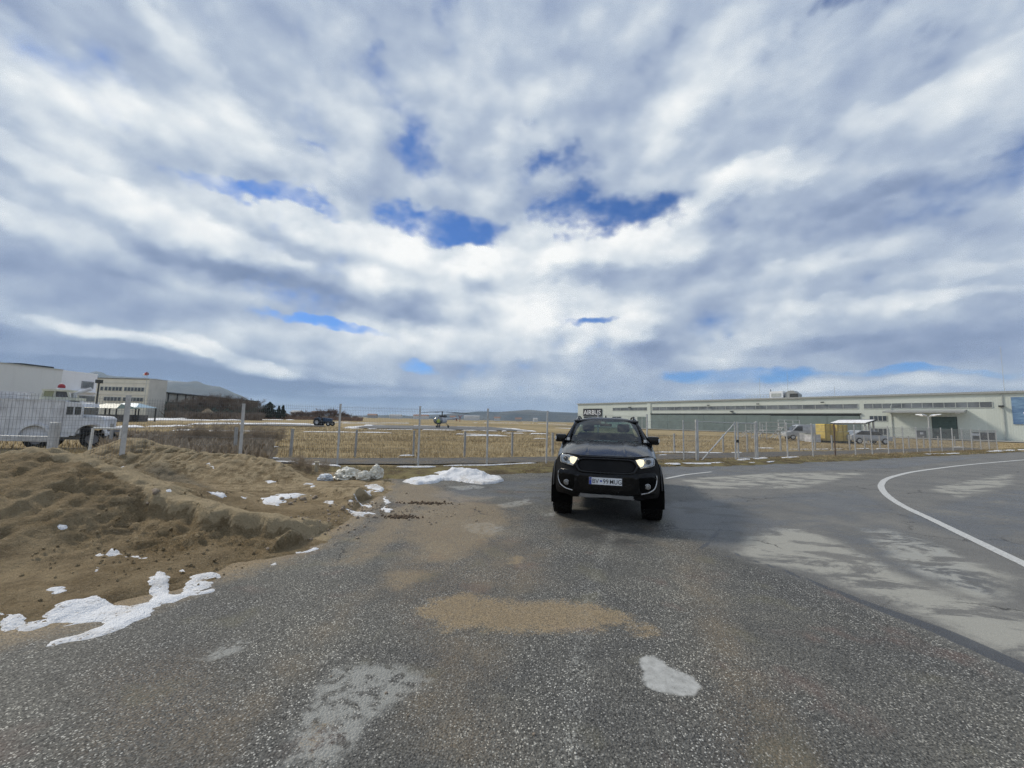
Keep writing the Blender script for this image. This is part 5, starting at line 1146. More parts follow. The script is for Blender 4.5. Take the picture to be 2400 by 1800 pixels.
for (xa, xb, ya, yb) in [(x0, x0 + 6.2, 899, 907.5) for x0 in (237, 247, 256, 265, 273, 281, 293, 301, 309, 317, 325, 333)] + [(x0, x0 + 6.6, 922.5, 931) for x0 in (245, 253, 261, 269, 278, 290, 298, 306, 314, 322, 330)]:
    u0, z1 = cmap(xa, ya); u1, z0 = cmap(xb, yb); z0 = 7.6 if ya < 910 else 4.6; z1 = z0 + 1.25
    f = MB(); f.box(u0, u1, -.10, -.004, z0, z1); w = f.build('window', FRAME, cb); p_ = MB(); p_.box(u0 + .12, u1 - .12, -.14, -.104, z0 + .12, z1 - .12); p_.build('pane', WGLASS, w)
for z in (6.4, 9.9): wbox('string_course', cb, -8, 15.58, -.09, -.004, z, z + .14, CREAM2)
lb = empty('long_shed', (-108.0, 120.5, 0), math.atan2(62, -12) - math.pi / 2); tag(lb, 'long low dark green shed with pale glazed band behind bare trees', 'shed')
wbox('wall', lb, -18, 0, 0, 64, 0, 5.0, simple('shed_green', (.05, .095, .075), .6)); wbox('glazed_band', lb, -18, -.05, 0, 64, 5.002, 7.6, simple('shed_band', (.40, .39, .34), .6, var=.15, scale=.15)); wbox('roof', lb, -18.5, .5, -.5, 64.5, 7.602, 8.0, DARKT)
for k in range(15): wbox('mullion', lb, -.048, .06, 1 + 4.3 * k, 1.5 + 4.3 * k, 5.01, 7.59, DARKT)
for k in range(2):     # low shelters by the yard
    P0 = atY((262, 305)[k], 985, (62, 66)[k]); sh = empty('shelter', (P0.x, P0.y, 0)); tag(sh, ['low open shelter with dark green hipped roof left of the pale blue one', 'low open shelter with pale blue sheet roof beside the green one'][k], 'shelter', 'shelters in the yard')
    w = (2.6, 2.7)[k]; zt = (2.1, 2.35)[k]; b = MB(); m_ = simple('shelter_roof', ((.055, .105, .085), (.33, .45, .52))[k], .5)
    b.raw([(-w, -2, zt), (w, -2, zt), (w, 2, zt), (-w, 2, zt), (-w * .45, 0, zt + .75), (w * .45, 0, zt + .75)], [(0, 1, 5, 4), (1, 2, 5), (2, 3, 4, 5), (3, 0, 4), (3, 2, 1, 0)]); b.build('roof', m_, sh)
    for x in (-w + .2, w - .2):
        for y in (-1.8, 1.8): b = MB(); b.box(x - .07, x + .07, y - .07, y + .07, 0, zt - .004); b.build('post', DARKT, sh)
    b = MB(); b.box(-w + .5, w - .8, -.6, 1.2, 0, 1.1); b.build('stack_under_roof', simple('stack_grey', (.16, .15, .145), .8, var=.4), sh, False, .1)
P0 = atY(485, 979, 120); hut = empty('garden_hut', (P0.x, P0.y, 0)); tag(hut, 'small hut with pointed straw coloured roof before the bare trees', 'hut')
b = MB(); b.lathe([(2.1, 1.6), (1.2, 2.3), (0, 3.4)], 8, 'z'); b.build('roof', simple('straw', (.42, .33, .22), .9), hut); b = MB(); b.box(-1.2, 1.2, -1.2, 1.2, 0, 1.62); b.build('wall', simple('hut_wood', (.09, .06, .045), .9), hut)
for x in (-.6, 1.4): b = MB(); b.box(x, x + .5, -1.45, -1.21, 0, 1.0); b.build('sack', SIGNW, hut, False, .08)

# ---- far town: little pale boxes along the horizon
far_lab = ['far white shed with flat roof on the horizon behind the helicopter', 'far wide pale warehouse on the horizon left of the helicopter', 'far small white house on the horizon', 'far pale block on the horizon by the hills']
k = 0
FARM = [simple('far_white', (.66, .67, .68), .7), simple('far_grey', (.40, .40, .40), .7), simple('far_roof', (.30, .17, .12), .8)]
LABF = ['leftmost tiny white house on the horizon right of the bushes', 'second tiny pale house from the bushes on the horizon', 'tiny grey block on the horizon above the left end of the stand', 'tiny white shed on the horizon left of the helicopter', 'tiny long pale warehouse just left of the helicopter', 'tiny grey house just right of the helicopter', 'long white warehouse on the horizon right of the helicopter', 'tiny pale house on the horizon before the blue hills', 'tiny grey shed on the horizon left of the pickup', 'tiny white house on the horizon nearest the pickup']
for (px, w, h_, D_, mt) in [(690, 16, 8, 700, 0), (735, 12, 9, 800, 1), (870, 20, 7, 900, 1), (925, 30, 8, 1000, 0), (985, 34, 8, 900, 0), (1060, 12, 7, 900, 1), (1105, 40, 10, 1000, 0), (1165, 14, 7, 900, 0), (1215, 16, 7, 1000, 1), (1255, 12, 8, 1100, 0)]:
    P0 = atY(px, 985, D_); o = empty('distant_house', (P0.x, P0.y, 0)); tag(o, LABF[k], 'house', 'houses on the horizon')
    b = MB(); b.box(-w / 2, w / 2, 0, 14, 0, h_); b.build('wall', FARM[mt], o); b = MB(); b.prism([(-.8, h_ + .01), (7, h_ + 3), (14.8, h_ + .01)], 0, -w / 2 - .6, w / 2 + .6); b.build('roof', FARM[2 if k % 3 else 1], o); k += 1
# ---- hills
def ridge(name, px_prof, D_, depth, mat, base=-30):
    V_ = []; n = 160; pxs = np.linspace(px_prof[0][0], px_prof[-1][0], n); rows = 9
    tops = [atY(p_, np.interp(p_, *zip(*px_prof)) + float(vnoise(p_ * .03, 2.2, 71, 4)) * 5, D_) for p_ in pxs]
    for j in range(rows):
        s_ = j / (rows - 1)
        for i, q in enumerate(tops):
            hgt = max(q.z, 2.0); k_ = math.cos((s_ - .5) * math.pi) if j else 0; k_ = math.sin(s_ * math.pi) ** .8
            y = q.y - depth / 2 + depth * s_; sc = y / q.y
            V_.append((q.x * sc, y, base + (hgt - base) * k_ * (1 + float(vnoise(i * .15, j * .8, 72, 3)) * .25 * (1 if j not in (rows // 2,) else 0))))
    o = link(name, mesh_np(name, np.array(V_), grid_faces(n, rows), True), mat); tag(o, kind='structure')
def m_hill():
    m, t, p = mat_new('hill_forest'); P_ = t.pos(); n_ = t.noise(P_, .0016, 6, .65)
    c = t.mix(t.rng(n_, .42, .58), (.035, .042, .038), (.10, .092, .07)); c = t.mix(t.rng(n_, .62, .70, 0, .6), c, (.60, .62, .66)); t.set(p.inputs['Base Color'], c); p.inputs['Roughness'].default_value = .95; return m
HILL = m_hill()
ridge('mountain', [(-700, 880), (-300, 872), (0, 868), (230, 878), (390, 890), (515, 906), (562, 927), (600, 946), (640, 962), (700, 975)], 4200, 1800, HILL)
ridge('hills', [(560, 985), (700, 972), (820, 973), (980, 974), (1060, 969), (1130, 966), (1180, 965), (1235, 960.5), (1290, 964), (1350, 968), (1450, 965), (1560, 960), (1700, 972), (2000, 985), (2500, 995), (3000, 1004)], 5200, 1800, HILL)

# ------------------------------------------------------------------ fences
GALV = simple('galvanised_steel', (.50, .50, .49), .5, metal=.2, var=.15, scale=6, dirt=(.22, .20, .17), dirt_amt=.4); WIRE = simple('wire', (.20, .205, .21), .55, metal=.3); RUST = simple('rusty_steel', (.13, .085, .065), .8); CONC = simple('concrete_post', (.36, .36, .35), .85, var=.15, scale=5, bump=.3)
def ground_z(x, y): return 0.05
def panel_mesh(L, H, step=.05, hs=(.04, .26, .46, .52, .72, .92, .98, 1.18, 1.38, 1.44, 1.64, 1.84, 1.92), w=.0042):
    b = MB(); n = int(L / step)
    for i in range(n + 1):
        x = L * i / n; b.raw([(x - w / 2, 0, .02), (x + w / 2, 0, .02), (x, w, .02), (x - w / 2, 0, H), (x + w / 2, 0, H), (x, w, H)], [(0, 1, 4, 3), (1, 2, 5, 4), (2, 0, 3, 5)])
    for z in hs:
        fold = .035 if z in (.46, .52, .92, .98, 1.38, 1.44) else 0
        for dz_ in (0,): b.raw([(0, -w - fold * .3, z), (L, -w - fold * .3, z), (L, -w - fold * .3, z + w), (0, -w - fold * .3, z + w), (0, -fold * .3 - .001, z), (L, -fold * .3 - .001, z)], [(0, 1, 2, 3), (3, 2, 5, 4), (4, 5, 1, 0)])
    me = bpy.data.meshes.new('mesh_panel'); me.from_pydata(b.v, [], b.f); me.materials.append(WIRE); return me
PANEL = panel_mesh(2.5, 1.98)
def post_mesh(w, d, H, mat, cap=True):
    b = MB(); b.box(-w / 2, w / 2, -d / 2, d / 2, -.25, H)
    if cap: b.box(-w / 2 - .006, w / 2 + .006, -d / 2 - .006, d / 2 + .006, H, H + .018)
    o = b.build('post', mat, None, False, .004); me = o.data; bpy.data.objects.remove(o); return me
def fence(name, pts, pm, panel, label, ph, plen=2.5, thick=None, z0=.03):
    o = empty(name, (pts[0][0], pts[0][1], 0)); tag(o, label, 'fence'); org = Vector((pts[0][0], pts[0][1], 0))
    for i, (x, y) in enumerate(pts):
        j = min(i + 1, len(pts) - 1); k = max(i - 1, 0); a = math.atan2(pts[j][1] - pts[k][1], pts[j][0] - pts[k][0])
        q = link('post', (thick or {}).get(i, pm), None, o, (x - org.x, y - org.y, z0)); q.rotation_euler = (R(random.uniform(-.6, .6)), R(random.uniform(-.8, .8)), a)
        if panel and i < len(pts) - 1:
            d = Vector((pts[i + 1][0] - x, pts[i + 1][1] - y, 0)); e_ = link('mesh_panel', panel, None, o, (x - org.x, y - org.y, z0)); e_.rotation_euler = (0, 0, math.atan2(d.y, d.x)); e_.scale = (d.length / plen, 1, 1)
    return o
PM = post_mesh(.06, .04, 2.02, GALV); PMW = post_mesh(.10, .07, 2.02, GALV); PML = post_mesh(.085, .06, 1.93, GALV); PMR = post_mesh(.055, .05, 1.86, GALV); PMB = post_mesh(.06, .05, 1.86, RUST); PMG = post_mesh(.12, .10, 1.86, GALV)
fence('wire_fence', FENCE, PM, PANEL, 'galvanised wire mesh fence running behind the sand heap and the pickup', 2.0, thick={0: PMW, 1: PMW, 2: PML})
PANELR = panel_mesh(2.4, 1.80, hs=(.04, .26, .46, .52, .72, .92, .98, 1.18, 1.38, 1.44, 1.62, 1.76))
fence('wire_fence', FR[3:], PMR, PANELR, 'wire mesh fence on many thin posts along the right-hand road edge', 1.85, 2.4, {3: PMB})
# gate between the two
gp = [Vector((x, y, 0)) for x, y in [FENCE[-1]] + FR[:4]]
gate = empty('field_gate', gp[1]); tag(gate, 'steel gate posts with sloping brace right of the pickup', 'gate'); G0 = gp[1]
def gpart(name, pts, r, mat=GALV, n=8): b = MB(); b.tube([Vector(p) - G0 for p in pts], r, n); return b.build(name, mat, gate, True)
gpart('gate_post', [gp[1] + Vector((0, 0, -.2)), gp[1] + Vector((0, 0, 1.86))], .030); gpart('gate_post', [gp[2] + Vector((0, 0, -.2)), gp[2] + Vector((0, 0, 1.90))], .075)
gpart('gate_post', [gp[3] + Vector((-.1, -.05, -.2)), gp[3] + Vector((-.1, -.05, 1.86))], .04); gpart('gate_post', [gp[3] + Vector((.08, .04, -.2)), gp[3] + Vector((.08, .04, 1.86))], .04)
gpart('gate_post', [gp[4] + Vector((-.12, -.06, -.2)), gp[4] + Vector((-.12, -.06, 1.88))], .035); gpart('gate_post', [gp[4] + Vector((.0, .0, -.2)), gp[4] + Vector((.0, .0, 1.92))], .05)
gpart('brace', [gp[2].lerp(gp[3], .10) + Vector((0, 0, .05)), gp[3] + Vector((-.12, -.06, 1.78))], .028)
gpart('top_rail', [gp[2] + Vector((0, 0, 1.82)), gp[3] + Vector((-.1, -.05, 1.80))], .016); gpart('top_rail', [gp[3] + Vector((.08, .04, 1.80)), gp[4] + Vector((-.12, -.06, 1.80))], .022); gpart('bottom_rail', [gp[3] + Vector((.08, .04, .12)), gp[4] + Vector((-.12, -.06, .12))], .022)
gpart('lock', [gp[3] + Vector((.0, -.08, .86)), gp[3] + Vector((.0, -.08, 1.0))], .06, DARKT)
for a, b_ in ((0, 1), (1, 2), (2, 3), (3, 4)):
    d = gp[b_] - gp[a]; q = link('mesh_panel', PANELR, None, gate, gp[a] - G0); q.rotation_euler = (0, 0, math.atan2(d.y, d.x)); q.scale = (d.length / 2.4, 1, 1)
LPM = post_mesh(.085, .085, 1.12, CONC, False)
lowf = fence('low_fence', LOWF, LPM, None, 'low concrete post fence behind the gravel track across the field', 1.1, z0=.0)
org = Vector((LOWF[0][0], LOWF[0][1], 0))
for z in (.35, .70, 1.0):
    b = MB(); b.tube([Vector((x, y - .06, z)) - org for x, y in LOWF], .004, 3); b.build('strand', WIRE, lowf)
# steel barrier and a white pipe frame at the left
P0 = atY(121, 1060, 10.0); bar = empty('barrier', (P0.x, P0.y, 0)); tag(bar, 'thick grey post with horizontal rail before the old fire engine', 'barrier')
zt = atY(121, 990, 10).z; b = MB(); b.box(-.085, .085, -.06, .06, -.2, zt); b.build('post', GALV, bar, False, .01)
zr = atY(60, 1028, 10).z; b = MB(); b.box(-4.5, -.087, -.03, .03, zr - .07, zr + .07); b.build('rail', GALV, bar, False, .01)
P0 = atY(206, 1075, 11.2); P1 = atY(276, 1060, 11.6); zt = atY(212, 1003, 11.2).z; fr_ = empty('pipe_hoop', (P0.x, P0.y, 0)); tag(fr_, 'white painted pipe hoop standing behind the sand heap', 'pipe hoop')
d = P1 - P0; d.z = 0; PW = simple('white_pipe_paint', (.66, .66, .63), .5, dirt=(.3, .22, .15), dirt_amt=.5, dirt_scale=4)
for nm, a, b_ in (('leg', (0, 0, 0), (.04, 0, zt)), ('leg', (d.x, d.y, 0), (d.x + .03, d.y, zt - .02)), ('crossbar', (.04, 0, zt), (d.x + .03, d.y, zt - .02))): b = MB(); b.tube([a, b_], .032, 8); b.build(nm, PW, fr_, True)
P0 = gnd(740, 1112); b = MB(); b.tube([(P0.x, P0.y, -.1), (P0.x + .01, P0.y, .33)], .055, 10); b.tube([(P0.x + .01, P0.y, .33), (P0.x + .01, P0.y, .36)], .07, 10); tag(b.build('pipe_stub', simple('old_cream_pipe', (.55, .50, .38), .7, dirt=(.25, .2, .13)), None, True), 'short cream pipe stub upright at the grass edge', 'pipe')

# ------------------------------------------------------------------ crumpled plastic bags
BAGM = simple('dirty_plastic', (.70, .67, .58), .42, var=.12, scale=5, dirt=(.32, .25, .16), dirt_amt=.55, dirt_scale=5, spec=.6); BAGW = simple('white_plastic_bag', (.62, .66, .70), .3, var=.2, scale=9, spec=.7)
def bag(px, py, w, h, lab, mat, seed, squash=.8):
    P0 = gnd(px, py); bm = bmesh.new(); bmesh.ops.create_icosphere(bm, subdivisions=4, radius=1.0)
    for v in bm.verts:
        c = v.co.copy(); n1 = mnoise.noise(c * 1.3 + Vector((seed, 0, 0))); n2 = 1 - abs(mnoise.noise(c * 2.6 + Vector((0, seed, 0)))); n3 = 1 - abs(mnoise.noise(c * 6.5 + Vector((0, 0, seed))))
        r = 1 + .40 * n1 + .75 * (n2 - .75) + .30 * (n3 - .7)
        v.co = Vector((c.x * r * w / 2, c.y * r * w * .36, max(-.02, (c.z * r * .62 + .38) * h)))
    me = bpy.data.meshes.new('plastic_bag'); bm.to_mesh(me); bm.free(); me.polygons.foreach_set('use_smooth', np.zeros(len(me.polygons), bool))
    tag(link('plastic_bag', me, mat, None, (P0.x, P0.y, .07), seed), lab, 'plastic bag', 'rubbish at the grass edge')
bag(815, 1128, .66, .26, 'widest crumpled pale plastic bag of the three by the heap', BAGM, 1.3); bag(852, 1131, .34, .20, 'small crumpled pale bag touching the widest bag', BAGM, 4.1); bag(880, 1126, .40, .30, 'upright pale plastic bag at the right of the rubbish', BAGM, 7.7); bag(762, 1132, .34, .15, 'white and grey torn bag left of the pale bags', BAGW, 9.2)

# ------------------------------------------------------------------ old fire engine behind the fence
fe_ = Vector((math.cos(R(27)), math.sin(R(27)), 0)); FA = Vector((-21.2, 16.0, 0)) - fe_ * .9; fm = plane_map(FA, fe_)
fire = empty('fire_engine', FA, R(27)); tag(fire, 'old weathered white fire engine with glazed roof cab at the left', 'fire engine')
FEW = simple('chalky_white_paint', (.66, .67, .69), .7, var=.1, scale=2, dirt=(.30, .29, .29), dirt_amt=.6, dirt_scale=3); FED = simple('grimy_grey', (.20, .20, .21), .8)
FETI = simple('cracked_tyre', (.02, .02, .02), .9); FEG = simple('dusty_glass', (.07, .075, .075), .2); FEGY = simple('yellowed_glass', (.30, .31, .18), .25)
x_r = fm(212, 1000)[0]; zs_, zr_ = fm(60, 1021)[1], fm(60, 938)[1]; xl = -3.2
xw1, xw2 = fm(83, 1000)[0], fm(214, 1010)[0]; xh = fm(243, 985)[0]; xc = fm(190, 980)[0]; xd = fm(146, 980)[0]
def side_panel(poly, holes_c, name):   # a thick side panel with wheel openings cut from its lower edge
    b = MB(); b.prism(poly, 1, 0, .05); return b.build(name, FEW, fire)
def archpts(cx, r, z, n=12): return [(cx + r * math.cos(math.pi * k / n), z + r * math.sin(math.pi * k / n)) for k in range(n + 1)]
body = [(xl, zs_)] + [(x, z) for x, z in reversed(archpts(xw1, .44, zs_))] + [(xd, zs_), (xd, zr_), (xl, zr_)]
side_panel(body, None, 'body_side')
b = MB(); b.box(xl, xd, .052, 1.5, zs_ + .02, zr_ - .02); b.box(xl - .05, xd + .02, -.03, 1.55, zr_, zr_ + .06); bo = b.build('body', FEW, fire)
for x in np.arange(xl + .25, xd - .1, .30):
    if abs(x - xw1) > .5: b = MB(); b.box(x, x + .03, -.02, -.002, zs_ + .08, zr_ - .06); b.build('rib', FEW, fire)
    else: b = MB(); b.box(x, x + .03, -.02, -.002, zs_ + .66, zr_ - .06); b.build('rib', FEW, fire)
# cab with door and window
zh = fm(215, 985)[1]; zw0, zw1 = fm(160, 971)[1], fm(160, 954)[1]; xw = fm(193, 965)[0]
cab = [(xd + .01, zs_), (xc - .25, zs_)] + [(x, z) for x, z in reversed(archpts(xw2, .50, zs_ + .02)) if x < x_r + .1 and x > xc - .25] + [(x_r + .1, zh), (xc + .05, zh + .05), (xc + .05, zw0 - .02), (xd + .01, zw0 - .02)]
side_panel(cab, None, 'cab_side')
b = MB(); b.prism([(xd + .01, zw1 + .02), (xw + .02, zw1 + .02), (xw - .06, zr_ - .06), (xd + .01, zr_)], 1, 0, 1.5); b.build('cab_roof', FEW, fire)
for (a, b_, nm) in ((xd + .01, xd + .09, 'cab_pillar'), (fm(172, 960)[0], fm(175, 960)[0], 'cab_pillar'), (xw - .04, xw + .02, 'cab_pillar')): b = MB(); b.box(a, b_, .0, .06, zw0 - .02, zw1 + .02); b.build(nm, FEW, fire)
b = MB(); b.box(xd + .09, xw - .04, .03, .04, zw0 - .01, zw1 + .01); b.build('cab_window', FEG, fire); b = MB(); b.box(xd + .05, xw - .05, .1, 1.4, zs_, zw0 - .03); b.build('cab_interior', FED, fire)
b = MB(); b.box(xw - .03, xw + .0, .06, 1.44, zw0, zw1); b.build('windscreen', FEG, fire)
hd = [(xw - .02, zw0 - .02), (xw - .02, zs_ + .45), (xh, zs_ + .30), (xh + .02, zh + .06), (xh - .10, zh + .17), (xw - .02, zw0 - .03)]
b = MB(); b.prism(hd, 1, .2, 1.3); b.build('bonnet', FEW, fire, False, .03)
b = MB(); V_ = [(xw2 - .54, zs_ + .05)] + [(x, z) for x, z in reversed(archpts(xw2, .50, zs_ + .05))] + [(xw2 + .56, zs_ + .05), (xh, zh + .05), (xw2 + .3, zh + .13), (xw2 - .45, zh + .1), (xw2 - .58, zs_ + .4)]
b.prism(V_, 1, -.04, .35); b.build('front_wing', FEW, fire)
b = MB(); b.box(xh - .02, xh + .16, .0, 1.5, zs_ + .12, zs_ + .34); b.build('front_bumper', FED, fire, False, .02)
b = MB(); b.box(xl, xh - .1, .3, 1.2, zs_ - .18, zs_ + .02); b.build('chassis', FED, fire)
b = MB(); b.box(xl, xc - .3, -.06, .0, zs_ - .05, zs_ + .03); b.build('side_rail', FEW, fire)
for cx, r_ in ((xw1, .44), (xw2, .50)):
    b = MB(); prev = None; n = 14
    for k in range(n):
        a0, a1 = math.pi * k / n, math.pi * (k + 1) / n
        b.raw([(cx + (r_ + q) * math.cos(a), yq, zs_ + (r_ + q) * math.sin(a)) for a in (a0, a1) for q in (-.01, .07) for yq in (-.09, -.002)], [(0, 1, 5, 4), (2, 6, 7, 3), (0, 4, 6, 2), (1, 3, 7, 5)])
    b.build('wheel_arch', FEW, fire)
    for yy in (.22, 1.28):
        w = empty('wheel', (cx, yy, .38)); w.parent = fire; w.rotation_euler = (0, 0, R(90))
        b = MB(); b.lathe([(.22, -.10), (.36, -.11), (.40, -.08), (.40, .08), (.36, .11), (.22, .10)], 28, 'x'); b.build('tyre', FETI, w, True); b = MB(); b.lathe([(.23, -.06), (.12, -.03), (0, -.05)], 20, 'x'); b.lathe([(.23, .06), (.12, .03), (0, .05)], 20, 'x'); b.build('rim', FED, w, True)
# roof: observation cab, beacon, monitor, rails
xa, xb = fm(83, 930)[0], fm(161, 930)[0]; za = zr_ + .06; zb = fm(110, 914)[1]; xm = fm(114, 925)[0]
cup = MB(); 
for (p, q) in (((xa, za), (xa + .05, zb)), ((xm, za), (xm + .02, zb)), ((xb - .1, za), (xb - .22, zb))):
    for yy in (.40, 1.15): cup.tube([(p[0], yy, p[1]), (q[0], yy, q[1])], .035, 6)
cup.box(xa, xb - .18,   .36, 1.20, zb - .02, zb + .06); cup.box(xa - .02, xb + .1, .34, 1.22, za + .001, za + .12); ro = cup.build('roof_cab', simple('roof_cab_cream', (.62, .62, .50), .6, dirt=(.3, .3, .25)), fire)
b = MB(); b.box(xa + .06, xm - .03, .40, .42, za + .13, zb - .03); b.build('roof_cab_window', FEGY, fire); b = MB(); b.prism([(xm + .05, za + .13), (xb - .13, za + .13), (xb - .23, zb - .03), (xm + .05, zb - .03)], 1, .40, .42); b.build('roof_cab_window', FEG, fire)
bx = fm(120, 910)[0]; b = MB(); b.lathe([(.14, zb + .06), (.14, zb + .12), (.11, zb + .14)], 14, 'z', Matrix.Translation((bx, .75, 0))); b.build('beacon_base', FEW, fire, True); b = MB(); b.lathe([(.12, zb + .14), (.12, zb + .24), (.07, zb + .31), (0, zb + .33)], 14, 'z', Matrix.Translation((bx, .75, 0))); b.build('beacon', simple('red_beacon', (.30, .02, .025), .15), fire, True)
m0, m1 = fm(160, 921), fm(193, 909); b = MB(); b.tube([(m0[0] - .2, 0.8, m0[1] - .05), (m1[0], 0.8, m1[1])], .06, 10, .085); b.tube([(m0[0] - .1, 0.8, m0[1] - .25), (m0[0] - .1, 0.8, m0[1])], .09, 8); b.build('water_cannon', FEW, fire, True)
for zq in (.18, .34): b = MB(); b.tube([(xl, .1, zr_ + zq), (xa - .1, .1, zr_ + zq)], .018, 5); b.build('roof_rail', FEW, fire)
for x in np.arange(xl, xa, .7): b = MB(); b.tube([(x, .1, zr_ + .05), (x, .1, zr_ + .36)], .016, 5); b.build('rail_post', FEW, fire)
b = MB(); b.box(xl, fm(28, 925)[0], .3, 1.2, zr_ + .06, fm(10, 917)[1]); b.build('roof_locker', FEW, fire, False, .03)
b = MB(); hb = fm(135, 998); b.lathe([(0, -.03), (.045, -.03), (.05, 0)], 12, 'z', Matrix.Translation((hb[0], 0, hb[1])) @ Matrix.Rotation(R(-90), 4, 'X')); b.build('filler_cap', FED, fire)
b = MB(); a = fm(150, 1003); b.box(a[0], a[0] + .5, -.02, -.002, zs_ + .1, zs_ + .32); b.build('locker_hatch', FEW, fire)
# lamp post, windsock
P0 = atY(222, 978, 38); lp_ = empty('street_lamp', (P0.x, P0.y, 0)); tag(lp_, 'dark slim lamp post with boxy head before the white block', 'street lamp'); zt = atY(222, 898, 38).z
b = MB(); b.tube([(0, 0, 0), (0, 0, zt)], .10, 8, .06); b.build('pole', DARKT, lp_, True); b = MB(); b.box(-.22, .22, -.18, .18, zt, zt + .36); b.build('lamp_head', DARKT, lp_, False, .03)
P0 = atY(341, 915, 108); zt = atY(341, 873, 108).z; wsk = empty('windsock', (P0.x, P0.y, 0)); tag(wsk, 'small red and white windsock on a pole above the cream building', 'windsock')
b = MB(); b.tube([(0, 0, 0), (0, 0, zt)], .06, 6); b.build('pole', FRAME, wsk); b = MB(); b.lathe([(.45, 0), (.38, .5)], 10, 'x', Matrix.Translation((0, 0, zt - .3)) @ Matrix.Rotation(R(160), 4, 'Y')); b.build('red_band', simple('windsock_red', (.55, .06, .05), .7), wsk); b = MB(); b.lathe([(.38, .5), (.28, 1.1)], 10, 'x', Matrix.Translation((0, 0, zt - .3)) @ Matrix.Rotation(R(160), 4, 'Y')); b.build('white_band', SIGNW, wsk)

# ------------------------------------------------------------------ tractor in the field
P0 = gnd(756, 998.5); TS = 1.0; trc = empty('tractor', (P0.x, P0.y, .02), R(-4)); tag(trc, 'small dark blue open tractor parked in the field', 'tractor')
TBL = simple('tractor_blue', (.018, .055, .115), .4); TDK = simple('tractor_dark', (.02, .02, .022), .8); TRIM = simple('pale_rim', (.55, .56, .56), .5)
b = MB(); b.prism([(.15, .75), (1.55, .75), (1.62, 1.22), (.2, 1.42)], 1, -.26, .26); b.build('bonnet', TBL, trc, False, .05)
b = MB(); b.box(-.75, 1.5, -.2, .2, .42, .76); b.build('chassis', TDK, trc); b = MB(); b.box(-.85, -.15, -.28, .28, .95, 1.05); b.prism([(-.85, 1.05), (-.75, 1.45), (-.68, 1.45), (-.75, 1.05)], 1, -.25, .25); b.build('seat', TDK, trc, False, .02)
for s_ in (-1, 1):
    b = MB(); y0, y1 = sorted((s_ * .45, s_ * .78)); b.prism([(-1.2, .95), (-1.05, 1.25), (-.65, 1.42), (-.2, 1.3), (-.05, 1.0), (-.15, 1.0), (-.3, 1.22), (-.65, 1.33), (-1.0, 1.18), (-1.12, .95)], 1, y0, y1); b.build('mudguard', TBL, trc)
    for (x, r_, hw, nm) in ((-.62, .62, .17, 'rear_wheel'), (1.35, .40, .11, 'front_wheel')):
        w = empty(nm, (x, s_ * .66, r_)); w.parent = trc; w.rotation_euler = (0, 0, R(90)); b = MB(); b.lathe([(r_ * .52, -hw), (r_ * .94, -hw), (r_, -hw * .7), (r_, hw * .7), (r_ * .94, hw), (r_ * .52, hw)], 24, 'x'); b.build('tyre', TDK, w, True); b = MB(); b.lathe([(r_ * .54, -hw * .6), (r_ * .2, -hw * .3), (0, -hw * .4)], 20, 'x'); b.lathe([(r_ * .54, hw * .6), (r_ * .2, hw * .3), (0, hw * .4)], 20, 'x'); b.build('rim', TRIM, w, True)
b = MB(); b.tube([(-.05, 0, 1.3), (-.3, 0, 1.5)], .025, 6); M = Matrix.Translation((-.32, 0, 1.52)) @ Matrix.Rotation(R(-55), 4, 'Y'); b.tube([M @ Vector((.18 * math.cos(6.2832 * k / 14), .18 * math.sin(6.2832 * k / 14), 0)) for k in range(15)], .018, 5, caps=False); b.build('steering_wheel', TDK, trc)
b = MB(); b.tube([(1.0, .12, 1.25), (1.0, .12, 1.75)], .035, 6); b.build('exhaust', TDK, trc); b = MB(); b.box(-.72, -.62, -.16, .16, 1.40, 1.62); b.build('headrest', TDK, trc)

# ------------------------------------------------------------------ helicopter and its mechanic
P0 = gnd(1035, 1003.5); heli = empty('helicopter', (P0.x, P0.y, .09), R(-112)); tag(heli, 'light grey helicopter with bubble cockpit standing in the field', 'helicopter')
HGREY = simple('heli_grey', (.46, .48, .52), .35, coat=.3); HDK = simple('heli_dark', (.03, .032, .035), .5); HGL = glassy('bubble_glass', (.55, .60, .62), .14); HRED = simple('heli_red', (.35, .05, .04), .5)
hs_ = 1.12   # local: +x nose direction
def hell(name, c, r, mat, seg=20, zmin=None, par=heli):
    bm = bmesh.new(); bmesh.ops.create_uvsphere(bm, u_segments=seg, v_segments=12, radius=1.0)
    for v in bm.verts: v.co = Vector((c[0] + v.co.x * r[0], c[1] + v.co.y * r[1], c[2] + v.co.z * r[2]))
    me = bpy.data.meshes.new(name); bm.to_mesh(me); bm.free(); me.polygons.foreach_set('use_smooth', np.ones(len(me.polygons), bool)); return link(name, me, mat, par)
b = MB(); prof = [(-.95, .62, 1.20, .45), (-.5, .95, 1.3, .72), (.2, 1.0, 1.32, .80), (.9, .95, 1.30, .78), (1.5, .70, 1.2, .60)]
V_ = [(x, yy * w * .82, zc + zz_ * h_ * .72) for (x, w, zc, h_) in prof for (yy, zz_) in [(math.copysign(abs(math.cos(a)) ** .7, math.cos(a)), math.copysign(abs(math.sin(a)) ** .7, math.sin(a))) for a in np.linspace(0, 2 * math.pi, 20, endpoint=False)]]
n = 20; b.raw(V_, [(i * n + k, i * n + (k + 1) % n, (i + 1) * n + (k + 1) % n, (i + 1) * n + k) for i in range(4) for k in range(n)] + [tuple(range(n)), tuple(range(4 * n, 5 * n))]); b.build('fuselage', HGREY, heli, True)
hell('canopy', (1.25, 0, 1.32), (.95, .80, .72), HGL); hell('cockpit_interior', (1.1, 0, 1.1), (.55, .5, .4), HDK)
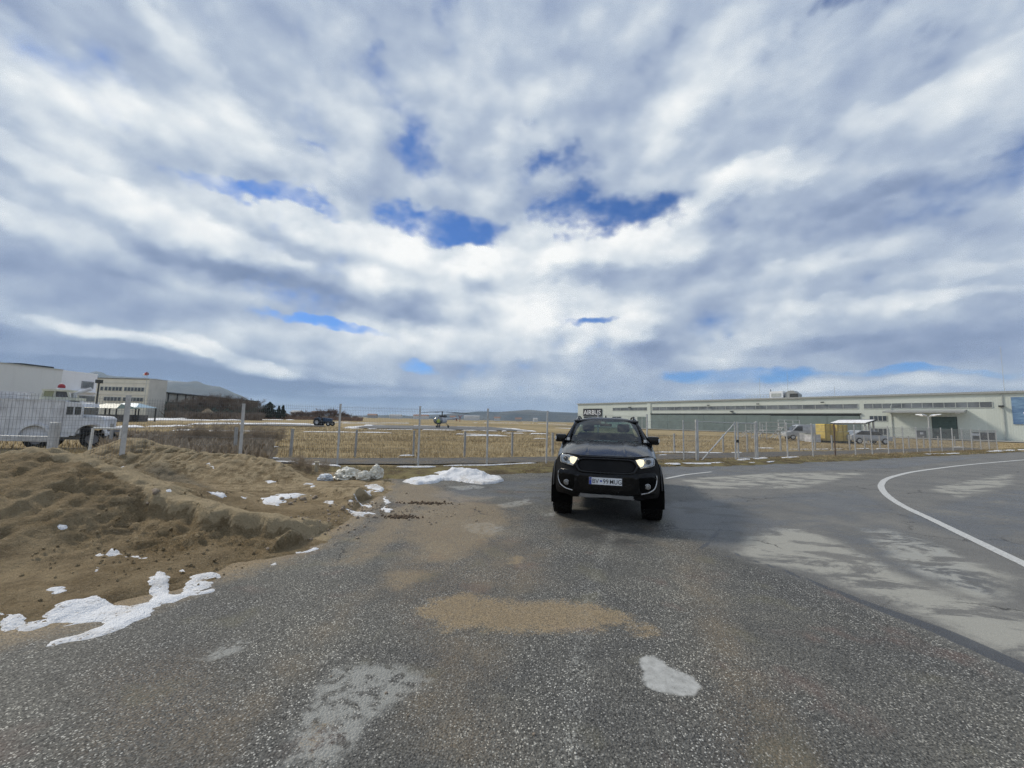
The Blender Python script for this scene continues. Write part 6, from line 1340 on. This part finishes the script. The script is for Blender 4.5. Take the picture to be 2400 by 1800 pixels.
b = MB(); b.tube([(-.8, 0, 1.45), (-3.2, 0, 1.65), (-6.2, 0, 1.95)], .22, 10, .10); b.build('tail_boom', HGREY, heli, True)
b = MB(); b.box(-.9, .5, -.38, .38, 1.86, 2.22); b.tube([(-1.5, 0, 2.1), (-.8, 0, 2.08)], .20, 10, .26); b.build('engine', HDK, heli, False, .05)
b = MB(); b.tube([(0, 0, 2.2), (0, 0, 2.85)], .09, 8); b.lathe([(.0, 2.98), (.22, 2.92), (.24, 2.82), (.0, 2.78)], 12, 'z'); b.build('rotor_mast', HDK, heli, True)
for k in range(3):
    a = R(20 + 120 * k); b = MB(); M = Matrix.Rotation(a, 4, 'Z'); c = [M @ Vector(q) for q in ((.2, -.05, 2.86), (.9, -.14, 2.87), (3.2, -.16, 2.80), (5.3, -.16, 2.62), (5.3, .16, 2.62), (3.2, .16, 2.80), (.9, .14, 2.87), (.2, .05, 2.86))]; b.raw([q for q in c] + [q + Vector((0, 0, .035)) for q in c], [tuple(range(7, -1, -1)), tuple(range(8, 16))] + [(i, (i + 1) % 8, 8 + (i + 1) % 8, 8 + i) for i in range(8)]); b.build('rotor_blade', HDK, heli)
b = MB(); b.tube([(-6.1, .16, 1.95), (-6.1, .30, 1.95)], .06, 8); b.build('tail_rotor_hub', HDK, heli)
for k in range(3): a = R(30 + 120 * k); b = MB(); b.tube([(-6.1, .26, 1.95), (-6.1 + .85 * math.cos(a), .26, 1.95 + .85 * math.sin(a))], .055, 5); b.build('tail_rotor_blade', HRED, heli)
b = MB(); b.prism([(-5.6, 1.3), (-5.2, 1.75), (-4.9, 1.75), (-5.2, 1.25)], 1, -.03, .03); b.build('tail_fin', HRED, heli); b = MB(); b.box(-5.0, -4.6, -.9, .9, 1.78, 1.82); b.build('stabiliser', HGREY, heli)
for (x, y) in ((-.7, .95), (-.7, -.95), (1.55, 0)):
    b = MB(); b.tube([(x * .8, y * .6, .75), (x, y, .32)], .05, 6); b.build('landing_strut', HDK, heli); w = empty('landing_wheel', (x, y, .24)); w.parent = heli; b = MB(); b.lathe([(0, -.08), (.2, -.09), (.24, -.05), (.24, .05), (.2, .09), (0, .08)], 16, 'x'); o = b.build('tyre', HDK, w, True); o.rotation_euler = (0, 0, R(90))
def person(px, py, lab, vest):
    P0 = gnd(px, py); V_ = [(0, 0, .92), (0, 0, 1.15), (0, .01, 1.38), (0, 0, 1.50), (0, -.02, 1.64), (0, -.02, 1.76), (.19, 0, 1.42), (.25, -.04, 1.16), (.22, -.14, .95), (-.19, 0, 1.42), (-.26, -.02, 1.16), (-.25, -.10, .93), (.10, 0, .88), (.12, -.02, .48), (.13, .02, .09), (.14, -.14, .04), (-.10, 0, .88), (-.13, .0, .48), (-.15, .03, .09), (-.16, -.13, .04)]
    E_ = [(0, 1), (1, 2), (2, 3), (3, 4), (4, 5), (2, 6), (6, 7), (7, 8), (2, 9), (9, 10), (10, 11), (0, 12), (12, 13), (13, 14), (14, 15), (0, 16), (16, 17), (17, 18), (18, 19)]
    rad = [.15, .14, .16, .06, .10, .08, .075, .055, .042, .075, .055, .042, .10, .07, .05, .045, .10, .07, .05, .045]
    me = bpy.data.meshes.new('person'); me.from_pydata(V_, E_, []); tmp = bpy.data.objects.new('tmp', me); col.objects.link(tmp)
    md = tmp.modifiers.new('skin', 'SKIN'); bm = bmesh.new(); bm.from_mesh(me); lay = bm.verts.layers.skin.verify()
    for i, v in enumerate(bm.verts): v[lay].radius = (rad[i], rad[i]); v[lay].use_root = i == 0
    bm.to_mesh(me); bm.free(); sb = tmp.modifiers.new('s', 'SUBSURF'); sb.levels = 1; bpy.context.view_layer.update()
    m2 = bpy.data.meshes.new_from_object(tmp.evaluated_get(bpy.context.evaluated_depsgraph_get())); bpy.data.objects.remove(tmp)
    m, t, p = mat_new('work_clothes'); z = t.sep(t.obj())[2]
    c = t.mix(t.rng(z, .90, .92), (.03, .035, .05), vest); c = t.mix(t.rng(z, 1.50, 1.51), c, (.45, .28, .20)); c = t.mix(t.rng(z, 1.72, 1.73), c, (.04, .03, .025)); t.set(p.inputs['Base Color'], c); p.inputs['Roughness'].default_value = .8
    m2.polygons.foreach_set('use_smooth', np.ones(len(m2.polygons), bool)); o = link('person', m2, m, None, (P0.x, P0.y, .09), R(20)); tag(o, lab, 'person')
person(1027, 1004.5, 'person in yellow high visibility vest standing beside the helicopter', (.50, .58, .12))

# ------------------------------------------------------------------ yard before the right-hand hangar
YEL = simple('yellow_paint', (.62, .47, .13), .6, var=.12, scale=3, dirt=(.35, .25, .1), dirt_amt=.3); YELD = simple('yellow_edge', (.42, .31, .09), .6)
def crate(px0, px1, py0, py1, Y, lab, z0=None):
    a = atY(px0, py1, Y); b_ = atY(px1, py0, Y); w = b_.x - a.x; zb_ = max(a.z, .02) if z0 is None else z0; h_ = b_.z - zb_; o = empty('crate', ((a.x + b_.x) / 2, Y, zb_)); tag(o, lab, 'crate', 'yellow crates by the carport')
    n = max(3, int(h_ / .22))
    for k in range(n): b = MB(); b.box(-w / 2, w / 2, 0, 1.3, h_ * k / n + .008, h_ * (k + 1) / n - .008); b.build('board', YEL, o)
    for x in (-w / 2 + .05, 0, w / 2 - .17): b = MB(); b.box(x, x + .12, -.035, -.002, .01, h_ - .01); b.build('batten', YELD, o)
    return zb_ + h_
zt1 = crate(1934, 1957, 1012.5, 1030, 44, 'lower left yellow crate by the white roofed carport', .25); crate(1933, 1956, 994, 1012, 44, 'upper left yellow crate by the white roofed carport', zt1 + .01)
zt1 = crate(1961, 1990, 1012.5, 1031, 43.6, 'lower right yellow crate, widest beside the carport', .25); crate(1962, 1986, 996, 1012, 43.6, 'upper right yellow crate under the carport roof edge', zt1 + .01)
for k, q in enumerate((1945, 1975)): P0 = atY(q, 1030, 44.6); b = MB(); b.box(P0.x - .6, P0.x + .6, 43.7, 45.6, .02, .24); tag(b.build('pallet_base', DARKT), ['dark base block under the left yellow crates', 'dark base block under the right yellow crates'][k], 'base', 'bases under the yellow crates')
cA = atY(1952, 992, 50); cB = atY(2066, 986, 45); cp = empty('carport', (cA.x + .5, 46, 0)); tag(cp, 'open carport with snow white sloping roof beside the yellow crates', 'carport')
W_ = cB.x - cA.x; z0, z1 = cA.z - .1, cB.z + .05
b = MB(); b.raw([(0, 0, z0), (W_, 0, z1), (W_, 5, z1), (0, 5, z0), (0, 0, z0 + .14), (W_, 0, z1 + .14), (W_, 5, z1 + .14), (0, 5, z0 + .14)], [(3, 2, 1, 0), (0, 1, 5, 4), (1, 2, 6, 5), (2, 3, 7, 6), (3, 0, 4, 7), (4, 5, 6, 7)]); b.build('roof', DARKT, cp); b = MB(); b.raw([(0, -.05, z0 + .145), (W_ * .74, -.05, z0 + (z1 - z0) * .74 + .145), (W_ * .74, 5, z0 + (z1 - z0) * .74 + .145), (0, 5, z0 + .145), (0, -.05, z0 + .20), (W_ * .74, -.05, z0 + (z1 - z0) * .74 + .20), (W_ * .74, 5, z0 + (z1 - z0) * .74 + .19), (0, 5, z0 + .19)], [(0, 1, 5, 4), (1, 2, 6, 5), (2, 3, 7, 6), (3, 0, 4, 7), (4, 5, 6, 7)]); b.build('roof_snow', SNOW, cp)
for x, zt in ((.3, z0), (W_ * .5, (z0 + z1) / 2), (W_ - .25, z1)):
    for y in (.3, 4.7): b = MB(); b.box(x - .07, x + .07, y - .07, y + .07, 0, zt - .01 + (z1 - z0) * 0); b.build('post', GALV if x < 2 else DARKT, cp)
b = MB(); b.box(.6, W_ * .62, 4.2, 4.5, .6, 1.7); b.build('back_board', SIGNW, cp)
def car_small(px, py, Y, rz, lab, colr, van=False, L=4.2):
    P0 = atY(px, py, Y); o = empty('parked_van' if van else 'parked_car', (P0.x, Y, .05), rz); tag(o, lab, 'van' if van else 'car'); m = simple('car_paint', colr, .3, coat=.6)
    pr = [(-L / 2, .35), (-L / 2, .80), (-L / 2 + .9, .92), (-L / 2 + 1.5, 1.42), (L / 2 - 1.0, 1.45), (L / 2 - .25, 1.0), (L / 2, .9), (L / 2, .35)] if not van else [(-L / 2, .4), (-L / 2, .95), (-L / 2 + .7, 1.15), (-L / 2 + 1.35, 1.85), (-L / 2 + 1.7, 2.0), (L / 2 - .3, 2.05), (L / 2, 1.85), (L / 2, .4)]
    b = MB(); b.prism(pr, 1, -.85, .85); b.build('body', m, o, True, .07)
    gp_ = [(-L / 2 + 1.02, .96), (-L / 2 + 1.52, 1.38), (L / 2 - 1.05, 1.40), (L / 2 - .45, 1.0)] if not van else [(-L / 2 + .85, 1.2), (-L / 2 + 1.4, 1.78), (-L / 2 + 1.95, 1.78), (-L / 2 + 1.95, 1.15)]
    for s_ in (-1, 1): b = MB(); y0, y1 = sorted((s_ * .852, s_ * .865)); b.prism(gp_, 1, y0, y1); b.build('side_window', WGLASS, o)
    b = MB(); a0, a1 = ((-L / 2 + .92, .95), (-L / 2 + 1.47, 1.40)) if not van else ((-L / 2 + .72, 1.19), (-L / 2 + 1.32, 1.83)); b.raw([(a0[0] - .02, -.75, a0[1]), (a0[0] - .02, .75, a0[1]), (a1[0] - .03, .68, a1[1]), (a1[0] - .03, -.68, a1[1])], [(0, 1, 2, 3)]); b.build('windscreen', WGLASS, o)
    for x in (-L / 2 + .8, L / 2 - .8):
        for s_ in (-1, 1): w = empty('wheel', (x, s_ * .78, .32)); w.parent = o; w.rotation_euler = (0, 0, R(90)); b = MB(); b.lathe([(.0, -.11), (.3, -.11), (.33, -.07), (.33, .07), (.3, .11), (0, .11)], 18, 'x'); b.build('tyre', TDK, w, True); b = MB(); b.lathe([(.2, -.115), (0, -.125)], 14, 'x'); b.lathe([(.2, .115), (0, .125)], 14, 'x'); b.build('rim', TRIM, w)
    return o
car_small(2030, 1030, 43.5, R(180 - 6), 'silver car parked below the carport roof', (.42, .44, .46)); car_small(1878, 1024, 52, R(-14), 'white van with dark windscreen beside the grey work platform', (.48, .50, .52), True, 4.2)
# work platforms
def platform(px, Y, w, h, lab, rz=0):
    P0 = atY(px, 1020, Y); o = empty('work_platform', (P0.x, Y, .05), rz); tag(o, lab, 'work platform', 'work platforms before the hangar'); b = MB(); b.box(-w / 2, w / 2, -.7, .7, h - .08, h); b.build('deck', GALV, o)
    for x in (-w / 2 + .06, w / 2 - .06):
        for y in (-.64, .64): b = MB(); b.tube([(x, y, 0), (x, y, h + 1.0)], .05, 6); b.build('leg', GALV, o)
    for y in (-.64, .64):
        for z in (h + .5, h + 1.0): b = MB(); b.tube([(-w / 2, y, z), (w / 2, y, z)], .035, 5); b.build('rail', GALV, o)
        b = MB(); b.tube([(-w / 2, y, .1), (w / 2, y, h - .1)], .03, 5); b.build('diagonal', GALV, o)
    for s_ in (-.4, .4): b = MB(); b.tube([(-w / 2 - 1.3, s_, 0), (-w / 2, s_, h)], .05, 5); b.build('stair_stringer', GALV, o)
    for k in range(5): t_ = (k + .5) / 5; b = MB(); b.box(-w / 2 - 1.3 + 1.3 * t_ - .1, -w / 2 - 1.3 + 1.3 * t_ + .1, -.38, .38, h * t_, h * t_ + .03); b.build('stair_tread', GALV, o)
platform(1812, 50, 2.6, 1.2, 'grey steel work platform with stairs left of the white van'); platform(1850, 54, 2.2, 1.6, 'taller grey work platform directly behind the white van'); platform(1768, 58, 1.8, 1.0, 'smallest grey work platform farthest left before the green doors')
for k, (px, Y, w, h_, c, lab) in enumerate([(1912, 44, 1.1, .8, (.55, .55, .56), 'white box left of the yellow crates'), (1928, 45, 1.1, .65, (.45, .28, .25), 'faded red and white box beside the yellow crates'), (1900, 47, 1.3, .9, (.35, .36, .37), 'grey box right of the white van')]):
    P0 = atY(px, 1020, Y); o = empty('equipment_box', (P0.x, Y, .05)); tag(o, lab, 'box'); b = MB(); b.box(-w / 2, w / 2, 0, 1, 0, h_); b.build('body', simple('box_paint', c, .6, var=.2), o, False, .03); b = MB(); b.box(-w / 2 - .03, w / 2 + .03, -.03, 1.03, h_ + .004, h_ + .07); b.build('lid', FRAME, o)
P0 = gnd(2181, 1046); zt = atY(2181, 976, P0.y).z; lp_ = empty('yard_lamp', (P0.x, P0.y, 0), R(-30)); tag(lp_, 'pale four armed yard lamp before the roller door', 'street lamp')
b = MB(); b.tube([(0, 0, 0), (0, 0, zt)], .09, 10, .05); b.build('pole', GALV, lp_, True)
for k in range(4):
    a = R(45 + 90 * k); c, s_ = math.cos(a), math.sin(a); b = MB(); b.tube([(0, 0, zt - .05), (c * .45, s_ * .45, zt + .08)], .03, 6); b.build('arm', GALV, lp_, True); b = MB(); b.tube([(c * .4, s_ * .4, zt + .07), (c * .75, s_ * .75, zt + .16), (c * 1.05, s_ * 1.05, zt + .20)], .10, 8, .06); b.build('lamp_head', SIGNW, lp_, True)

# ------------------------------------------------------------------ vegetation
BARK = simple('bare_bark', (.115, .092, .075), .95, var=.3, scale=2); TWIG = simple('bare_twigs', (.165, .130, .102), .95, var=.35, scale=.6); TWIGR = simple('reddish_twigs', (.20, .135, .105), .95, var=.3, scale=.5); NEEDLE = simple('pine_needles', (.030, .048, .028), .9, var=.4, scale=1.5)
def twig(b, p, d, L, r, lev, maxlev, rnd, thin=.012):
    q = p; pts = [p]; dd = d.copy(); n = 3
    for _ in range(n):
        dd = (dd + Vector((rnd.gauss(0, .16), rnd.gauss(0, .16), rnd.gauss(.06, .10)))).normalized(); q = q + dd * L / n; pts.append(q)
    (b[0] if lev < 2 else b[1]).tube(pts, max(r, thin), 4 if lev < 2 else 3, max(r * .45, thin * .7), caps=False)
    if lev >= maxlev: return
    k = rnd.randint(4, 6) if lev else rnd.randint(6, 8)
    for i in range(k):
        t_ = rnd.uniform(.25, 1.0); base = pts[min(int(t_ * n), n - 1)].lerp(pts[min(int(t_ * n) + 1, n)], t_ * n % 1)
        a = rnd.uniform(0, 6.283); side = Vector((math.cos(a), math.sin(a), 0)); nd = (dd * rnd.uniform(.35, .8) + side * rnd.uniform(.5, .95) + Vector((0, 0, .22))).normalized()
        twig(b, base, nd, L * rnd.uniform(.42, .66), r * .48, lev + 1, maxlev, rnd, thin)
def bare_tree(seed, H, maxlev=4, thin=.016, multi=1, mats=(BARK, TWIG)):
    rnd = random.Random(seed); b = (MB(), MB())
    for m_ in range(multi):
        a = rnd.uniform(0, 6.283); d = Vector((math.cos(a) * .25 * (multi > 1), math.sin(a) * .25 * (multi > 1), 1)).normalized()
        twig(b, Vector((math.cos(a) * .12 * (multi > 1), math.sin(a) * .12 * (multi > 1), -.1)), d, H * .62, H * .016 / multi ** .5, 0, maxlev, rnd, thin)
    out = []
    for q, nm, mt in ((b[0], 'trunk', mats[0]), (b[1], 'crown', mats[1])):
        me = bpy.data.meshes.new(nm); me.from_pydata(q.v, [], q.f); me.materials.append(mt); out.append((nm, me))
    return out
def place_tree(name, tmpl, loc, s, rz, lab, cat, grp, sz=None):
    o = empty(name, loc, rz); o.scale = (s, s, s * (sz or 1)); tag(o, lab, cat, grp)
    for nm, me in tmpl: link(nm, me, None, o)
    return o
TT = [bare_tree(k, 8.0, 4, .014, 2 if k % 2 else 1) for k in range(4)]; BT = [bare_tree(20 + k, 4.0, 3, .020, 7, (BARK, TWIGR)) for k in range(3)]; DRYT = simple('dry_stems', (.34, .275, .20), .95, var=.3, scale=3); ST = [bare_tree(40 + k, 1.3, 3, .0035, 6, (DRYT, DRYT)) for k in range(2)]
tree_px = [(398, 112, .62), (410, 116, .75), (420, 110, .66), (432, 122, .85), (441, 114, .78), (452, 126, 1.0), (462, 116, .86), (470, 130, 1.05), (480, 120, .92), (489, 134, 1.12), (498, 124, .95), (507, 128, 1.08), (515, 138, 1.1), (523, 126, .92), (531, 134, .95), (540, 140, .98), (549, 132, .86), (556, 144, 1.0), (565, 140, 1.05), (574, 148, 1.1), (583, 142, .92), (592, 150, .95), (601, 150, .85), (609, 156, .80)]
ordn = ['first', 'second', 'third', 'fourth', 'fifth', 'sixth', 'seventh', 'eighth', 'ninth', 'tenth', 'eleventh', 'twelfth', 'thirteenth', 'fourteenth', 'fifteenth', 'sixteenth', 'seventeenth', 'eighteenth', 'nineteenth', 'twentieth', 'twenty-first', 'twenty-second', 'twenty-third', 'twenty-fourth']
for i, (px, Y, s) in enumerate(tree_px):
    P0 = atY(px, 978, Y); place_tree('bare_tree', TT[i % 4], (P0.x, P0.y, 0), s * 1.0, i * 1.7, 'bare leafless tree before the green shed, %s from the cream building' % ordn[i], 'tree', 'bare trees along the field edge')
def thicket(name, pxs, Y0, Y1, h, n, mat, lab, w=.05):
    b = MB(); rnd = random.Random(5)
    for _ in range(n):
        P0 = atY(rnd.uniform(*pxs), 980, rnd.uniform(Y0, Y1)); hh = h * rnd.uniform(.35, 1.0) ; d = Vector((rnd.gauss(0, .35), rnd.gauss(0, .35), 1)) * hh; q = Vector((P0.x, P0.y, 0)); s_ = Vector((rnd.uniform(-1, 1), rnd.uniform(-1, 1), 0)).normalized() * w
        b.raw([q - s_, q + s_, q + d * .6 + s_ * .6 + Vector((rnd.gauss(0, .1), 0, 0)), q + d], [(0, 1, 2), (0, 2, 3)])
    me = bpy.data.meshes.new(name); me.from_pydata(b.v, [], b.f); tag(link(name, me, mat), lab, 'undergrowth', kind='stuff')
thicket('undergrowth', (388, 615), 105, 150, 2.7, 7000, TWIG, 'dense dark leafless undergrowth below the bare trees', .055)
thicket('dead_weeds', (250, 640), 13.5, 25, .60, 9000, DRYT, 'matted grey brown dead weeds behind the left part of the fence', .006)
thicket('brushwood', (610, 850), 150, 215, 1.9, 5000, TWIGR, 'low reddish brushwood at the far field edge', .06)
for i, (px, Y, s, sz) in enumerate([(672, 165, .75, .8), (690, 170, .95, .7), (706, 168, 1.0, .8), (722, 176, 1.1, .7), (738, 172, 1.05, .8), (752, 180, 1.25, .8), (768, 176, 1.2, .9), (784, 182, 1.2, .8), (800, 188, 1.1, .8), (816, 192, 1.0, .7), (832, 198, .8, .6), (620, 150, 1.0, .8), (640, 155, .9, .7)]):
    P0 = atY(px, 980, Y); place_tree('bare_bush', BT[i % 3], (P0.x, P0.y, 0), s * 1.25, i * 1.3, ['reddish leafless bush at the far field edge, %s from the conifers' % ordn[min(i, 23)], 'leafless bush in front of the broad conifer', 'leafless bush between the two conifers'][0 if i < 11 else i - 10], 'bush', 'leafless bushes at the far field edge', sz)
def conifer(px, Y, H, Rr, lab, seed, flat=.0):
    P0 = atY(px, 978, Y); rnd = random.Random(seed); o = empty('conifer', (P0.x, P0.y, 0)); tag(o, lab, 'tree', 'conifers at the field edge')
    b = MB(); b.tube([(0, 0, 0), (0, 0, H * .95)], .16, 6, .04); b.build('trunk', BARK, o)
    b = MB()
    for _ in range(2600):
        t_ = rnd.uniform(.12, 1) ; z = H * t_; prof = (1 - t_) ** .7 if flat < .5 else (1 - abs(2 * t_ - 1.0) ** 2.2) * .9 + .05
        lob = 1 + .35 * math.sin(t_ * 21 + seed); a = rnd.uniform(0, 6.283); lob2 = .75 + .35 * math.sin(a * 3 + t_ * 9 + seed); r_ = Rr * prof * lob * lob2 * rnd.uniform(.25, 1) ** .5
        c = Vector((math.cos(a) * r_, math.sin(a) * r_, z - r_ * .15)); u = Vector((rnd.gauss(0, 1), rnd.gauss(0, 1), rnd.gauss(0, .6))).normalized() * .30; v = Vector((rnd.gauss(0, 1), rnd.gauss(0, 1), rnd.gauss(0, .6))).normalized() * .17
        b.raw([c - u, c + v, c + u, c - v], [(0, 1, 2, 3)])
    me = bpy.data.meshes.new('crown'); me.from_pydata(b.v, [], b.f); link('crown', me, NEEDLE, o)
conifer(630, 150, 6.6, 2.9, 'broad dark conifer right of the bare trees', 3, 1); conifer(652, 152, 5.2, 1.3, 'slim dark conifer right of the broad one, shorter', 5); conifer(662, 154, 5.6, 1.5, 'slim dark conifer standing farthest right', 8)
for i, (px, py, s) in enumerate([(505, 1050, .9), (525, 1046, 1.1), (548, 1052, 1.0), (600, 1047, 1.0), (622, 1044, .95), (645, 1045, .9), (470, 1046, 1.0), (440, 1042, 1.0), (705, 1112, .42), (722, 1116, .38), (760, 1112, .36), (690, 1108, .45)]):
    P0 = atY(px, py, (19, 20, 18.5, 19.5, 20.5, 21, 19, 18.5)[i]) if i < 8 else gnd(px, py)
    place_tree('dry_shrub', ST[i % 2], (P0.x, P0.y, 0), s * 1.0, i * 2.1, ['brown dry shrub behind the fence, %s from the pipe hoop' % ordn[[2, 3, 4, 5, 6, 7, 1, 0][i]] if i < 8 else 'small dry twiggy weed at the grass edge, %s from the sand heap' % ordn[[1, 2, 3, 0][i - 8]]][0], 'shrub', 'dry shrubs by the fence')

# ---- grass blades
def m_grass():
    m, t, p = mat_new('straw_grass'); a = t.attr('tint')
    c = t.mix(t.rng(a, 0, .5, 0, 1, False), (.180, .128, .068), (.370, .282, .158)); c = t.mix(t.rng(a, .5, 1, 0, 1, False), c, (.52, .43, .28)); t.set(p.inputs['Base Color'], c); p.inputs['Roughness'].default_value = .9; p.inputs['Specular IOR Level'].default_value = .15; return m
GRASSM = m_grass()
def blades(name, x, y, z, h, w, lab, lean=.45):
    n = len(x); a = rs.rand(n) * 6.283; b_ = rs.rand(n) * 6.283; ln = h * lean * rs.rand(n) * 1.4
    V_ = np.empty((n, 3, 3)); V_[:, 0] = np.stack([x - np.cos(a) * w / 2, y - np.sin(a) * w / 2, z], -1); V_[:, 1] = np.stack([x + np.cos(a) * w / 2, y + np.sin(a) * w / 2, z], -1); V_[:, 2] = np.stack([x + np.cos(b_) * ln, y + np.sin(b_) * ln, z + h], -1)
    me = mesh_np(name, V_.reshape(-1, 3), np.arange(3 * n).reshape(-1, 3)); cl = np.clip(.5 + vnoise(x * .5, y * .5, 81, 3) * 1.3 + rs.randn(n) * .22, 0, 1); add_attr(me, 'tint', np.repeat(cl, 3)); tag(link(name, me, GRASSM), lab, 'grass', kind='stuff')
n = 90000; dist = 15 + 45 * rs.rand(n) ** 1.5; az = rs.uniform(-.95, .95, n); x = dist * np.tan(az * .98) ; x = np.clip(x, -70, 70); y = dist
tko = np.interp(x, *zip(*tk_out)); ok = (y > tko + .1) & (vnoise(x * .8, y * .8, 82, 3) > -.22); 
x, y = x[ok], y[ok]; blades('field_grass', x, y, np.full(len(x), -.05), (.10 + .16 * rs.rand(len(x))) * (1 + .4 * vnoise(x * .4, y * .4, 83, 2)), .010 + y * .0007, 'dry straw coloured grass covering the airfield')
n = 26000; x = rs.uniform(-13, 46, n); u = rs.rand(n) ** .8 * 2.3 - .25; y = edgeY(x) + u; ok = (vnoise(x * 1.1, y * 1.1, 84, 4) + .12 * u > .02) & ~((x > -3.2) & (x < .2) & (y < 12.9)); x, y = x[ok], y[ok]
blades('verge_grass', x, y, np.full(len(x), .0), .06 + .12 * rs.rand(len(x)), .008 + y * .0005, 'short dry grass on the verge below the fence', .7)
# ---- crumbs of soil and small stones on and around the heap
def crumbs(name, pts, sizes, mat, lab, cat):
    bm = bmesh.new(); bmesh.ops.create_icosphere(bm, subdivisions=1, radius=1.0); bv = np.array([v.co[:] for v in bm.verts]); bf = np.array([[v.index for v in f.verts] for f in bm.faces]); bm.free()
    n = len(pts); k = len(bv); sc = sizes[:, None, None] * rs.uniform(.55, 1.25, (n, 1, 3)) * (1 + rs.uniform(-.25, .25, (n, k, 1))); V_ = bv[None] * sc + pts[:, None, :]; F_ = bf[None] + (np.arange(n) * k)[:, None, None]
    tag(link(name, mesh_np(name, V_.reshape(-1, 3), F_.reshape(-1, 3)), mat), lab, cat, kind='stuff')
pts, sz = [], []
for _ in range(3600):
    x, y = random.uniform(-9, -2.2), random.uniform(2.6, 12); z = pile_z(x, y)
    if z < -.01 or float(vnoise(x * 1.3, y * 1.3, 91, 3)) < -.05 + .25 * random.random(): continue
    s_ = .004 + .018 * random.random() ** 4; pts.append((x, y, max(z, 0) + s_ * .3)); sz.append(s_)
ii = np.argwhere(cut > .05); 
for k in rs.choice(len(ii), min(350, len(ii)), replace=False):
    a, b_ = ii[k]; s_ = .004 + .018 * random.random() ** 3; pts.append((HX[a, b_] + random.uniform(-.05, .05), HY[a, b_] - random.random() * .35, max(pile_z(HX[a, b_], HY[a, b_] - .1), 0) + s_ * .2)); sz.append(s_)
crumbs('soil_crumbs', np.array(pts), np.array(sz), SAND, 'crumbs of sand and soil strewn over the heap', 'soil')
for me_ in [bpy.data.meshes['soil_crumbs']]: add_attr(me_, 'crust', np.full(len(me_.vertices), .4)); add_attr(me_, 'grey', np.zeros(len(me_.vertices)))
pts, sz = [], []
for (px, py, n, sp, smax) in [(345, 1252, 5, .10, .05), (880, 1195, 40, .7, .03), (830, 1200, 40, .6, .03), (760, 1240, 40, .7, .025), (980, 1200, 60, 1.2, .022), (1060, 1130, 20, .6, .03), (1180, 1700, 10, 1.0, .01), (800, 1500, 14, 1.2, .01), (700, 1180, 14, .4, .05)]:
    c = gnd(px, py)
    for _ in range(n): x, y = c.x + random.gauss(0, sp * .5), c.y + random.gauss(0, sp * .5); s_ = smax * random.uniform(.3, 1); pts.append((x, y, max(pile_z(x, y), 0) + s_ * .4)); sz.append(s_)
crumbs('pebbles', np.array(pts), np.array(sz), simple('pebble', (.30, .24, .18), .9, var=.35, scale=9), 'loose pebbles around the foot of the heap', 'pebbles')
c = gnd(960, 1195); pts, sz = [], []
for (px, py, w) in ((1005, 1180, .55), (940, 1212, .35)):
    c = gnd(px, py)
    for _ in range(160): x, y = c.x + random.gauss(0, w * .4), c.y + random.gauss(0, .06); s_ = random.uniform(.006, .026); pts.append((x, y, s_ * .3)); sz.append(s_)
crumbs('dirt_clods', np.array(pts), np.array(sz), simple('dark_soil', (.10, .07, .045), .95, var=.3, scale=9), 'two small lines of dark dirt clods on the asphalt', 'soil')

# ------------------------------------------------------------------ haze over the plain
hb = MB(); hb.box(-12000, 12000, -400, 11500, -36, 470); hz_ = hb.build('haze', None); tag(hz_, 'thin bluish haze over the plain', 'haze', kind='stuff')
hm = bpy.data.materials.new('haze'); hm.use_nodes = True; ht = NT(hm.node_tree); ht.n.clear(); pv = ht.new('ShaderNodeVolumePrincipled'); pv.inputs['Color'].default_value = (.55, .76, 1.0, 1); pv.inputs['Density'].default_value = .00008; pv.inputs['Anisotropy'].default_value = .2
ho = ht.new('ShaderNodeOutputMaterial'); ht.l.new(pv.outputs[0], ho.inputs['Volume']); hz_.data.materials.clear(); hz_.data.materials.append(hm)
